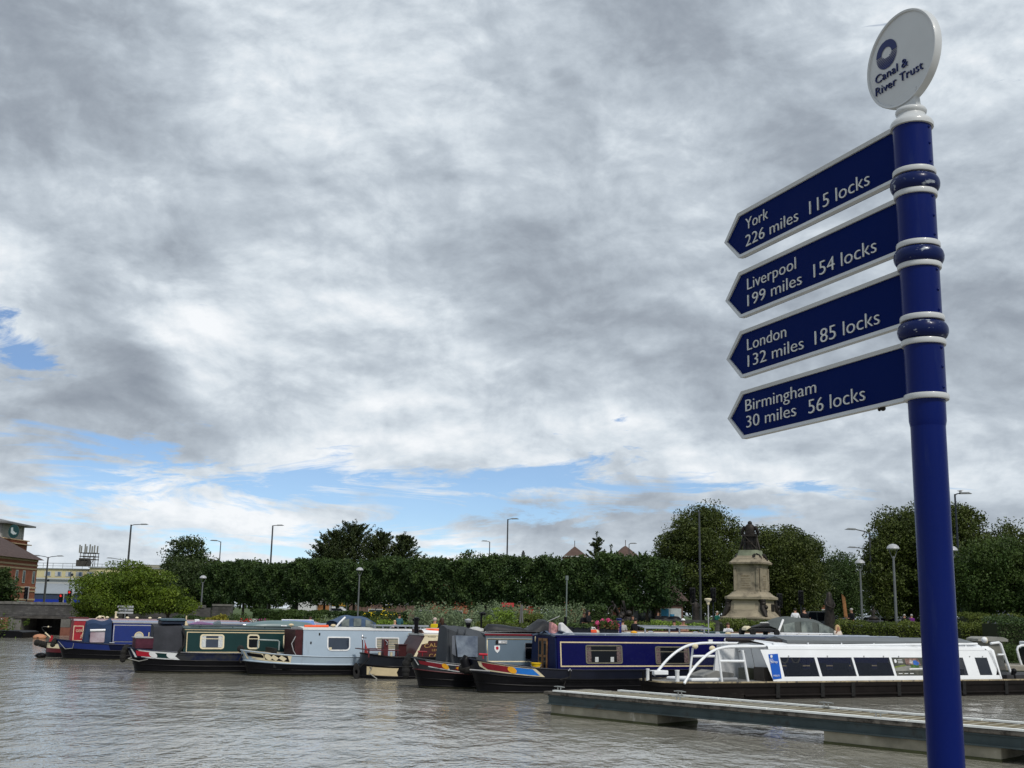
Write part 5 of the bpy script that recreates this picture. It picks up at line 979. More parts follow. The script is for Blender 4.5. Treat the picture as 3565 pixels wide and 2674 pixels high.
for (x,y) in ((2420,2250),(2480,2258)): q=b.q(x,y,-.6 if x>2450 else .7); MB().ball((q[0],-.6 if x>2450 else .7,q[1]),.085,10,(1.3,.7,1)).build('navigation_lamp',CRM2,b.e)
# lights under the eave, roof fittings, aft deck rail
for x in (2755,3035,3155): q=b.q(x,2264,-.9); MB().cbox((q[0],-.80,zf+.05),(.24,.05,.05)).build('eave_light',M('pale_grey_plastic',(.45,.45,.43)),b.e)
m=MB()
for x in (3007,3075,3128,3375,3420,2745,2880): q=b.q(x,2281,-.9); m=MB().cbox((q[0],P2(0,zw1+.03,.012)[1],zw1+.035),(.035,.02,.035)); m.build('window_stud',GREYT,b.e)
q=b.q(3427,2233,-.3); MB().ball((q[0],-.3,zr_+.20),.10,12).build('searchlight',WHB,b.e); MB().ball((q[0]+.2,-.2,zr_+.18),.09,10,(.6,.6,1.2)).build('horn',CRM2,b.e)
for v in (-.85,.85):
    A=[b.q(x,y,v) for x,y in ((3449,2240),(3483,2237),(3518,2340))]; m=MB(); m.tube([(A[0][0],v,A[0][1]),(A[1][0]-.08,v,A[1][1]),(A[1][0],v,A[1][1]-.05),(A[2][0],v,A[2][1])],.042,8); a_=b.q(3474,2279,v); c_=b.q(3495,2279,v); m.tube([(a_[0],v,a_[1]),(c_[0],v,c_[1])],.03); m.build('aft_rail',WT,b.e)
    MB().add([(A[0][0]+.1,v,a_[1]-.05),(c_[0]-.05,v,a_[1]-.05),(A[2][0]-.15,v,zd+.1),(A[0][0]+.3,v,zd+.1)],[(0,1,2,3)]).build('aft_screen',M('smoked_pane',(.03,.035,.04)),b.e)
q=b.q(3530,2350,-.9); m=MB(); m.tube([(q[0],-.9,zd),(q[0]-.05,-.9,zd+.28)],.07); m.ball((q[0],-.9,zd+.26),.10); m.build('aft_bollard',BLK,b.e); m=MB(); m.box((ue+.3,-.95,zd),(Lt-.5,.95,zd+.14)); m.build('aft_deck_step',DKG,b.e)
# ---- second white boat at the right edge
b2=Boat('white_cruiser','white boat with a curved black glazed screen at the right edge of the picture','boat',*atz(3575,2368,.0)[:2],THD)
m=MB(); m.prism([(-.1,-.3),(-.25,.62),(7,.66),(7,-.3)],-1,1); m.build('hull',BLK,b2.e,bevel=.03); m=MB(); 
for v in (-.85,.85): 
    P_=[b2.q(x,y,v) for x,y in ((3562,2332),(3548,2290),(3541,2262),(3544,2252),(3556,2247),(3600,2246))]; m=MB(); m.tube([(u,v,z) for u,z in P_],.045,8); m.build('screen_tube',WT,b2.e); 
    MB().add([(P_[0][0]+.08,v,P_[0][1]),(P_[2][0]+.1,v,P_[2][1]),(P_[4][0],v,P_[4][1]-.06),(P_[5][0],v,P_[5][1]-.06),(P_[5][0],v,P_[0][1])],[tuple(range(5))]).build('screen_pane',GLASS,b2.e)
m=MB(); m.box((.6,-.8,.66),(6,.8,1.6)); m.build('cabin',WT,b2.e,bevel=.04)
# ---- cream and brown boat behind the dark blue one
b3=Boat('narrowboat','cream and brown narrowboat mostly hidden behind the dark blue one, stern facing left','boat',4.3,43.4,HD,GROUND_B); W=(.90,.80,.68,b.q(2300,2200,0)[1] if False else 1.72)
h=Hull(9.5,gun=.66,rise=.05,rake=0,Lb=1.3,Ls=2); h.band(-.5,1,0,nf=4).build('hull',BLK,b3.e); h.deck(0,6.9,drop=.02).build('deck',DKG,b3.e)
z1=atY(2300,2216,b3.w(1.5,-.8,0).y).z; W=(.90,.80,.68,z1)
cabin(b3,W,.1,9.2,M('brown_cabin_paint',(.10,.05,.035),.5),M('cream_roof_paint',(.60,.55,.45),.6,0,.1,2),edge=CRM2,camber=.13); 
m=MB(); m.box((.0,.30,z1+.12),(9,.36,z1+.19)); m.build('brown_roof_rail',M('brown_wood',(.10,.05,.035)),b3.e)
MB().box((3.6,-.4,z1+.06),(4.6,.3,z1+.20)).build('dark_green_locker',M('dark_green_locker',(.015,.04,.04),.5),b3.e,bevel=.02)
for x in (1.0,3.0,4.0): mushroom(b3,x,-.4,z1+.08,CHR,.1)
# ---- canopied cruisers behind
def cruiser(px_,py_,Y,Lc,hgt,label,col,x0,x1,ytop,ybase):
    c=atY(px_,py_,Y); bb=Boat('cabin_cruiser',label,'boat',c.x,c.y,HD)
    m=MB(); rows=[[(Lc*f,-(1.0*math.sin(min(1,f*3+.15)*math.pi/2))*s_,z) for s_,z in ((.7,-.3),(.95,.3),(1,.8))] for f in [i/8 for i in range(9)]]
    m.grid(rows); m.grid([[(p[0],-p[1],p[2]) for p in r] for r in rows]); m.grid([[r[2],(r[2][0],-r[2][1],r[2][2])] for r in rows]); m.build('hull',WHB,bb.e)
    m=MB(); m.prism([(.8,.8),(1.4,1.15),(Lc-.2,1.15),(Lc-.1,.8)],-.85,.85); m.build('cabin_top',WHB,bb.e,bevel=.04)
    a,c_=bb.q(x0,ybase,-.8)[0],bb.q(x1,ybase,-.8)[0]; zt=bb.q((x0+x1)/2,ytop,0)[1]; zb_=bb.q((x0+x1)/2,ybase,-.8)[1]; zb_=max(zb_,1.1)
    rows=[]
    for i in range(13):
        f=i/12; hh=math.sin(math.pi*(.10+.85*f))**.45 if f<.5 else math.sin(math.pi*(.10+.85*f))**.30; rows.append([(a+(c_-a)*f,.86*y,zb_+(zt-zb_)*hh*zz-.03*math.sin(f*14)*(zz>.9)) for y,zz in ((-1,0),(-.98,.45),(-.93,.80),(-.5,.95),(0,1),(.5,.95),(.93,.80),(.98,.45),(1,0))])
    m=MB().grid(rows); m.build('canopy',col,bb.e)
    n=3
    for k in range(n):
        f0,f1=(k+.22)/n*.92+.04,(k+.85)/n*.92+.04; 
        def hp(f,zz,o=.03): hh=math.sin(math.pi*(.10+.85*f))**.38; return (a+(c_-a)*f,-(.86*(.995-.05*zz)+o),zb_+(zt-zb_)*hh*zz)
        MB().add([hp(f0,.22),hp(f1,.22),hp(f1,.80),hp(f0,.80)],[(0,1,2,3)]).build('canopy_window',M('cloudy_vinyl',(.06,.075,.07),.2,0,.5,3,col2=(.20,.23,.21),spec=.9),bb.e)
    m=MB(); m.tube([(a-.15,-.9,zb_-.05),(a+.12,-.88,zb_+(zt-zb_)*.5),(a+.35,-.80,zb_+(zt-zb_)*.86)],.045); m.build('windscreen_frame',WHB,bb.e)
    return bb
cruiser(1150,2200,50,5.2,1,'small cruiser with a blue canvas canopy behind the pale blue narrowboat',M('denim_blue_canvas',(.05,.085,.15),.8,0,.2,3,bump=.5),1172,1308,2143,2190)
cruiser(2660,2230,47.6,5.6,1,'small cruiser with a rounded grey canopy behind the white trip boat',M('sage_grey_canvas',(.085,.097,.093),.8,0,.15,2,bump=.5),2704,2903,2148,2226)
# ---- dark barge at the far left
c=atz(0,2219,0); b4=Boat('work_barge','low black work barge overgrown with weeds, moored below the bridge','barge',c.x-10.4,c.y+.6,.0)
m=MB(); m.prism([(0,-.3),(-.2,.50),(12.0,.48),(12.3,.40),(12.2,-.3)],-1.4,1.4); m.build('hull',BLK,b4.e,bevel=.03); m=MB(); m.box((4,-1.42,.1),(10,-1.405,.42)); m.build('graffiti_panel',M('faded_graffiti',(.03,.035,.04),.7,0,.5,3,col2=(.12,.13,.15)),b4.e)
m=MB(); m.tube([(0,-1.3,1.15),(8,-1.3,1.12)],.03); m.tube([(3,-1.3,.7),(3,-1.3,1.15)],.03); m.tube([(7,-1.3,.7),(7,-1.3,1.13)],.03); m.build('rail',BLK,b4.e)
WD=M('weed_leaves',(.07,.11,.02),.8,0,.4,4,isl=.4,trans=.2)
leafmesh('weeds',np.concatenate([RS.normal(size=(500,3))*[.5,.4,.35]+[10.6,-1.2,.8],RS.normal(size=(250,3))*[.8,.3,.15]+[8.2,-1.4,.45]]),.14,WD,b4.e)
for px_,py_,lb_,mt_,s_,nm in ((138,2224,'orange oval float in the shadow of the bridge',M('faded_orange',(.42,.20,.11),.6),.36,'float'),(142,2290,'black float near the tiller of the red narrowboat',BLK,.20,'float')):
    c=atz(px_,py_,0); o=T(nm,lb_,'buoy',(c.x,c.y,0)); MB().ball((0,0,.10),s_,16,(1.3,1,.62)).build('buoy_body',mt_,o); MB().tube([(-s_*1.36,0,.08),(0,-s_*1.04,.08),(s_*1.36,0,.08)],.03).build('band',RUB,o)
# ------------------------------------------------------------------ vegetation
def LM(name,c1,c2,isl=.30,tr=.12): return M(name,c1,.55,0,.3,.55,col2=c2,isl=isl,trans=tr,spec=.25)
L_pl=LM('hornbeam_leaves',(.020,.044,.013),(.058,.096,.022)); L_lime=LM('lime_leaves',(0.033,0.051,0.009),(0.070,0.090,0.016)); L_acer=LM('acer_leaves',(.045,.085,.006),(.105,.150,.010)); L_dk=LM('dark_tree_leaves',(0.021,0.042,0.012),(0.049,0.072,0.017)); L_yew=LM('conifer_needles',(0.018,0.034,0.010),(0.050,0.065,0.017)); L_wil=LM('willow_leaves',(0.031,0.061,0.015),(0.063,0.094,0.026)); L_hg=LM('box_hedge_leaves',(0.056,0.084,0.013),(0.106,0.130,0.021)); L_yh=LM('young_hedge_leaves',(0.109,0.186,0.019),(0.186,0.264,0.039)); L_bud=LM('grey_shrub_leaves',(0.093,0.139,0.072),(0.186,0.232,0.124)); L_gr=LM('tree_leaves_mid',(0.030,0.060,0.011),(0.060,0.093,0.019)); L_yl=LM('golden_shrub_leaves',(0.149,0.149,0.013),(0.248,0.211,0.021))
BARK=M('bark',(.055,.045,.035),.95,0,.3,3,bump=.8,bsc=12)
def trunk(o,h,r,limbs=(),top=.6):
    m=MB(); m.tube([(0,0,-.1),(0.03,0,h*.4),(-.03,.02,h)],[r*1.25,r,r*.75],9)
    for (dx,dy,dz,rr) in limbs: m.tube([(0,0,h*.8),(dx*.5,dy*.5,h+(dz)*.45),(dx,dy,h+dz)],[rr,rr*.8,rr*.35],6)
    m.build('trunk',BARK,o)
def tree(name,label,px,Y,xw,ytop,zlow,leaf,ncl=130,nper=70,cr=None,size=.32,flat=.6,depth=None,cat='tree',group=None,low=-.8,lift=0):
    """px centre, xw width in photo px at distance Y, top at ytop, crown bottom zlow metres"""
    c=atY(px,ytop,Y); g=gz(Y) if Y<75 else 1.2; w=xw/F*Y/2; zt=c.z; hz_=(zt-zlow)/2; o=T(name,label,cat,(c.x,Y,g),random.uniform(0,6),group)
    rad=(w,depth or w,hz_); P=crownpts((w*.94,(depth or w)*.94,hz_*.96),ncl,nper,cr or w*.24,flat,low); P[:,2]+=zlow+hz_-g
    leafmesh('crown',P,size,leaf,o); lm_=[(w*.5*math.cos(a),w*.5*math.sin(a),hz_*.7,.10) for a in (0,1.3,2.5,3.8,5.1)]
    trunk(o,zlow-g+hz_*.35,max(.12,w*.055),lm_); return o
# the clipped row
xa,ya,xb,yb=-32.6,125,12.6,90; nT=14
for i in range(nT):
    f=(i+.5)/nT; x=xa+(xb-xa)*f; y=ya+(yb-ya)*f; o=T('pleached_tree','clipped hornbeam in the long dark row, %s'%(['at its left end','second from the left end','third from the left end','fourth from the left end','fifth from the left end','sixth from the left end','just left of the row middle','just right of the row middle','sixth from the right end','fifth from the right end','fourth from the right end','third from the right end','second from the right end','at its right end, beside the monument trees'][i]),'tree',(x,y,1.2),math.atan2(yb-ya,xb-xa),'clipped hornbeam row')
    hwid=2.15 if i<nT-1 else 2.5; n=11500; 
    # rounded box surface + wisps
    q=RS.rand(n,3)*2-1; ax=RS.rand(n); fr=ax<.42; q[fr,1]=-1+.25*RS.rand(fr.sum()); tp=(ax>=.42)&(ax<.68); q[tp,2]=1-.2*RS.rand(tp.sum())**2
    P=q*[hwid*1.06,1.5,1]; zt=5.5+.28*math.sin(i*2.3)*.5+.30*np.sin(P[:,0]*1.4+i*2.1)+.16*np.sin(P[:,0]*3.7+i)-.45*np.clip(np.abs(P[:,0])/hwid-.7,0,1); zb_=1.75+.25*np.sin(P[:,0]*1.9+i*1.3)+.2*np.sin(P[:,0]*4.3+i*.7)
    edge=1-.35*np.clip(np.abs(q[:,2])-.6,0,1)**1.0; P[:,1]*=edge; P[:,2]=zb_+(zt-zb_)*(q[:,2]+1)/2
    P+=RS.normal(size=(n,3))*.10; cl=np.sin(P[:,0]*3.1+i)*np.sin(P[:,2]*3.4+i*2)*.22+.18*np.sin(P[:,0]*1.3+P[:,2]*1.9+i*3)+.5*np.clip(np.abs(P[:,0])/hwid-.75,0,1)*(q[:,1]<0); P[:,1]+=cl
    q2=RS.rand(4500,3)*2-1; P=np.concatenate([P,np.stack([q2[:,0]*hwid*1.08,q2[:,1]*1.2,2.2+(q2[:,2]+1)/2*3.1],1)])
    wsp=[]
    for k in range(46):
        x0=RS.uniform(-hwid,hwid); hh=RS.uniform(.25,.75)*RS.rand()**.5; t_=RS.rand(16); wsp.append(np.stack([x0+t_*RS.uniform(-.35,.35)+RS.normal(size=16)*.04,RS.uniform(-1,1)+RS.normal(size=16)*.04,5.45+.22*math.sin(x0*1.4+i*2.1)+t_*hh],1))
    P=np.concatenate([P]+wsp); 
    if i==0: P=P[(P[:,0]>-hwid*.95+.7*((P[:,2]-3.6)/2)**2*1.0)]
    leafmesh('crown',P,.215,L_pl,o); trunk(o,2.4,.13,[(1.2,0,1.5,.07),(-1.2,0,1.5,.07),(0,0,2,.08)])
# single trees
tree('acer_tree','broad yellow green acer in front of the dark stone wall at the left',452,82,335,1962,1.2,L_acer,120,300,1.0,.15,.38,low=-.72)
o=tree('acer_tree','low spreading branches of yellow green acer reaching right over the wall',590,82.8,160,2070,1.6,L_acer,40,220,.75,.15,.38,low=-.6); tree('acer_tree','low yellow green acer growth beside the bridge arch',325,82.4,110,2058,1.0,L_acer,50,130,.55,.15,.45,low=-.7)
tree('broadleaf_tree','dark green tree at the far left edge in front of the brick building',8,118,110,1975,1.6,L_dk,60,60,.8,.3,.6)
tree('broadleaf_tree','tall loose green tree left of the clipped row',655,138,170,1868,3.0,L_dk,100,130,1.1,.24,.6,low=-.9); tree('broadleaf_tree','dark bushy tree just right of the acer, behind the wall',700,132,200,1945,1.5,L_dk,120,140,1.2,.24,.6,low=-.9)
def conifer(px,Y,xw,ytop,label,nb=60,leaf=None,spread=.5):
    c=atY(px,ytop,Y); w=xw/F*Y/2; g=1.2; Hh=(c.z-g)*1.04; o=T('conifer_tree',label,'conifer',(c.x,Y,g),random.uniform(0,6)); pts=[]
    for k in range(nb):
        z=.30+.62*RS.rand()**.9; a=RS.rand()*6.28; r=w*min(1,(1.0-z)*2.3)**.75*(.6+.5*RS.rand()); L_=r; up_=.45+.5*RS.rand(); n_=70
        t_=RS.rand(n_)**.8; x=np.cos(a)*L_*t_; y=np.sin(a)*L_*t_; zz=z*Hh+ (t_**1.6)*up_*L_*.75; pts.append(np.stack([x,y,np.minimum(zz,Hh*1.0)],1)+RS.normal(size=(n_,3))*(.10+.25*(1-t_))[:,None]*w*.13)
    P=unit(1500)*(RS.rand(1500,1)**.4)*[w*.75,w*.75,Hh*.34]+[0,0,Hh*.5]; pts.append(P)
    t_=RS.rand(90); pts.append(np.stack([RS.normal(size=90)*.1,RS.normal(size=90)*.1,Hh*(.8+.2*t_)],1)); leafmesh('crown',np.concatenate(pts),.30,leaf or L_yew,o,asp=.4); trunk(o,Hh*.6,.22)
for px_,xw,yt,lb_ in ((1165,190,1845,'dark feathery conifer, leftmost of the group above the clipped row'),(1240,240,1820,'tallest dark feathery conifer above the clipped row'),(1330,170,1850,'small pointed conifer in the middle of the group above the clipped row'),(1410,170,1862,'right hand feathery conifer of the group above the clipped row')): conifer(px_,150,xw,yt,lb_,230)
conifer(1130,150,150,1895,'low dark conifer at the left foot of the conifer group',120); conifer(2078,150,110,1862,'pointed dark conifer between the two brick gables',90); conifer(2128,160,60,1905,'thin dark conifer beside the right brick gable',50)
conifer(758,128,120,1950,'low flat cedar shelf at the left end of the clipped row',70)
tree('broadleaf_tree','mid green bushy tree behind the clipped row below the short lamp',1640,145,130,1912,4,L_gr,50,60,.9,.32); tree('broadleaf_tree','small loose sapling top right of the short lamp',1730,140,60,1925,4,L_gr,14,40,.6,.26,fill if False else .8)
tree('broadleaf_tree','small round tree top behind the clipped row near the left gable',1985,140,110,1940,4,L_gr,30,50,.8,.3); tree('broadleaf_tree','dark young tree left of the tall lime',2290,112,70,1908,2,L_dk,30,50,.7,.3)
tree('lime_tree','tall rounded lime tree left of the stone monument',2440,106,330,1772,2.2,L_lime,170,330,1.3,.20,.75,low=-.95)
tree('lime_tree','rounded lime tree right of the stone monument',2715,112,330,1830,2.2,L_lime,160,330,1.3,.20,.75,low=-.95)
tree('lime_tree','lower lime tree filling the gap behind the stone monument',2590,118,160,1845,2.0,L_gr,90,150,.9,.21,.75,low=-.95)
tree('lime_tree','dark lime tree right of the monument, between it and the willow',2795,118,170,1852,1.8,L_dk,120,200,1.0,.22,.75,low=-.95)
tree('willow_tree','pale drooping willow between the lime and the big right tree',2925,138,180,1928,1.6,L_wil,200,190,.9,.2,1.5,low=-.95)
tree('lime_tree','large leafy lime tree left of the fingerpost pole',3165,92,320,1760,2.3,L_lime,180,330,1.1,.19,.75,low=-.95); tree('lime_tree','lower bough of the large lime, near the white domed lamp',3075,90,140,1880,2.0,L_lime,80,150,.7,.19,.75,low=-.95)
tree('lime_tree','tall lime tree right of the fingerpost pole',3330,92,230,1758,2.3,L_lime,190,180,.8,.19,.75,low=-.95); tree('lime_tree','lime tree sloping down to the right edge',3500,94,260,1822,2.0,L_lime,170,170,.9,.19,.75,low=-.95)
tree('broadleaf_tree','dense fresh green tree at the right edge in front of the limes',3470,72,330,1868,1.9,L_gr,300,150,.62,.15,.8,low=-.9); tree('broadleaf_tree','second dense green tree running out of the right edge',3640,70,240,1880,1.9,L_gr,160,150,.62,.15,.8,low=-.9)
wd=[]
for k in range(26): cx_=RS.uniform(-42,110); wd.append(crownpts((5,3,2.6+RS.rand()*1.4),30,40,1.1,.7)+[cx_,170+RS.uniform(-8,20),4])
o=leafmesh('distant_woodland',np.concatenate(wd),.6,L_dk); tag(o,'far belt of mixed trees behind the park',None,None,'stuff')
# hedges & shrubs
def hedge(name,label,px0,px1,Y,ytop,z0,leaf,depth=1.2,size=.10,dens=620,cat='hedge',round_=.15,group=None,Y1=None):
    a=atY(px0,ytop,Y); Y1=Y1 or Y; c=atY(px1,ytop,Y1); Ln=math.hypot(c.x-a.x,Y1-Y); g=gz(Y); o=T(name,label,cat,(a.x,Y,g),math.atan2(Y1-Y,c.x-a.x),group); zt=(a.z+c.z)/2-g; n=int(dens*Ln*(zt+depth)*1.0)
    q=RS.rand(n,3); ax=RS.rand(n); f1=ax<.5*zt/(zt+depth)+.25; q[f1,1]*=.10; f2=~f1&(ax<.93); q[f2,2]=1-q[f2,2]*.10
    P=np.empty_like(q); P[:,0]=q[:,0]*Ln; P[:,1]=q[:,1]*depth; P[:,2]=q[:,2]*zt
    P[:,2]-=round_*zt*np.clip(1-P[:,1]/depth*2.5,0,1)**2*q[:,2]; P+=RS.normal(size=(n,3))*.035; P[:,2]+=.05*np.sin(P[:,0]*2.3)*q[:,2]+.03*np.sin(P[:,0]*6.1)*q[:,2]
    leafmesh('foliage',P,size,leaf,o)
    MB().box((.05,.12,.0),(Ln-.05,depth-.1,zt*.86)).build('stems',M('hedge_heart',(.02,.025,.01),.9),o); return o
hedge('hedge','long olive green box hedge behind the slate blue narrowboat roof',1655,2085,56,2172,0,L_hg,1.3,.09); hedge('hedge','low light green hedge behind the people on the quay',2270,2490,58,2168,0,L_yh,.9,.09); hedge('hedge','olive hedge at the foot of the stone monument, behind the trolley',2520,2725,60,2160,0,L_hg,1.6,.09)
hedge('hedge','long clipped hedge between the canopied cruiser and the fingerpost',2905,3345,57,2166,0,L_hg,1.6,.09,Y1=55); hedge('hedge','clipped hedge immediately right of the fingerpost',3345,3478,54.5,2173,0,L_hg,1.6,.09)
hedge('hedge','darker taller hedge block at the right edge',3480,3640,52,2152,0,L_pl,2.2,.09); hedge('hedge','rear clipped hedge right of the fingerpost with rounded top',3370,3570,66,2138,0,L_hg,2,.10)
hedge('hedge','small square dark hedge below the buddleia',1880,1890,58,2150,0,L_hg,.9,.09) if False else None
hedge('hedge','tall square dark yew block left of the leaning statue',2045,2112,66,2108,0,L_pl,1.4,.10,round_=.05); hedge('hedge','short low hedge under the red sign',1800,1890,62,2140,0,L_hg,1.2,.09)
hedge('hedge','square clipped hedge left of centre behind the green narrowboat',990,1055,92,2138,0,L_gr,1.5,.14); hedge('hedge','square clipped hedge behind the blue canopied cruiser',1085,1130,90,2142,0,L_gr,1.5,.14); hedge('hedge','long dark hedge at the wall foot behind the green canopy box',600,705,80,2148,0,L_pl,1.5,.12)
hedge('hedge','low pale hedge behind the green narrowboat bow',800,1000,76,2165,0,L_gr,1.2,.12); hedge('hedge','low mixed bedding left of the blue canopied cruiser',1090,1200,72,2160,0,L_hg,1.2,.12); hedge('hedge','low green hedge right of the blue canopied cruiser',1310,1460,66,2165,0,L_yh,1.0,.10); hedge('hedge','dark low hedge under the clipped row on the left',880,1420,104,2128,0,L_pl,1.2,.16)
hedge('hedge','low green hedge between the two front statues',2170,2275,60,2168,0,L_hg,1.1,.09)
def bush(label,px,Y,xw,ytop,leaf,n=2400,size=.12,spiky=0,name='shrub',ybase=None):
    c=atY(px,ytop,Y); w=xw/F*Y/2; g=gz(Y); Hh=c.z-g; o=T(name,label,'shrub',(c.x,Y,g),random.uniform(0,6)); k=26; pts=[]
    if spiky:
        for j in range(int(n/26)):
            a=RS.rand()*6.28; r=w*RS.rand()**.5; x,y=r*math.cos(a),r*math.sin(a); top=Hh*(.62+.42*RS.rand())*(1-.25*(r/w)**2); t_=RS.rand(26); lean=RS.normal(size=2)*.12
            pts.append(np.stack([x+lean[0]*t_*2,y+lean[1]*t_*2,top*(.25+.75*t_)],1)+RS.normal(size=(26,3))*.07)
        P=np.concatenate(pts)
    else: P=crownpts((w,w,Hh*.52),int(n/60),60,w*.28,.7,-.9); P[:,2]+=Hh*.48
    leafmesh('foliage',P,size,leaf,o,asp=.35 if spiky else .6); m=MB(); [m.tube([(0,0,0),(.3*w*math.cos(j),.3*w*math.sin(j),Hh*.6)],.02,5) for j in range(5)]; m.build('stems',BARK,o); return o
bush('large olive grey buddleia behind the couple in yellow and black',1520,66,200,2092,L_bud,6500,.15,1); bush('second buddleia just right of the large olive grey one',1600,68,150,2120,L_bud,4500,.15,1); bush('tall silvery buddleia behind the black lamp cowl',1720,70,170,2090,L_bud,5500,.15,1); bush('silvery buddleia left of the young tree stake',1810,72,110,2095,L_bud,3200,.15,1)
bush('silvery green buddleia behind the square hedge',1900,68,150,2095,L_bud,5500,.15,1); bush('silvery buddleia left of the seated couple in black',1995,70,170,2096,L_bud,5200,.15,1); bush('bright lime green rounded bush behind the black tarpaulin',1745,60,105,2118,L_yh,3600,.10); bush('golden yellow bush behind the green narrowboat bow',760,70,78,2142,L_yl,2600,.12); bush('yellowish green shrub behind the blue canopied cruiser',1325,70,60,2132,L_hg,1400,.12,1); bush('brownish upright shrub left of the person in teal',1365,70,45,2105,L_pl,900,.12,1)
bush('feathery green shrub right of the golden bush',830,74,90,2130,L_gr,1600,.13,1); bush('loose tall grasses left of the blue canopied cruiser',1160,68,110,2140,L_bud,1600,.13,1); bush('light round bush left of the leaning statue',2125,62,70,2132,L_gr,2200,.1); bush('bushy green shrub between statue plinth and kiosk wall',2275,60,60,2150,L_gr,1600,.1); bush('loose grassy planting behind the trip boat stern',3495,50,130,2235,L_gr,3600,.10,1); bush('lavender tinted shrub above the right hedges',3500,64,120,2118,M('lavender_leaves',(.09,.10,.12),.7,0,.3,2,isl=.4),1400,.12,1); bush('tall weeds beside the bridge pier',95,88.6,24,2178,WD,500,.13)
FL1=M('red_flowers',(.55,.02,.03),.6,0,.2,9,isl=.2); FL2=M('white_flowers',(.6,.58,.56),.6,0,.1,9); FL3=M('magenta_flowers',(.55,.05,.30),.6,0,.2,9)
c=atY(893,2158,55); o=T('flower_bed','planter of red, white and magenta flowers beyond the green narrowboat','flowers',(c.x,55,.65))
MB().box((-.75,-.2,0),(.8,.25,.85)).build('planter_box',DKG,o); leafmesh('leaves',RS.rand(700,3)*[1.7,.6,.5]+[-.85,-.3,.7],.1,L_gr,o)
for mt_,x0,x1 in ((FL1,-.78,-.25),(FL2,-.3,.1),(FL3,.05,.6)): leafmesh('blooms',RS.rand(120,3)*[x1-x0,.5,.26]+[x0,-.25,c.z-.65-.22],.08,mt_,o)
c=atY(1330,2138,69); o=tag(leafmesh('yellow_blooms',RS.normal(size=(60,3))*[.7,.3,.25]+[c.x-.2,68.9,c.z],.10,M('yellow_flowers',(.75,.55,.02),.6)),'scattered yellow flowers above the shrub behind the blue canopy',None,None,'stuff')
# ------------------------------------------------------------------ figures
SKIN=M('skin',(.42,.22,.15),.6,0,.1,9,spec=.3)
def skinmesh(name,joints,edges,rad,mat,parent,sub=1,extra=None):
    me=bpy.data.meshes.new('tmp'); me.from_pydata(joints,edges,[]); o=bpy.data.objects.new('tmp',me); COL.objects.link(o)
    md=o.modifiers.new('s','SKIN'); md.use_smooth_shade=True
    if not me.skin_vertices: raise RuntimeError('no skin layer')
    for i,r in enumerate(rad): me.skin_vertices[0].data[i].radius=(r,r) if not isinstance(r,tuple) else r
    me.skin_vertices[0].data[0].use_root=True
    s=o.modifiers.new('u','SUBSURF'); s.levels=sub; s.render_levels=sub
    dg=bpy.context.evaluated_depsgraph_get(); r=bpy.data.meshes.new_from_object(o.evaluated_get(dg)); bpy.data.objects.remove(o); r.name=name
    if extra and extra.v:
        bm=bmesh.new(); bm.from_mesh(r); t_=bpy.data.meshes.new('t'); t_.from_pydata([tuple(v) for v in extra.v],[],extra.f); bm.from_mesh(t_); bm.to_mesh(r); bm.free(); bpy.data.meshes.remove(t_)
    r.materials.clear(); r.materials.append(mat)
    for p in r.polygons: p.use_smooth=True
    ob=bpy.data.objects.new(name,r); COL.objects.link(ob)
    if parent is not None: ob.parent=parent
    return ob
def joints(pose,h):
    """skeleton in metres for height h, facing -y; pose gives hip height, lean, arms"""
    k=h/1.75; J={}; hz=pose.get('hip',.93)*k; ln=pose.get('lean',0); tw=pose.get('side',0)
    J['pelvis']=(0,0,hz); J['belly']=(tw*.3,-ln*.35,hz+.17*k); J['chest']=(tw*.7,-ln*.8,hz+.38*k); J['neck']=(tw,-ln,hz+.53*k); J['skull']=(tw,-ln-.03*k-pose.get('nod',0),hz+.66*k); J['crown']=(tw,-ln-.02*k-pose.get('nod',0),hz+.77*k)
    n=Vector(J['neck'])
    for s,q in ((-1,'L'),(1,'R')):
        J['sh'+q]=tuple(n+Vector((s*.17*k,0,-.07*k))); a=pose.get('arm'+q,((s*.05,.02,-.28),(s*.02,-.08,-.25)))
        e_=Vector(J['sh'+q])+Vector(a[0])*k; J['el'+q]=tuple(e_); w_=e_+Vector(a[1])*k; J['wr'+q]=tuple(w_); J['hd'+q]=tuple(w_+(w_-e_).normalized()*.09*k)
        J['hp'+q]=(s*.09*k,0,hz-.04*k)
        if pose.get('sit'): J['kn'+q]=(s*.12*k,-.42*k,hz+.02*k); J['an'+q]=(s*.12*k,-.42*k,hz-.40*k)
        else: st=pose.get('stride',0)*s; J['kn'+q]=(s*.10*k,-st*.5-.02*k,hz*.53); J['an'+q]=(s*.10*k,-st+.0,.09*k)
        J['to'+q]=(J['an'+q][0]+s*.01,J['an'+q][1]-.17*k,J['an'+q][2]-.05*k)
    return J,k
def fingers(m,w,e_,k,s):
    w=Vector(w); d=(w-Vector(e_)).normalized(); up=Vector((0,-1,0)) if abs(d.y)<.8 else Vector((0,0,1)); a=d.cross(up).normalized(); b_=a.cross(d)
    for i,ln in enumerate((.068,.078,.073,.058)):
        o_=w+d*.085*k+a*(i-1.5)*.019*k; m.tube([o_-d*.02*k,o_+d*ln*.5*k+b_*.006*k,o_+d*ln*.9*k+b_*.025*k],[.009*k,.0085*k,.006*k],5)
    o_=w+d*.03*k-a*.035*k; m.tube([o_,o_-a*.025*k+d*.03*k+b_*.01*k,o_-a*.02*k+d*.06*k+b_*.02*k],[.011*k,.010*k,.007*k],5)
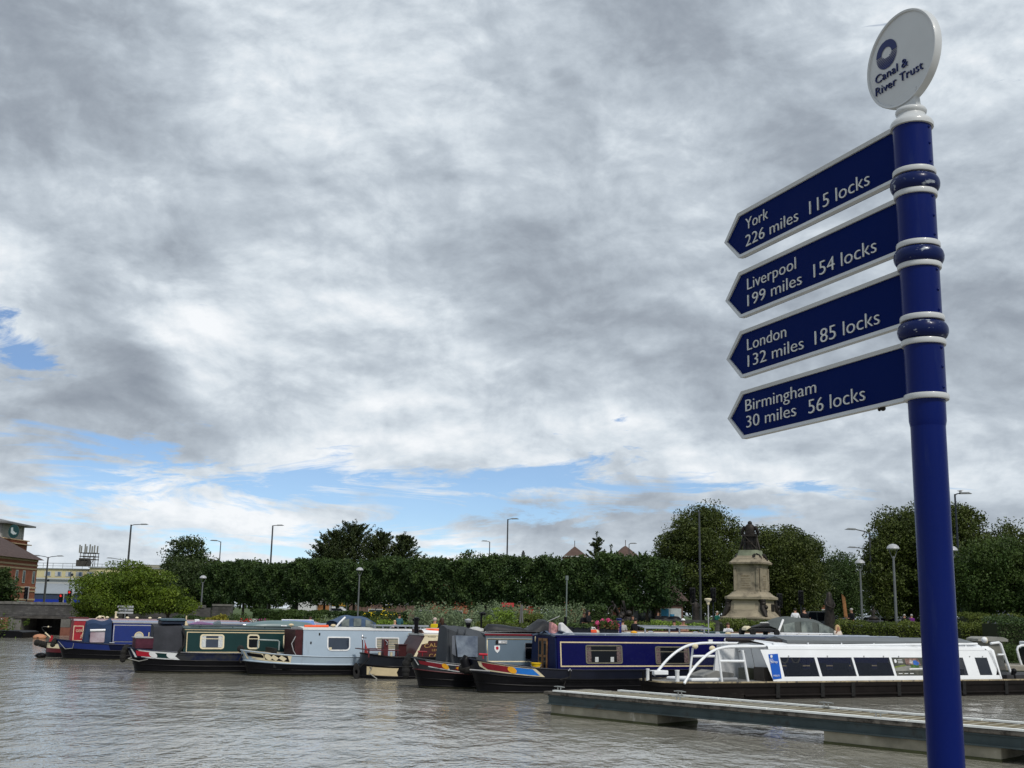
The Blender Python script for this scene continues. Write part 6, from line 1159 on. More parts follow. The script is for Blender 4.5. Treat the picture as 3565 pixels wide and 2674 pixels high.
def figure(o,pose,h,mats,statue=False):
    """mats: skin, top, bottom, hair, shoe"""
    J,k=joints(pose,h); names=list(J); ix={n:i for i,n in enumerate(names)}
    E_=[('pelvis','belly'),('belly','chest'),('chest','neck'),('neck','skull'),('skull','crown')]
    for q in 'LR': E_+=[('chest','sh'+q),('sh'+q,'el'+q),('el'+q,'wr'+q),('wr'+q,'hd'+q),('pelvis','hp'+q),('hp'+q,'kn'+q),('kn'+q,'an'+q),('an'+q,'to'+q)]
    rd={'pelvis':.125,'belly':.115,'chest':.135,'neck':.055,'skull':.088,'crown':.062}
    for q in 'LR': rd.update({'sh'+q:.062,'el'+q:.042,'wr'+q:.028,'hd'+q:.030,'hp'+q:.085,'kn'+q:.058,'an'+q:.040,'to'+q:.035})
    ex=MB()
    for q,s in (('L',-1),('R',1)): fingers(ex,J['wr'+q],J['el'+q],k,s)
    f=Vector(J['skull'])+Vector((0,-.085*k,0)); ex.ball(f+Vector((0,-.012*k,.0)),.014*k,6,(.8,1,1.3)); 
    for s in (-1,1): ex.ball(Vector(J['skull'])+Vector((s*.088*k,.0,.005*k)),.022*k,6,(.5,1,1.3)); 
    ex.ball(f+Vector((0,.004*k,-.042*k)),.018*k,6,(1.4,.6,.5))
    bd=skinmesh('body',[J[n] for n in names],[(ix[a],ix[c]) for a,c in E_],[rd[n]*k for n in names],mats[0],o,1,ex)
    if statue: return J,k,bd
    eyes=MB(); [eyes.ball(f+Vector((s*.032*k,.012*k,.022*k)),.010*k,6) for s in (-1,1)]; eyes.build('eye',M('dark_eye',(.02,.015,.012),.2),bd)
    def sub(name,keep,edges,mat,grow,short=()):
        nm=list(keep); jj=[]
        for n in nm: jj.append(J[n])
        return skinmesh(name,jj,[(nm.index(a),nm.index(c)) for a,c in edges],[(rd[n]+grow)*k for n in nm],mat,o,1)
    sub('jacket',['belly','pelvis','chest','neck','shL','elL','wrL','shR','elR','wrR'],[('pelvis','belly'),('belly','chest'),('chest','neck')]+[x for q in 'LR' for x in (('chest','sh'+q),('sh'+q,'el'+q),('el'+q,'wr'+q))],mats[1],.020)
    sub('trousers',['pelvis','hpL','knL','anL','hpR','knR','anR'],[x for q in 'LR' for x in (('pelvis','hp'+q),('hp'+q,'kn'+q),('kn'+q,'an'+q))],mats[2],.016)
    sh=MB(); 
    for q in 'LR': a=Vector(J['an'+q]); sh.tube([a+Vector((0,.05*k,-.05*k)),a+Vector((0,-.08*k,-.055*k)),a+Vector((0,-.19*k,-.06*k))],[.045*k,.05*k,.035*k],8)
    sh.build('shoes',mats[4],o)
    c=Vector(J['crown']); hm=MB(); st=pose.get('hair','short')
    hm.ball(c+Vector((0,.018*k,-.035*k)),.100*k,14,(.92,.98,.86))
    if st=='long': hm.tube([c+Vector((0,.05*k,-.02*k)),c+Vector((0,.085*k,-.15*k)),c+Vector((0,.08*k,-.33*k))],[.09*k,.10*k,.05*k],10); [hm.tube([c+Vector((s*.07*k,.0,-.02*k)),c+Vector((s*.10*k,-.01*k,-.14*k)),c+Vector((s*.11*k,-.02*k,-.27*k))],[.04*k,.045*k,.02*k],8) for s in (-1,1)]
    hm.build('hair',mats[3],o)
    if pose.get('cap'):
        cm=MB(); cm.ball(c+Vector((0,.01*k,.0)),.108*k,14,(.95,1,.72)); cm.prism([(-.07*k,-.16*k),(.07*k,-.16*k),(.09*k,-.06*k),(-.09*k,-.06*k)],0,.02*k,ax=2); n_=8; cm.v[-n_:]=[(v[0]+c.x,v[1]+c.y-.02*k,v[2]+c.z-.01*k) for v in cm.v[-n_:]]; cm.build('cap',pose['cap'],o)
    return J,k,bd
def cloth(n,c): return M(n,c,.85,0,.15,8,bump=.3,spec=.2)
def person(label,px,ytop,Y,h,rz,pose,top,bot,hair,group=None,base=None):
    """crown of the head is seen at (px,ytop); the figure stands (or sits) on the ground there"""
    c=atY(px,ytop,Y); o=T('person',label,'person',(c.x,c.y,(gz(Y) if base is None else base)),rz,group)
    z0=o.location.z
    if pose.get('sit'):
        hh=c.z-z0; pose=dict(pose); pose['hip']=max(.3,(hh-.83*h/1.75))/(h/1.75)
    else: h=max(1.5,min(1.92,c.z-z0)); o.location.z=c.z-h*1.0 if abs(c.z-h-z0)>.03 else z0
    figure(o,pose,h,(SKIN,top,bot,hair,M('dark_shoes',(.02,.018,.016),.6))); return o
blkc=cloth('black_cloth',(.010,.010,.013)); nvy=cloth('navy_cloth',(.012,.016,.035)); wht=cloth('white_cotton',(.62,.63,.66)); yel=cloth('yellow_jacket',(.55,.42,.01)); tanv=cloth('tan_vest',(.33,.20,.13)); jean=cloth('jeans',(.05,.08,.16)); grnj=cloth('green_jacket',(.01,.09,.07)); pur=cloth('purple_fleece',(.13,.02,.17)); crmc=cloth('cream_lace',(.58,.52,.46)); teal=cloth('teal_top',(.03,.10,.12)); blu=cloth('blue_shirt',(.02,.05,.18)); redc=cloth('red_cloth',(.30,.02,.03)); gryc=cloth('grey_cloth',(.12,.13,.15))
hbk=M('black_hair',(.010,.008,.007),.5,0,.3,20); hbr=M('brown_hair',(.045,.022,.012),.5,0,.3,20); hbl=M('blonde_hair',(.50,.34,.17),.5,0,.2,20); hgr=M('grey_hair',(.38,.36,.34),.6,0,.2,20); capw=cloth('white_cap',(.75,.76,.78)); capb=cloth('pale_pink_cap',(.48,.38,.34))
AR=((.05,-.06,-.27),(-.12,-.20,.02)); AL=((-.05,-.06,-.27),(.12,-.20,.02))
folded={'armL':AL,'armR':AR}
person('person in a yellow jacket and pale cap sitting with back turned',1514,2151,57,1.7,R(160),{'sit':1,'cap':capb,**folded},yel,jean,hgr)
person('person with long dark hair in black sitting beside the one in yellow',1539,2149,57,1.68,R(205),{'sit':1,'hair':'long',**folded},blkc,blkc,hbr)
person('person in a white cap and tan waistcoat with dark red sleeves on the quay',2378,2155,53,1.72,R(5),{'cap':capw,**folded},cloth('tan_and_red_top',(.33,.18,.12)),blkc,hbk)
person('person with black hair and navy jacket left of the one in the white cap',2347,2159,53.3,1.7,R(-25),folded,nvy,blkc,hbk)
person('person with black hair looking down between the white cap and the white hoodie',2443,2175,52,1.62,R(35),{'nod':.06,**folded},cloth('dark_teal_cloth',(.02,.05,.06)),blkc,hbk)
person('person in a white hooded top leaning forward with hands together on the quay rail',2531,2167,51.3,1.7,R(0),{'lean':.22,'armL':((-.09,-.08,-.24),(.16,-.20,.05)),'armR':((.09,-.08,-.24),(-.16,-.20,.05))},wht,jean,hbr)
person('person with long blonde hair in a cream lace top beside the grey canopy',2915,2177,49.6,1.66,R(20),{'hair':'long','armL':((-.06,-.05,-.26),(.03,-.12,.20)),'armR':AR},crmc,jean,hbl)
person('person in black with short grey hair and jeans, right of the leaning board',2964,2117,73,1.75,R(-70),folded,blkc,jean,hgr); person('person in dark clothes partly behind the leaning brown board',2944,2119,74,1.72,R(-100),folded,gryc,blkc,hbr)
person('person in a dark padded jacket with grey hair, left of the pair beside the pole',3148,2138,80,1.68,R(170),{'sit':0,**folded},blkc,blkc,hgr); person('person in a purple fleece with grey hair, right of the pair beside the pole',3173,2138,80,1.66,R(185),folded,pur,blkc,hgr)
person('person in white sleeves and a dark waistcoat in front of the black car',2768,2117,72,1.78,R(180),{'armL':((-.10,.02,-.26),(.06,-.1,-.2)),'armR':((.10,.02,-.26),(-.06,-.1,-.2))},wht,nvy,hbk)
person('person in black standing beside the car holding a pale stick',2799,2116,72.5,1.78,R(160),{'armL':((-.05,0,-.27),(-.06,-.16,.0))},blkc,blkc,hbk)
person('person in a green jacket with a red scarf left of the stone monument',2491,2127,74,1.62,R(40),{'lean':.12,**folded},grnj,gryc,hgr)
person('person in black and white by the blue fronted kiosk',2203,2141,66,1.72,R(-15),folded,blkc,blkc,hbk); person('person in a dark coat with white cravat by the kiosk wall',2291,2130,78,1.75,R(20),folded,blkc,blkc,hbr)
person('person with long black hair in black waistcoat, right one of the seated pair',2048,2123,61,1.66,R(60),{'hair':'long','sit':1,**folded},blkc,blkc,hbk); person('person with dark hair in black holding food, left of the seated pair',2035,2131,61.3,1.6,R(-10),{'sit':1,**folded},blkc,blkc,hbr)
person('person with hat and white straps seen above the cream boat roof',2168,2158,57,1.62,R(180),{'cap':cloth('dark_hat',(.05,.045,.04))},cloth('pale_blouse',(.35,.34,.33)),blkc,hbr); person('person in a long dark hooded coat between the two front statues',2212,2152,57.5,1.72,R(170),folded,blkc,blkc,hbk)
person('person in a navy T shirt behind the tilted blue solar panel',1085,2147,60,1.7,R(-60),{'nod':.05,**folded},blu,nvy,hbr); person('person in a teal top with a grey rucksack left of the big buddleia',1391,2137,64,1.66,R(180),folded,teal,gryc,hbr); person('person in white and pink with head bowed behind the long solar rack',1376,2158,63,1.45,R(200),{'sit':1,'nod':.08,**folded},cloth('pinkish_white_cloth',(.5,.42,.42)),gryc,hbl)
# waistcoat, boards
c=atY(2943,2100,73.5); o=T('leaning_board','tall brown wooden board standing among the group of people','board',(c.x,73.5,1.2),.3); m=MB(); m.prism([(-.12,1.3),(.12,1.3),(-.02,2.55),(-.25,2.75)],-.03,.03); m.tube([(0,0,0),(0,0,1.35)],.04); m.build('board',M('orange_brown_wood',(.28,.13,.05),.6,0,.2,4),o)
# benches for the sitting ones
for px_,Y,lb_,rz in ((1527,57.25,'low park bench under the couple in yellow and black',0),(2042,61.2,'low park bench under the seated couple in black',0)):
    c=atY(px_,2200,Y); o=T('park_bench',lb_,'bench',(c.x,Y-.05,gz(Y)),rz); m=MB(); [m.box((-.8,-.25+.13*k,.36),(.8,-.14+.13*k,.39)) for k in range(4)]; m.build('seat',M('brown_wood',(.10,.05,.035)),o); [MB().box((x-.03,-.22,0),(x+.03,.25,.36)).build('leg',BLK,o) for x in (-.65,.65)]
# ------------------------------------------------------------------ stone monument
LST=M('limestone',(.33,.285,.205),.9,0,.22,1.1,bump=.5,bsc=9,col2=(.24,.205,.15),stain=((.075,.066,.050),(1.3,1.3,1.6),.50,.72)); LPAN=M('pale_limestone',(.42,.36,.26),.9,0,.1,2,bump=.3); BRZ2=M('dark_bronze',(.018,.015,.013),.5,.5,.4,6,bump=.6,bsc=12,col2=(.035,.03,.026)); VER=M('verdigris_stone',(.17,.19,.13),.9,0,.2,2,bump=.4)
cM=atY(2614,2000,80); MO=T('stone_monument','tall tiered limestone monument with carved panels and bronze masks, bearing a seated bronze figure','monument',(cM.x,80,1.15),R(-31))
def mz(y): return atY(2614,y,80-.9).z-1.15
def tier(name,lv,mat=LST):
    """square tiers with chamfered corners: list of (half width, y pixel)"""
    m=MB(); rows=[]
    for hwd,y in lv:
        z=mz(y); c_=hwd*.80; rows.append([(hwd,-c_,z),(hwd,c_,z),(c_,hwd,z),(-c_,hwd,z),(-hwd,c_,z),(-hwd,-c_,z),(-c_,-hwd,z),(c_,-hwd,z)])
    m.grid(rows,smooth=False,closed=True); m.add(rows[-1],[tuple(range(8))]); return m.build(name,mat,MO)
tier('base_course',[(1.782,2200),(1.782,2172),(1.717,2170),(1.717,2158),(1.798,2155),(1.798,2150),(1.660,2146)])
tier('pedestal',[(1.580,2146),(1.312,2128),(1.280,2092),(1.328,2089),(1.507,2086),(1.507,2078),(1.393,2076),(1.215,2070),(1.183,2066)])
tier('shaft',[(1.134,2066),(1.102,2062),(0.988,2060),(0.972,2053),(0.948,1985),(0.972,1980),(0.980,1969),(1.037,1966),(1.215,1963),(1.231,1957),(1.166,1955),(1.053,1949),(1.037,1946)])
tier('crowning_steps',[(0.988,1946),(0.972,1942),(0.859,1940),(0.826,1934)]); tier('figure_base',[(0.794,1934),(0.697,1922),(0.664,1914)],VER)
# carved and plain panels on the two near faces (-y face and +x face in local space)
for face in ('a','b'):
    def fp(x,y,z): return (x,-y,z) if face=='a' else (y,x,z)
    def panel(x0,x1,ya,yb,hwd,mat,name,off=.012):
        z0,z1_=mz(ya),mz(yb); m=MB(); m.add([fp(x0,hwd+off,z0),fp(x1,hwd+off,z0),fp(x1,hwd+off,z1_),fp(x0,hwd+off,z1_)],[(0,1,2,3)]); m.add([fp(x0,hwd-.02,z0),fp(x1,hwd-.02,z0),fp(x1,hwd-.02,z1_),fp(x0,hwd-.02,z1_)]+[fp(x0,hwd+off,z0),fp(x1,hwd+off,z0),fp(x1,hwd+off,z1_),fp(x0,hwd+off,z1_)],[(0,1,5,4),(1,2,6,5),(2,3,7,6),(3,0,4,7)]); return m.build(name,mat,MO)
    panel(-.58,.49,2050,2000,.960,LST,'inscription_panel',.03); 
    for k in range(6): panel(-.4+.06*(k%2),.34-.07*(k%3),2048-k*8,2045.5-k*8,.992,M('incised_stone',(.20,.16,.10),.9,0,.3,9),'inscription_line',.0015)
    panel(-.36,.25,2006,2003,.992,M('incised_stone',(.20,.16,.10)),'inscription_line',.0015)
    panel(-.8,.72 if face=='a' else .2,2124,2100,1.296,LPAN,'plain_panel',.02)
    if face=='b': panel(.25,.92,2128,2102,1.296,BRZ2,'bronze_plaque',.04)
    for x in (-.81,.79): panel(x-.08,x+.08,2056,1978,.956,LST,'pilaster',.06)
# bronze masks with scrolls at the corners, wreaths on the crowning steps
for ax_,ay_ in ((1,-1),(-1,-1),(1,1)):
    m=MB(); k=1.20
    m.ball((ax_*k,ay_*k,mz(2092)),.26,10,(.9,.9,1.15)); m.ball((ax_*k*1.04,ay_*k*1.04,mz(2102)),.2,8); m.tube([(ax_*k,ay_*k,mz(2100)),(ax_*k*1.05,ay_*k*1.05,mz(2118)),(ax_*k*1.15,ay_*k*1.15,mz(2132)),(ax_*k*1.28,ay_*k*1.28,mz(2147))],[.20,.24,.18,.10],8); m.ball((ax_*k*1.1+.15,ay_*k*1.1,mz(2114)),.15,8); m.ball((ax_*k*1.18,ay_*k*1.18+.1,mz(2128)),.16,8); m.ball((ax_*k-.2*ax_,ay_*k*1.02,mz(2090)),.12,6); m.build('bronze_mask',BRZ2,MO)
for an_ in (R(-45),R(-150),R(30)):
    x0,y0=.98*math.cos(an_),.98*math.sin(an_); t1=Vector((-math.sin(an_),math.cos(an_),0)); n1=Vector((math.cos(an_),math.sin(an_),0)); cc=Vector((x0,y0,mz(1941))); m=MB()
    for i in range(22): q=2*math.pi*i/22; m.ball(cc+t1*.24*math.cos(q)+Vector((0,0,1))*.24*math.sin(q)*.9-n1*.10*math.sin(q)+n1*.05*math.cos(i*2.4),.105,6)
    m.build('bronze_wreath',BRZ2,MO)
# steps and side wall left of the monument
m=MB(); 
for k in range(3): m.box((-3.2-.5*k,-2.0-.4*k,0),(-2.0,1.5,.75-.25*k))
m.build('steps',LST,MO); m=MB(); m.box((-3.6,-2.9,-.1),(-3.1,-2.4,.55)); m.build('end_block',LPAN,MO,bevel=.03)
# the seated figure (seen from behind)
st=T('bronze_seated_figure','dark bronze statue of a seated figure seen from behind on top of the stone monument','statue',(cM.x,80,0),R(165)); sz=mz(1914)+1.15; st.location.z=sz; hS=atY(2614,1813,80).z-sz
J,k,_=figure(st,{'sit':1,'hip':.95,'lean':.10,'armL':((-.14,.0,-.25),(-.02,-.22,-.10)),'armR':((.14,.0,-.25),(.02,-.22,-.10))},hS*1.0,(BRZ2,)*5,True); st.scale=(1.3,1.3,1.0)
m=MB(); m.grid([[(r*math.cos(q)*.72,.02+r*math.sin(q)*.50,z) for q in [R(a) for a in range(0,360,20)]] for r,z in ((.34*k,.05*k),(.33*k,.30*k),(.33*k,.55*k),(.33*k,.90*k),(.30*k,1.15*k),(.32*k,1.38*k),(.22*k,1.50*k),(.12*k,1.56*k))],closed=True); m.ball(J['skull'],.13*k,12,(.8,.9,1.1)); [m.tube([(s_*.22*k,0,1.42*k),(s_*.33*k,0,1.15*k),(s_*.36*k,-.1*k,.92*k)],[.09*k,.08*k,.06*k],8) for s_ in (-1,1)]; m.tube([(-.25*k,-.1*k,.95*k),(-.34*k,.0,.4*k),(-.42*k,.1*k,.02)],[.05*k,.07*k,.04*k],6); m.tube([(.25*k,.15*k,.95*k),(.36*k,.1,.4*k),(.46*k,.1*k,.02)],[.05*k,.07*k,.04*k],6); m.build('cloak',BRZ2,st)
m=MB()
for x in (-.30*k,.30*k):
    for y in (.25*k,-.15*k): m.tube([(x,y,0),(x*.93,y*.9,.5*k),(x,y,.95*k)],.035*k)
m.box((-.34*k,-.2*k,.80*k),(.34*k,.30*k,.90*k)); m.box((-.30*k,.26*k,1.02*k),(.30*k,.30*k,1.08*k)); m.box((-.30*k,.26*k,.45*k),(.30*k,.30*k,.50*k)); m.tube([(-.30*k,.28*k,.1),(.3*k,.28*k,.9*k)],.02*k); m.build('chair',BRZ2,st)
# other bronze statues
def statue(label,px,yt,Y,hgt,rz,pose,plinth,ybase=None,robe=False):
    c=atY(px,yt,Y); g=gz(Y); top=c.z-hgt; o=T('bronze_statue',label,'statue',(c.x,c.y,g),rz)
    if top-g>.1: m=MB(); m.prism([(-plinth,0),(plinth,0),(plinth*.85,top-g),(-plinth*.85,top-g)],-plinth,plinth); m.build('plinth',M('dark_granite',(.045,.045,.05),.5,0,.2,4),o,bevel=.02)
    gq=bpy.data.objects.new('figure',None); COL.objects.link(gq); gq.parent=o; gq.location.z=max(0,top-g)
    J,k,_=figure(gq,pose,hgt if not pose.get('sit') else hgt*1.25,(BRZ2,)*5,True)
    if robe:
        m=MB(); m.lathe([(.30*k,0),(.27*k,.5*k),(.20*k,.95*k),(.24*k,1.3*k),(.14*k,1.52*k),(.13*k,1.68*k),(.05*k,1.78*k)],n=16,sy=.8); m.build('hooded_robe',BRZ2,gq)
    return gq,J,k
gq,J,k=statue('bronze statue of a stooping bald figure leaning over a draped stone, left of the kiosk',2152,2089,62,1.45,R(-55),{'lean':.30,'nod':.08,'armL':((-.08,-.25,-.22),(.10,-.12,-.22)),'armR':((.08,-.22,-.24),(-.05,-.14,-.2))},.42)
m=MB(); rows=[[(.15+.45*f+.1*math.sin(i),.1+.3*math.sin(f*3+i)*.2+.12*i/4,1.42-1.2*f**1.3) for f in [j/8 for j in range(9)]] for i in range(5)]; m.grid(rows); m.build('drapery',BRZ2,gq)
m=MB(); [m.ball((.55+.2*math.cos(j*1.3),.2*math.sin(j*2),.35+.1*j),.17,7) for j in range(5)]; m.build('foliage_relief',BRZ2,gq)
gq,J,k=statue('bronze statue of a standing figure with one arm raised to its head',2422,2081,72,1.85,R(25),{'armL':((-.22,-.02,-.05),(.02,-.02,.26)),'armR':((.14,0,-.24),(-.16,-.16,.04))},.3); m=MB(); m.lathe([(.26*k,.35*k),(.20*k,.75*k),(.19*k,.95*k),(.22*k,1.3*k),(.1*k,1.5*k)],n=14,sy=.8); m.build('tunic',BRZ2,gq)
gq,J,k=statue('bronze statue of a hooded robed figure with hands held low in front',2886,2063,66,2.1,R(15),{'armL':((-.05,-.12,-.24),(.16,-.14,-.10)),'armR':((.05,-.12,-.24),(-.16,-.14,-.10))},.35,robe=True)
gq,J,k=statue('bronze statue of a seated figure on a dark block right of the hooded one',3038,2101,74,1.05,R(150),{'sit':1,'hip':.35,'lean':.12,'armL':((-.14,-.1,-.2),(.05,-.2,.0)),'armR':((.16,.05,-.18),(.02,-.12,-.12))},.6)
m=MB(); m.ball((0,.0,.12*k),.42*k,12,(1.1,1,.6)); m.build('rock_seat',BRZ2,gq)
# ------------------------------------------------------------------ lamps and posts
LG=M('lamp_grey_paint',(.13,.14,.145),.5,.2,.08,4); LW=M('lamp_dome_white',(.36,.37,.39),.35,0,.05,4); SGN=M('street_pole_grey',(.06,.065,.07),.5,.3,.1,3); PBK=M('pole_black_blue',(.015,.02,.03),.5)
def domelamp(label,px,ytop,Y,g=None):
    c=atY(px,ytop,Y); g=gz(Y) if g is None else g; h_=c.z-g; o=T('park_lamp',label,'lamp post',(c.x,Y,g),R(10),'domed park lamps')
    m=MB(); m.lathe([(.075,0),(.07,h_*.35),(.055,h_*.8),(.05,h_-.75),(.06,h_-.74),(.06,h_-.66),(.02,h_-.62)],n=14); m.build('post',LG,o); m=MB()
    for s in (-1,1): m.tube([(s*.04,0,h_-.75),(s*.10,0,h_-.62),(s*.24,0,h_-.27)],.02)
    m.build('fork',LG,o); MB().lathe([(.30,h_-.27),(.315,h_-.24),(.27,h_-.13),(.16,h_-.04),(0,h_)],n=20).build('dome',LW,o); MB().lathe([(.0,h_-.33),(.16,h_-.31),(.29,h_-.272)],n=20).build('lens',M('lamp_lens',(.4,.42,.43),.3),o)
domelamp('white domed park lamp on a grey post, leftmost, left of the clipped row',708,2003,104,1.2); domelamp('white domed park lamp in front of the middle of the clipped row',1253,1975,98,1.2); domelamp('white domed park lamp in front of the pale willow',2993,1947,72); domelamp('largest white domed park lamp, just left of the fingerpost pole',3108,1893,57)
domelamp('white domed park lamp almost hidden behind the fingerpost pole',3312,1900,60)
def streetlamp(label,px,ytop,Y,arms,g=1.2,r=.09,name='street_lamp',mat=SGN):
    c=atY(px,ytop,Y); h_=c.z-g; o=T(name,label,'street lamp',(c.x,Y,g),0,'tall street lamps'); MB().tube([(0,0,0),(0,0,h_*.45),(0,0,h_-.05)],[r*1.15,r,r*.75],10).build('pole',mat,o)
    for (dx,dz,y_) in arms:
        MB().tube([(0,0,h_-.15 if dz>=0 else h_-.1),(dx*.3,0,h_-.05+dz*.4),(dx,0,h_+dz)],.045,6).build('bracket',mat,o); s_=1 if dx>0 else -1
        m=MB(); m.prism([(dx,h_+dz-.06),(dx+s_*.85,h_+dz-.03),(dx+s_*.6,h_+dz+.09),(dx,h_+dz+.07)],-.14,.14); m.build('lantern',M('lantern_grey',(.20,.21,.22),.5),o,bevel=.02)
    return o
streetlamp('tall dark street lamp with two arms in front of the cream retail building',168,1938,150,[(1.2,.1,0),(-1.2,.1,0)],r=.12); streetlamp('tall street lamp with one right arm above the acer',457,1825,128,[(1.1,.0,0)],r=.12); streetlamp('street lamp with a long left arm beside the antenna rack',437,1950,170,[(-2.0,.25,0)]); streetlamp('slim street lamp in front of the loose green tree',769,1884,140,[(-.5,.05,0)],r=.07)
streetlamp('tall street lamp standing alone above the left part of the clipped row',950,1828,135,[(.5,-.02,0)],r=.11); streetlamp('small street lamp half hidden in the conifer group',1213,1888,170,[(-.6,.05,0)],r=.07); streetlamp('short street lamp right of the bushy tree',1705,1885,165,[(-.4,.04,0)],r=.09); streetlamp('tallest street lamp above the middle of the clipped row',1768,1806,125,[(.4,0,0)],r=.10)
streetlamp('short curved street lamp in front of the right brick gable',2190,1893,150,[(.2,.05,0)],r=.06); streetlamp('tall thin dark pole in front of the left lime tree',2434,1778,98,[],r=.10,name='tall_pole'); streetlamp('street lamp with a long left arm, right of the willow',3027,1852,90,[(-1.1,.18,0)],r=.085); streetlamp('second street lamp arm reaching left, lower and behind the long armed one',3032,1912,118,[(-1.6,.15,0)],r=.07); streetlamp('small lamp head poking out beside the right monument lime',2868,1940,120,[(-.6,.1,0)],r=.05)
sl_=streetlamp('dark street lamp with a gull on its head, right of the fingerpost',3324,1718,80,[(.35,.02,0)],r=.08,mat=PBK)
c=atY(3342,1708,80); o=T('gull','dark winged gull perched on the lamp right of the fingerpost','bird',(c.x+.05,80,c.z-.10),R(30))
rows=[[(u,r_*math.cos(q)*.8,r_*math.sin(q)+z) for q in [2*math.pi*j/10 for j in range(10)]] for u,r_,z in ((-.28,.01,.06),(-.2,.035,.05),(-.08,.065,.03),(.06,.07,.05),(.14,.05,.10),(.18,.04,.14),(.23,.032,.15),(.27,.008,.14),(.32,.004,.13))]
MB().grid(rows,closed=True).build('body',M('gull_white',(.6,.6,.6),.7),o); [MB().prism([(-.30,.07),(-.05,.03),(.10,.08),(-.05,.12)],s_*.05-.012,s_*.07+.012).build('wing',M('gull_grey',(.10,.10,.11),.7),o) for s_ in (-1,1)]
for s_ in (-.02,.02): MB().tube([(0,s_,-.05),(0,s_,.02)],.006,5).build('leg',YEL,o)
c=atY(1822,1917,175); o=T('telegraph_pole','short wooden telegraph pole with fittings above the clipped row','pole',(c.x,175,1.2)); m=MB(); m.tube([(0,0,0),(0,0,c.z-1.2)],.14); m.build('pole',M('dark_wood_pole',(.035,.03,.028),.9),o); m=MB(); m.cbox((0,0,c.z-1.8),(.5,.3,.7)); m.build('fitting',SGN,o); MB().tube([(0,0,c.z-1.7),(-8,0,c.z-4.2)],.02,5).build('cable',SGN,o)
# black lamp cowl post near the buddleia, bollard light, tree stake
c=atY(1683,2131,58); 
for px_,yt,Y,lb_ in ((1631,2153,60,'low black bollard light with a white cap behind the grey canopy'),(1449,2150,60,'thin black bollard post left of the couple in yellow and black')):
    c=atY(px_,yt,Y); o=T('bollard_light',lb_,'bollard',(c.x,Y,gz(Y))); h_=c.z-gz(Y); MB().lathe([(.12,0),(.12,h_*.6),(.13,h_*.61),(.13,h_*.67),(.10,h_*.68),(.10,h_*.75),(.14,h_*.76),(.14,h_*.82),(.1,h_*.83)],n=14).build('post',BLK,o); MB().lathe([(.1,h_*.83),(.19,h_*.90),(.2,h_*.95),(0,h_)],n=14).build('cap',LW if px_>1500 else BLK,o)
c=atY(1815,2105,59); o=T('tree_stake','pair of grey timber stakes leaning together behind the hedge','stake',(c.x,59,.65)); m=MB(); m.tube([(-.12,0,0),(.0,0,c.z-.65)],.05,6); m.tube([(.14,0,0),(.03,0,c.z-.65)],.05,6); m.build('stakes',M('grey_timber',(.13,.13,.125),.9),o)
# white flat-top posts / signal heads
def signal(label,px,ytop,Y,face,lit,hh=1.0,ph=3.2,g=1.2):
    c=atY(px,ytop,Y); o=T('traffic_light',label,'traffic light',(c.x,Y,g),0); zt=c.z-g; MB().tube([(0,.15,0),(0,.15,zt-.1)],.057).build('pole',PBK,o)
    mb=MB(); mb.box((-.22,.02,zt-1.15),(.22,.05,zt)); mb.build('backboard',M('backboard_black',(.015,.015,.018),.6) if face<0 else M('backboard_pale',(.30,.30,.30),.6),o,bevel=.05) 
    mb=MB(); mb.box((-.15,-.16,zt-1.08),(.15,.02,zt-.06)); hd=mb.build('signal_head',BLK,o,bevel=.03)
    for k_ in range(3):
        on=(lit and k_==0); z=zt-.22-.34*k_; mm=M('red_signal_lit',(.5,.02,.02),.4,em=(1,.04,.03,.7)) if on else M('signal_lens_dark',(.02,.02,.02),.2)
        w_=MB(); w_.add([(.10*math.cos(q),-.165,z+.10*math.sin(q)) for q in [2*math.pi*j/14 for j in range(14)]],[tuple(range(14))]); w_.build('lens',mm,hd); w2=MB(); w2.grid([[(.115*math.cos(q),y_,z+.115*math.sin(q)) for q in [R(a) for a in range(0,181,20)]] for y_ in (-.16,-.30)]); w2.build('hood',BLK,hd)
    return o
signal('dark traffic light with a pale board in front of the brick building',94,2042,105,1,False); signal('traffic light showing red, left of the two over the bridge',215,2065,98,1,True); signal('traffic light showing red, right of the two over the bridge, near the acer',245,2053,100,1,True)
signal('traffic light head seen from behind left of the raised arm statue',2411,2046,92,-1,False); signal('traffic light head seen from behind right of the raised arm statue',2483,2046,93,-1,False); signal('dark traffic light beside the right corner of the monument',2714,2066,93,-1,False); signal('dark traffic light behind the black car',2788,2056,95,-1,False)
for px_,yt,Y,lb_ in ((247,1990,150,'thin grey camera pole above the right red traffic light'),(164,2010,160,'thin pale post beside the two armed street lamp')): c=atY(px_,yt,Y); o=T('camera_pole',lb_,'pole',(c.x,Y,1.2)); MB().tube([(0,0,0),(0,0,c.z-1.2)],.06,6).build('pole',LG,o); MB().ball((.2,0,c.z-1.6),.18,8).build('camera',PBK,o)
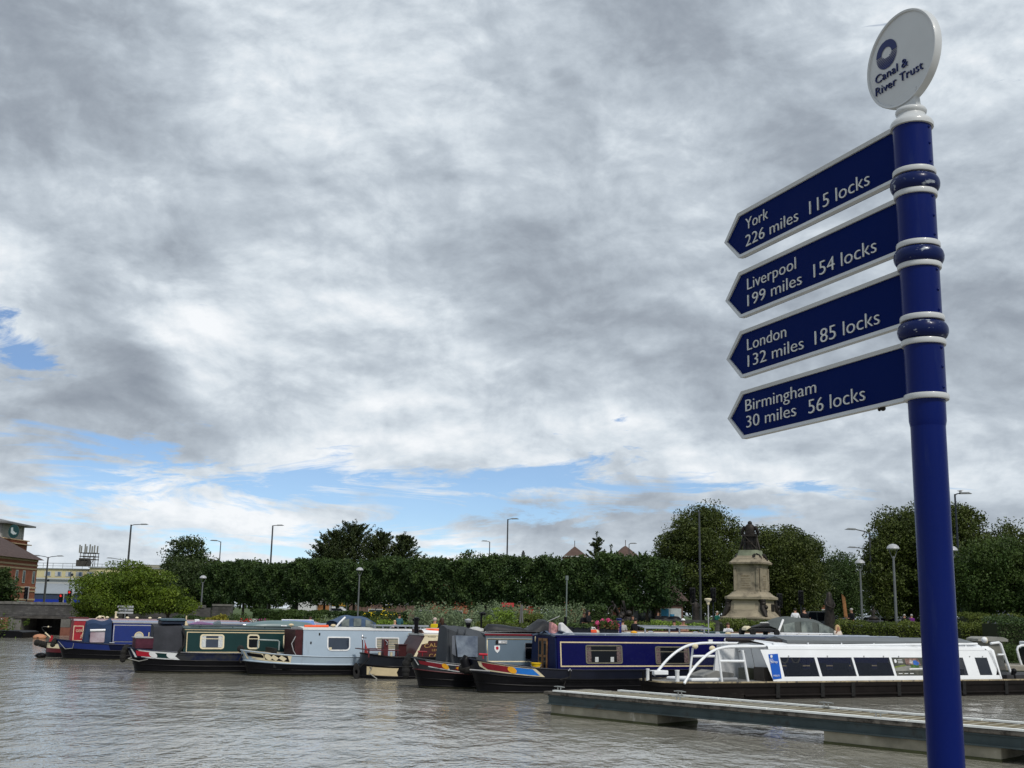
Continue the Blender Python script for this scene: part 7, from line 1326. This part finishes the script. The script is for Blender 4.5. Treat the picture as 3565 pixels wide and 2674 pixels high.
# ------------------------------------------------------------------ cars
def car(label,px,Y,col,rz=0,L_=4.4,hgt=1.5,kind='hatch',g=1.2,name='parked_car'):
    c=atY(px,2150,Y); o=T(name,label,'car' if kind!='van' else 'van',(c.x,Y,g+.012),rz); w=.9
    P_=[(0,.25),(0,.75),(.25,.85),(1.1,.95),(1.75,hgt),(3.6,hgt),(4.25,1.0),(4.4,.8),(4.4,.25)] if kind!='van' else [(0,.25),(0,1.0),(.6,1.15),(1.1,hgt),(4.35,hgt),(4.4,1.2),(4.4,.25)]
    s=L_/4.4; rows=[]
    for y in (-w,-w*.96,w*.96,w): rows.append([(x*s,y*(.82 if z>1.1 and True else 1),z) for x,z in P_])
    m=MB(); m.grid([[ (x*s,y*(.84 if z>1.1 else 1),z) for x,z in P_] for y in (-w,-.3,.3,w)],smooth=False); 
    for y in (-w,w): m.add([(x*s,y*(.84 if z>1.1 else 1),z) for x,z in P_],[tuple(range(len(P_)))])
    bd=m.build('body',col,o,bevel=.04)
    for sd in (-1,1):
        for x0,x1,x2,x3 in (((1.25,2.3,2.3,1.8),(2.4,3.95,3.5,2.4)) if kind!='van' else ((.85,1.7,1.7,1.15),)):
            zt_=hgt-.10; MB().add([(x0*s,sd*(w+.004),.98),(x1*s,sd*(w+.004),.98),(x2*s,sd*(w*.85+.01),zt_),(x3*s,sd*(w*.85+.01),zt_)],[(0,1,2,3)]).build('side_window',GLASS,o)
    MB().add([(1.14*s-.02,-.75,.99),(1.14*s-.02,.75,.99),(1.68*s-.02,.68,hgt-.08),(1.68*s-.02,-.68,hgt-.08)] if kind!='van' else [(.66,-.75,1.2),(.66,.75,1.2),(1.05,.68,hgt-.1),(1.05,-.68,hgt-.1)],[(0,1,2,3)]).build('windscreen',GLASS,o)
    for x in (.85*s,3.5*s):
        for sd in (-1,1):
            q=MB(); q.tube([(x,sd*(w-.2),.32),(x,sd*(w+.01),.32)],.32,18); wh=q.build('wheel',RUB,o); q=MB(); q.tube([(x,sd*(w),.32),(x,sd*(w+.02),.32)],.2,12); q.build('rim',CHR,wh)
    for sd in (-1,1): MB().cbox((.02,sd*.65,.68),(.06,.3,.13)).build('headlight',LW,o); MB().cbox((L_-.01,sd*.7,.8),(.05,.2,.16)).build('tail_light',RED,o)
    MB().box((L_,-.25,.5),(L_+.02,.25,.61)).build('number_plate',YEL,o); return o
car('black tall estate car behind the stone monument steps',2735,97.9,M('black_car_paint',(.012,.016,.018),.2,0,.05,2,coat=.5),R(8),4.6,1.75)
car('white car behind the people right of the hooded statue',2958,99.3,M('white_car_paint',(.55,.56,.57),.3,0,.04,2,coat=.4),R(3)); car('silver car parked right of the seated statue',3075,99.8,M('silver_car_paint',(.35,.38,.40),.3,.3,.04,2,coat=.4),R(2),4.1); car('white van seen under the left part of the clipped row',985,134,M('white_car_paint',(.55,.56,.57)),0,4.8,2.0,'van'); car('white car seen under the clipped row beside the white van',1085,134.5,M('white_car_paint',(.55,.56,.57)),0,4.2,1.45)
# ------------------------------------------------------------------ buildings
YB=M('buff_band_stone',(.42,.31,.19),.85,0,.1,2); TIL=M('brown_roof_tile',(.075,.05,.045),.85,0,.25,3,bump=.5,bsc=8); HTG=M('hotel_grey_render',(.33,.33,.30),.8,0,.1,2); RG=M('roof_lead_grey',(.14,.14,.14),.6,0,.1,2); WFR=M('window_frame_green',(.30,.36,.33),.5); BW=M('window_dark',(.03,.04,.045),.12,0,.2,4,spec=.8)
hot=T('brick_hotel','red brick building with buff bands, brown roof and square corner tower at the far left','building',(-57.4,140,1.2)); RBK=M('hotel_brick',(.26,.085,.045),.9,0,.15,1,kind='brick',col2=(.34,.12,.07))
ez=atY(135,1957,140).z-1.2
m=MB(); m.box((-26,-24,0),(0,0,ez)); m.build('wall',RBK,hot)
for za,zb_ in ((ez-.02,ez+.22),(ez-.55,ez-.35),(ez-1.0,ez-.8),(ez-3.2,ez-3.0),(ez-3.6,ez-3.45),(ez-4.6,ez-4.4)): m=MB(); m.box((-26.05,-24.05,za),(.06,.05,zb_)); m.build('stone_band',YB,hot)
m=MB(); m.add([(-26.5,-24.5,ez+.22),(.6,-24.5,ez+.22),(.6,.5,ez+.22),(-26.5,.5,ez+.22),(-4.5,-18,ez+3.7),(-4.5,-5.5,ez+3.7),(-20,-18,ez+3.7),(-20,-5.5,ez+3.7)],[(0,1,4,6),(1,2,5,4),(2,3,7,5),(3,0,6,7),(4,5,7,6),(0,3,2,1)]); m.build('roof',TIL,hot)
for y in (-21,-19,-14.5,-12.5,-6,-4,-1.2):
    for za,zb_,wy in ((ez-2.6,ez-1.15,.7),):
        f=MB().box((.005,y,za),(.035,y+wy,zb_)).build('window',WFR,hot); MB().box((.03,y+.1,za+.1),(.045,y+wy-.1,zb_-.1)).build('pane',BW,f)
for y in (-20,-12,-5):
    f=MB().box((.005,y,.2),(.04,y+2.4,ez-4.7)).build('window',WFR,hot)
    for k in range(3): MB().box((.035,y+.1+.78*k,.3),(.05,y+.72+.78*k,ez-4.8)).build('pane',BW,f)
tw=T('corner_tower','square grey tower with shallow pyramid roof rising behind the brick building','tower',(0,0,1.2)); cT=atY(80,1880,150); tx=cT.x; tw.location=(tx,150,1.2)
zt=cT.z-1.2; zz=lambda y: atY(60,y,148).z-1.2
m=MB(); m.box((-6.4,-7,0),(.5,.3,zz(1880))); m.build('brick_base',RBK,tw); m=MB(); m.box((-6.7,-7.3,zz(1896)),(1.0,.6,zz(1893))); m.box((-6.6,-7.2,zz(1882)),(.7,.5,zz(1879))); m.build('ledge',YB,tw)
m=MB(); m.box((-5.9,-6.5,zz(1880)),(0,0,zz(1832))); m.build('lantern_room',HTG,tw); m=MB(); [m.box((x,-6.62,zz(1878)),(x+.5,-6.505,zz(1834))) for x in (-5.9,-3.2,-.5)]; m.box((.003,-6.5,zz(1878)),(.05,-6.0,zz(1834))); m.box((.003,-.5,zz(1878)),(.05,0,zz(1834))); m.build('pilaster',M('pilaster_grey',(.33,.33,.31),.8),tw)
zr2=zz(1832); m=MB(); m.add([(-7,-7.6,zr2),(1.1,-7.6,zr2),(1.1,1.1,zr2),(-7,1.1,zr2),(-7,-7.6,zr2+.2),(1.1,-7.6,zr2+.2),(1.1,1.1,zr2+.2),(-7,1.1,zr2+.2),(-2.95,-3.2,zz(1804))],[(0,3,2,1),(0,1,5,4),(1,2,6,5),(2,3,7,6),(3,0,4,7),(4,5,8),(5,6,8),(6,7,8),(7,4,8)]); m.build('roof',RG,tw)
# oval sign on the east/front faces
cS=atY(49,1851,143.4); m=MB(); rad=1.05; 
m.lathe([(0,0),(1,0),(1,.1),(0,.12)],n=28); m.v=[(cS.x-tx+v[0]*.66,-6.64-v[2],zz(1858)+v[1]*.86) for v in m.v]; m.build('oval_sign',M('teal_sign',(.012,.05,.052),.4),tw)
m=MB(); m.add([(cS.x-tx+x*.7,-6.78,zz(1858)+z*.75) for x,z in ((-.5,.6),(-.15,.65),(-.05,.1),(.4,-.25),(.6,-.2),(.5,-.5),(0,-.55),(-.45,-.25))],[tuple(range(8))]); m.build('sign_swoosh',M('sign_pale',(.4,.46,.46),.5),tw)
# retail building
rx=atY(128,1977,222).x; ret=T('retail_building','long low building with cream upper storey over grey and blue cladding, left background','building',(rx-30,222,1.2)); CRW=M('cream_render',(.50,.45,.26),.8,0,.06,.5); GCL=M('grey_cladding',(.24,.27,.30),.6,0,.05,.5); LCL=M('pale_cladding',(.42,.43,.42),.6,0,.05,.5); DBL=M('dark_blue_cladding',(.035,.05,.09),.5,0,.1,.5); BBL=M('bright_blue_band',(.008,.03,.30),.4)
rz2=lambda y: atY(300,y,222).z-1.2-.35
xe=atY(700,1977,222).x-(rx-30)
m=MB(); m.box((0,0,rz2(2018)),(xe,18,rz2(1976))); m.box((40.5,-.8,rz2(2018)),(xe,0,rz2(1970))); m.build('upper_storey',CRW,ret); m=MB(); m.box((-.2,-.3,rz2(1976)),(40.4,.2,rz2(1974))); m.box((40.3,-1.1,rz2(1970)),(xe,-.1,rz2(1968))); m.build('parapet_cap',GCL,ret)
m=MB(); m.box((-3,-3,rz2(2028)),(xe,-.85,rz2(2010))); m.box((-3,-3.4,rz2(2014)),(xe,-3,rz2(2009))); m.build('fascia',LCL,ret)
m=MB(); m.add([(-3,-3.05,rz2(2028)),(xe,-3.05,rz2(2028)),(xe,-7,rz2(2064)),(-3,-7,rz2(2064))],[(0,1,2,3)]); m.box((-3,-6.9,rz2(2064)),(xe,-6,rz2(2062))); m.build('sloped_cladding',GCL,ret)
for k in range(16): x=33+k*4.6; MB().add([(x-.8,-5.1,rz2(2052)),(x+.9,-5.1,rz2(2052)),(x+2.3,-4.4,rz2(2044)),(x+.7,-4.4,rz2(2044))],[(0,1,2,3)]).build('roof_light',M('pale_rooflight',(.45,.46,.38),.4),ret)
m=MB(); m.box((-3,-6.8,rz2(2088)),(xe,-3,rz2(2064))); m.build('lower_wall',DBL,ret); MB().box((-3,-6.95,rz2(2094)),(xe,-3,rz2(2083))).build('blue_band',BBL,ret)
for px_ in (160,197,234,276,314,353,392,566,602):
    x=atY(px_,1990,221).x-(rx-30); f=MB().box((x-.65,-.92 if px_>240 else -.06,rz2(2002)),(x+.65,-.82 if px_>240 else .02,rz2(1985))).build('window',LCL,ret); MB().box((x-.1,-.95 if px_>240 else -.09,rz2(2000)),(x+.45,-.92 if px_>240 else -.06,rz2(1987))).build('pane',M('blueish_pane',(.10,.14,.20),.2),f)
m=MB()
for k in range(24):
    x=2+k*1.9+25
    if k<22: m.tube([(x,1,rz2(1976)),(x,1,rz2(1976)+1.1)],.04,4)
m.tube([(27,1,rz2(1976)+1.1),(70,1,rz2(1976)+1.1)],.04,4); m.tube([(27,1,rz2(1976)+.6),(70,1,rz2(1976)+.6)],.03,4); m.build('roof_rail',LG,ret)
xq=atY(440,1960,222).x-(rx-30); m=MB(); m.box((xq,4,rz2(1975)),(xq+9,10,rz2(1953))); m.prism([(xq+9,rz2(1975)),(xq+16,rz2(1975)),(xq+15,rz2(1962)),(xq+9,rz2(1960))],4,9); m.build('plant_room',M('plant_room_grey',(.26,.26,.22),.8),ret); m=MB(); m.tube([(xq+11,5,rz2(1962)),(xq+12.2,5,rz2(1955)),(xq+13.2,5,rz2(1962))],.35); m.box((xq+13,4,rz2(1966)),(xq+19,8,rz2(1962))); m.build('duct',M('duct_dark',(.08,.08,.085),.5),ret)
an=T('antenna_rack','dark steel telecoms antenna rack on the roof of the cream building','antenna',(atY(308,1960,218).x,218,1.2+rz2(1968))); an.scale=(.62,.7,1); az0=an.location.z; zy=lambda y: atY(308,y,218).z-az0
m=MB()
for x in (-2.2,-.8,.9,2.4):
    for y in (-1.2,1.2): m.tube([(x,y,0),(x,y,zy(1925))],.10,5)
for y_ in (1938,1926,1948): 
    m.tube([(-2.4,-1.2,zy(y_)),(2.6,-1.2,zy(y_))],.10,5); m.tube([(-2.4,1.2,zy(y_)),(2.6,1.2,zy(y_))],.1,5)
m.tube([(-.8,-1.2,0),(.9,-1.2,zy(1938))],.08,5); m.tube([(.9,-1.2,0),(2.4,-1.2,zy(1938))],.08,5); m.box((-3.4,-1,0),(.2,1.5,zy(1948)*.9)); m.box((-2.6,-1.1,zy(1948)*.9),(-.2,1.2,zy(1944))); m.build('frame',M('antenna_steel',(.07,.065,.06),.6,.3,.2,2),an)
for x,yt in ((-2.5,1898),(-2.1,1902),(-1.0,1895),(-.2,1903),(.7,1896),(1.3,1902),(2.2,1899),(2.8,1901)): m=MB(); m.box((x-.17,-1.5+.4*math.sin(x*5),zy(1926)),(x+.17,-1.25+.4*math.sin(x*5),zy(yt))); m.build('panel_antenna',M('antenna_grey',(.20,.20,.18),.6),an)
# brick gables behind the row
for px_,wpx,ya,yb_,lb_ in ((2003,76,1899,1936,'left brown tiled gable roof peeping over the clipped row'),(2182,78,1897,1936,'right brown tiled gable roof peeping over the clipped row')):
    c=atY(px_,yb_,165); w=wpx/F*165/2; za=atY(px_,ya,165).z; o=T('gabled_house',lb_,'house',(c.x,165,1.2)); zb_=c.z-1.2; za-=1.2; MB().box((-w*.95,0,0),(w*.95,8,zb_)).build('wall',RBK,o); m=MB(); m.add([(-w*1.08,-.4,zb_),(w*1.08,-.4,zb_),(w*1.08,8.4,zb_),(-w*1.08,8.4,zb_),(0,1.8,za),(0,6.5,za)],[(0,1,4),(1,2,5,4),(2,3,5),(3,0,4,5),(0,3,2,1)]); m.build('roof',M('red_brown_tile',(.085,.055,.045),.85,0,.2,2,bump=.4),o); MB().box((-w*1.1,-.45,zb_-.15),(w*1.1,-.38,zb_)).build('gutter',LCL,o); MB().tube([(0,1.8,za),(0,1.8,za+.8)],.05,5).build('finial',TIL,o)
c=atY(1552,1944,165); o=T('brick_house','brick chimney of a house hidden behind the clipped row','house',(c.x,165,1.2)); MB().box((-4,0,0),(4,6,c.z-1.2-1.5)).build('wall',RBK,o); MB().box((-.6,1,c.z-2.9),(.6,2,c.z-1.2)).build('chimney',M('buff_brick',(.28,.17,.10),.9),o)
KSK=M('kiosk_brick',(.14,.085,.07),.9,0,.15,1,kind='brick',col2=(.17,.11,.09))
# buildings seen under the row
def lowb(label,x0,x1,Y,zt_,mat,wins=(),name='brick_house',roof=None):
    a,c=atY(x0,2130,Y).x,atY(x1,2130,Y).x; o=T(name,label,'building',(a,Y,1.2)); MB().box((0,0,0),(c-a,5,zt_)).build('wall',mat,o)
    if roof: m=MB(); m.add([(-.4,-.4,zt_),(c-a+.4,-.4,zt_),(c-a+.4,5.4,zt_),(-.4,5.4,zt_),((c-a)*.4,2.5,zt_+roof),((c-a)*.6,2.5,zt_+roof)],[(0,1,5,4),(1,2,5),(2,3,4,5),(3,0,4),(0,3,2,1)]); m.build('roof',TIL,o)
    for xa,xb,za,zb_,mt_ in wins: f=MB().box((xa,-.06,za),(xb,.0,zb_)).build('window',LCL,o); MB().box((xa+.1,-.08,za+.1),(xb-.1,-.06,zb_-.1)).build('pane',mt_,f)
    return o
lowb('dark brick building behind the row left of the kiosk',2178,2262,94,2.6,KSK,((.6,2.4,.4,2.1,BW),)); k_=lowb('brick kiosk with brown hipped roof and a blue and white poster window',2288,2378,92,2.35,KSK,roof=1.9,name='kiosk')
m=MB().box((.25,-.08,.6),(1.9,-.01,1.75)); m.build('poster_board',M('poster_white',(.45,.5,.52),.5),k_); MB().box((.3,-.1,.9),(.9,-.08,1.7)).build('poster_panel',M('poster_blue',(.04,.22,.40),.5),k_); MB().box((1.0,-.1,.62),(1.35,-.08,1.3)).build('poster_panel',M('poster_blue',(.04,.22,.40),.5),k_)
for px_,lb_ in ((2311,'left dark rounded litter bin in front of the kiosk poster'),(2347,'right dark rounded litter bin in front of the kiosk poster')): c=atY(px_,2150,88); o=T('litter_bin',lb_,'bin',(c.x,88,1.2)); MB().lathe([(.55,0),(.6,.5),(.55,.95),(.35,1.12),(0,1.16)],n=16,sy=.7).build('body',BLK,o); MB().cbox((.05,-.43,.75),(.25,.03,.2)).build('label_plate',LW,o)
o=lowb('low brick house with white windows under the clipped row',1215,1480,132,1.75,KSK,((2.2,4.2,.3,1.3,BW),(7.5,9.5,.3,1.3,BW),(-99+99+11.3,13,.3,1.3,BW))); lowb('shop front with a red sign and yellow panels behind the buddleias',1740,1880,112,2.2,M('shop_tan',(.25,.17,.09),.8,0,.4,2),((2.6,3.5,.3,1.9,RED),))
lowb('dark building behind the trees left of the seated statue',2820,2900,128,2.6,RBK,((.8,2.2,.6,2.2,BW),))
c=atY(1768,2105,80); o=T('red_sign','small red sign with pale lettering above the lime green bush','sign',(c.x,80,1.2)); MB().tube([(0,.05,0),(0,.05,c.z-1.2-.2)],.04).build('post',PBK,o); MB().box((-.42,-.03,c.z-1.35),(.42,.02,c.z-1.2+.12)).build('sign_panel',M('red_sign_paint',(.5,.04,.05),.5),o)
c=atY(1823,2110,83); o=T('red_post_box','bright red pillar box behind the buddleias','pillar box',(c.x,83,1.2)); MB().lathe([(.25,0),(.24,1.25),(.28,1.3),(.28,1.38),(.2,1.46),(0,1.5)],n=14).build('body',M('pillar_red',(.45,.01,.01),.4),o); MB().cbox((0,-.245,1.1),(.25,.02,.05)).build('slot',BLK,o)
c=atY(1126,2112,120); o=T('poster_stand','white poster stand with orange picture under the clipped row','sign',(c.x,120,1.2)); MB().box((-.75,0,.0),(.75,.08,2.5)).build('board',LW,o); MB().box((-.6,-.03,.6),(.6,-.005,1.6)).build('picture',M('orange_poster',(.30,.14,.06),.5,0,.5,2),o)
c=atY(1180,2112,121); o=T('yellow_banner','small yellow banner hanging under the clipped row','banner',(c.x,121,1.2)); m=MB(); m.tube([(-.8,0,0),(-.8,0,2.1)],.04); m.tube([(.8,0,0),(.8,0,2.1)],.04); m.build('poles',LG,o); MB().box((-.7,-.03,1.5),(.7,.0,1.9)).build('sheet',M('dull_yellow_sheet',(.40,.24,.04),.8),o)
# plinth box and stone pier by the trip boat stern, sign board at the acer
c=atY(3450,2222,46.5); o=T('stone_pier','grey flat capped stone pier behind the trip boat searchlight','pier',(c.x,46.9,.65)); MB().box((-.45,-.45,0),(.45,.45,c.z-.65-.12)).build('shaft',M('pier_stone',(.17,.17,.15),.9,0,.2,3,bump=.4),o); m=MB(); m.box((-.6,-.6,c.z-.77),(.6,.6,c.z-.68)); m.prism([(-.6,c.z-.68),(.6,c.z-.68),(.4,c.z-.6),(-.4,c.z-.6)],-.6,.6); m.build('cap_slab',M('pier_cap',(.24,.24,.22),.9,0,.2,3),o)
c=atY(437,2118,79); o=T('tree_sign','small white slatted notice board under the acer','sign',(c.x,79,1.2)); MB().tube([(0,0,-.3),(0,0,c.z-1.0)],.05).build('post',LG,o); m=MB(); [m.box((-.55+.1*(k%2),-.05,c.z-1.15-.2*k),(.55,-.0,c.z-1.02-.2*k)) for k in range(3)]; m.build('board',LW,o)
lw=atY(2270,2160,66); o=T('low_wall','low dark stone wall behind the light green hedge','wall',(lw.x,66,.9)); MB().box((0,0,0),(5,.35,atY(2300,2156,66).z-.9)).build('wall_face',drk,o)
c0=b.w(0,0,0); c=atY(2470,2216,50.2); o=T('quay_rail','brown timber handrail along the quay in front of the white hooded person','railing',(c.x-.4,50.6,.65),R(-6)); zr3=atY(2560,2214,50.6).z-.65; m=MB(); m.box((0,0,zr3-.07),(4.2,.12,zr3)); m.box((0,.02,zr3-.35),(4.2,.08,zr3-.28)); m.build('rail',M('brown_wood',(.10,.05,.035)),o); [MB().box((x,.02,0),(x+.1,.12,zr3-.07)).build('post',M('brown_wood',(.10,.05,.035)),o) for x in (.1,1.5,2.9,4.0)]
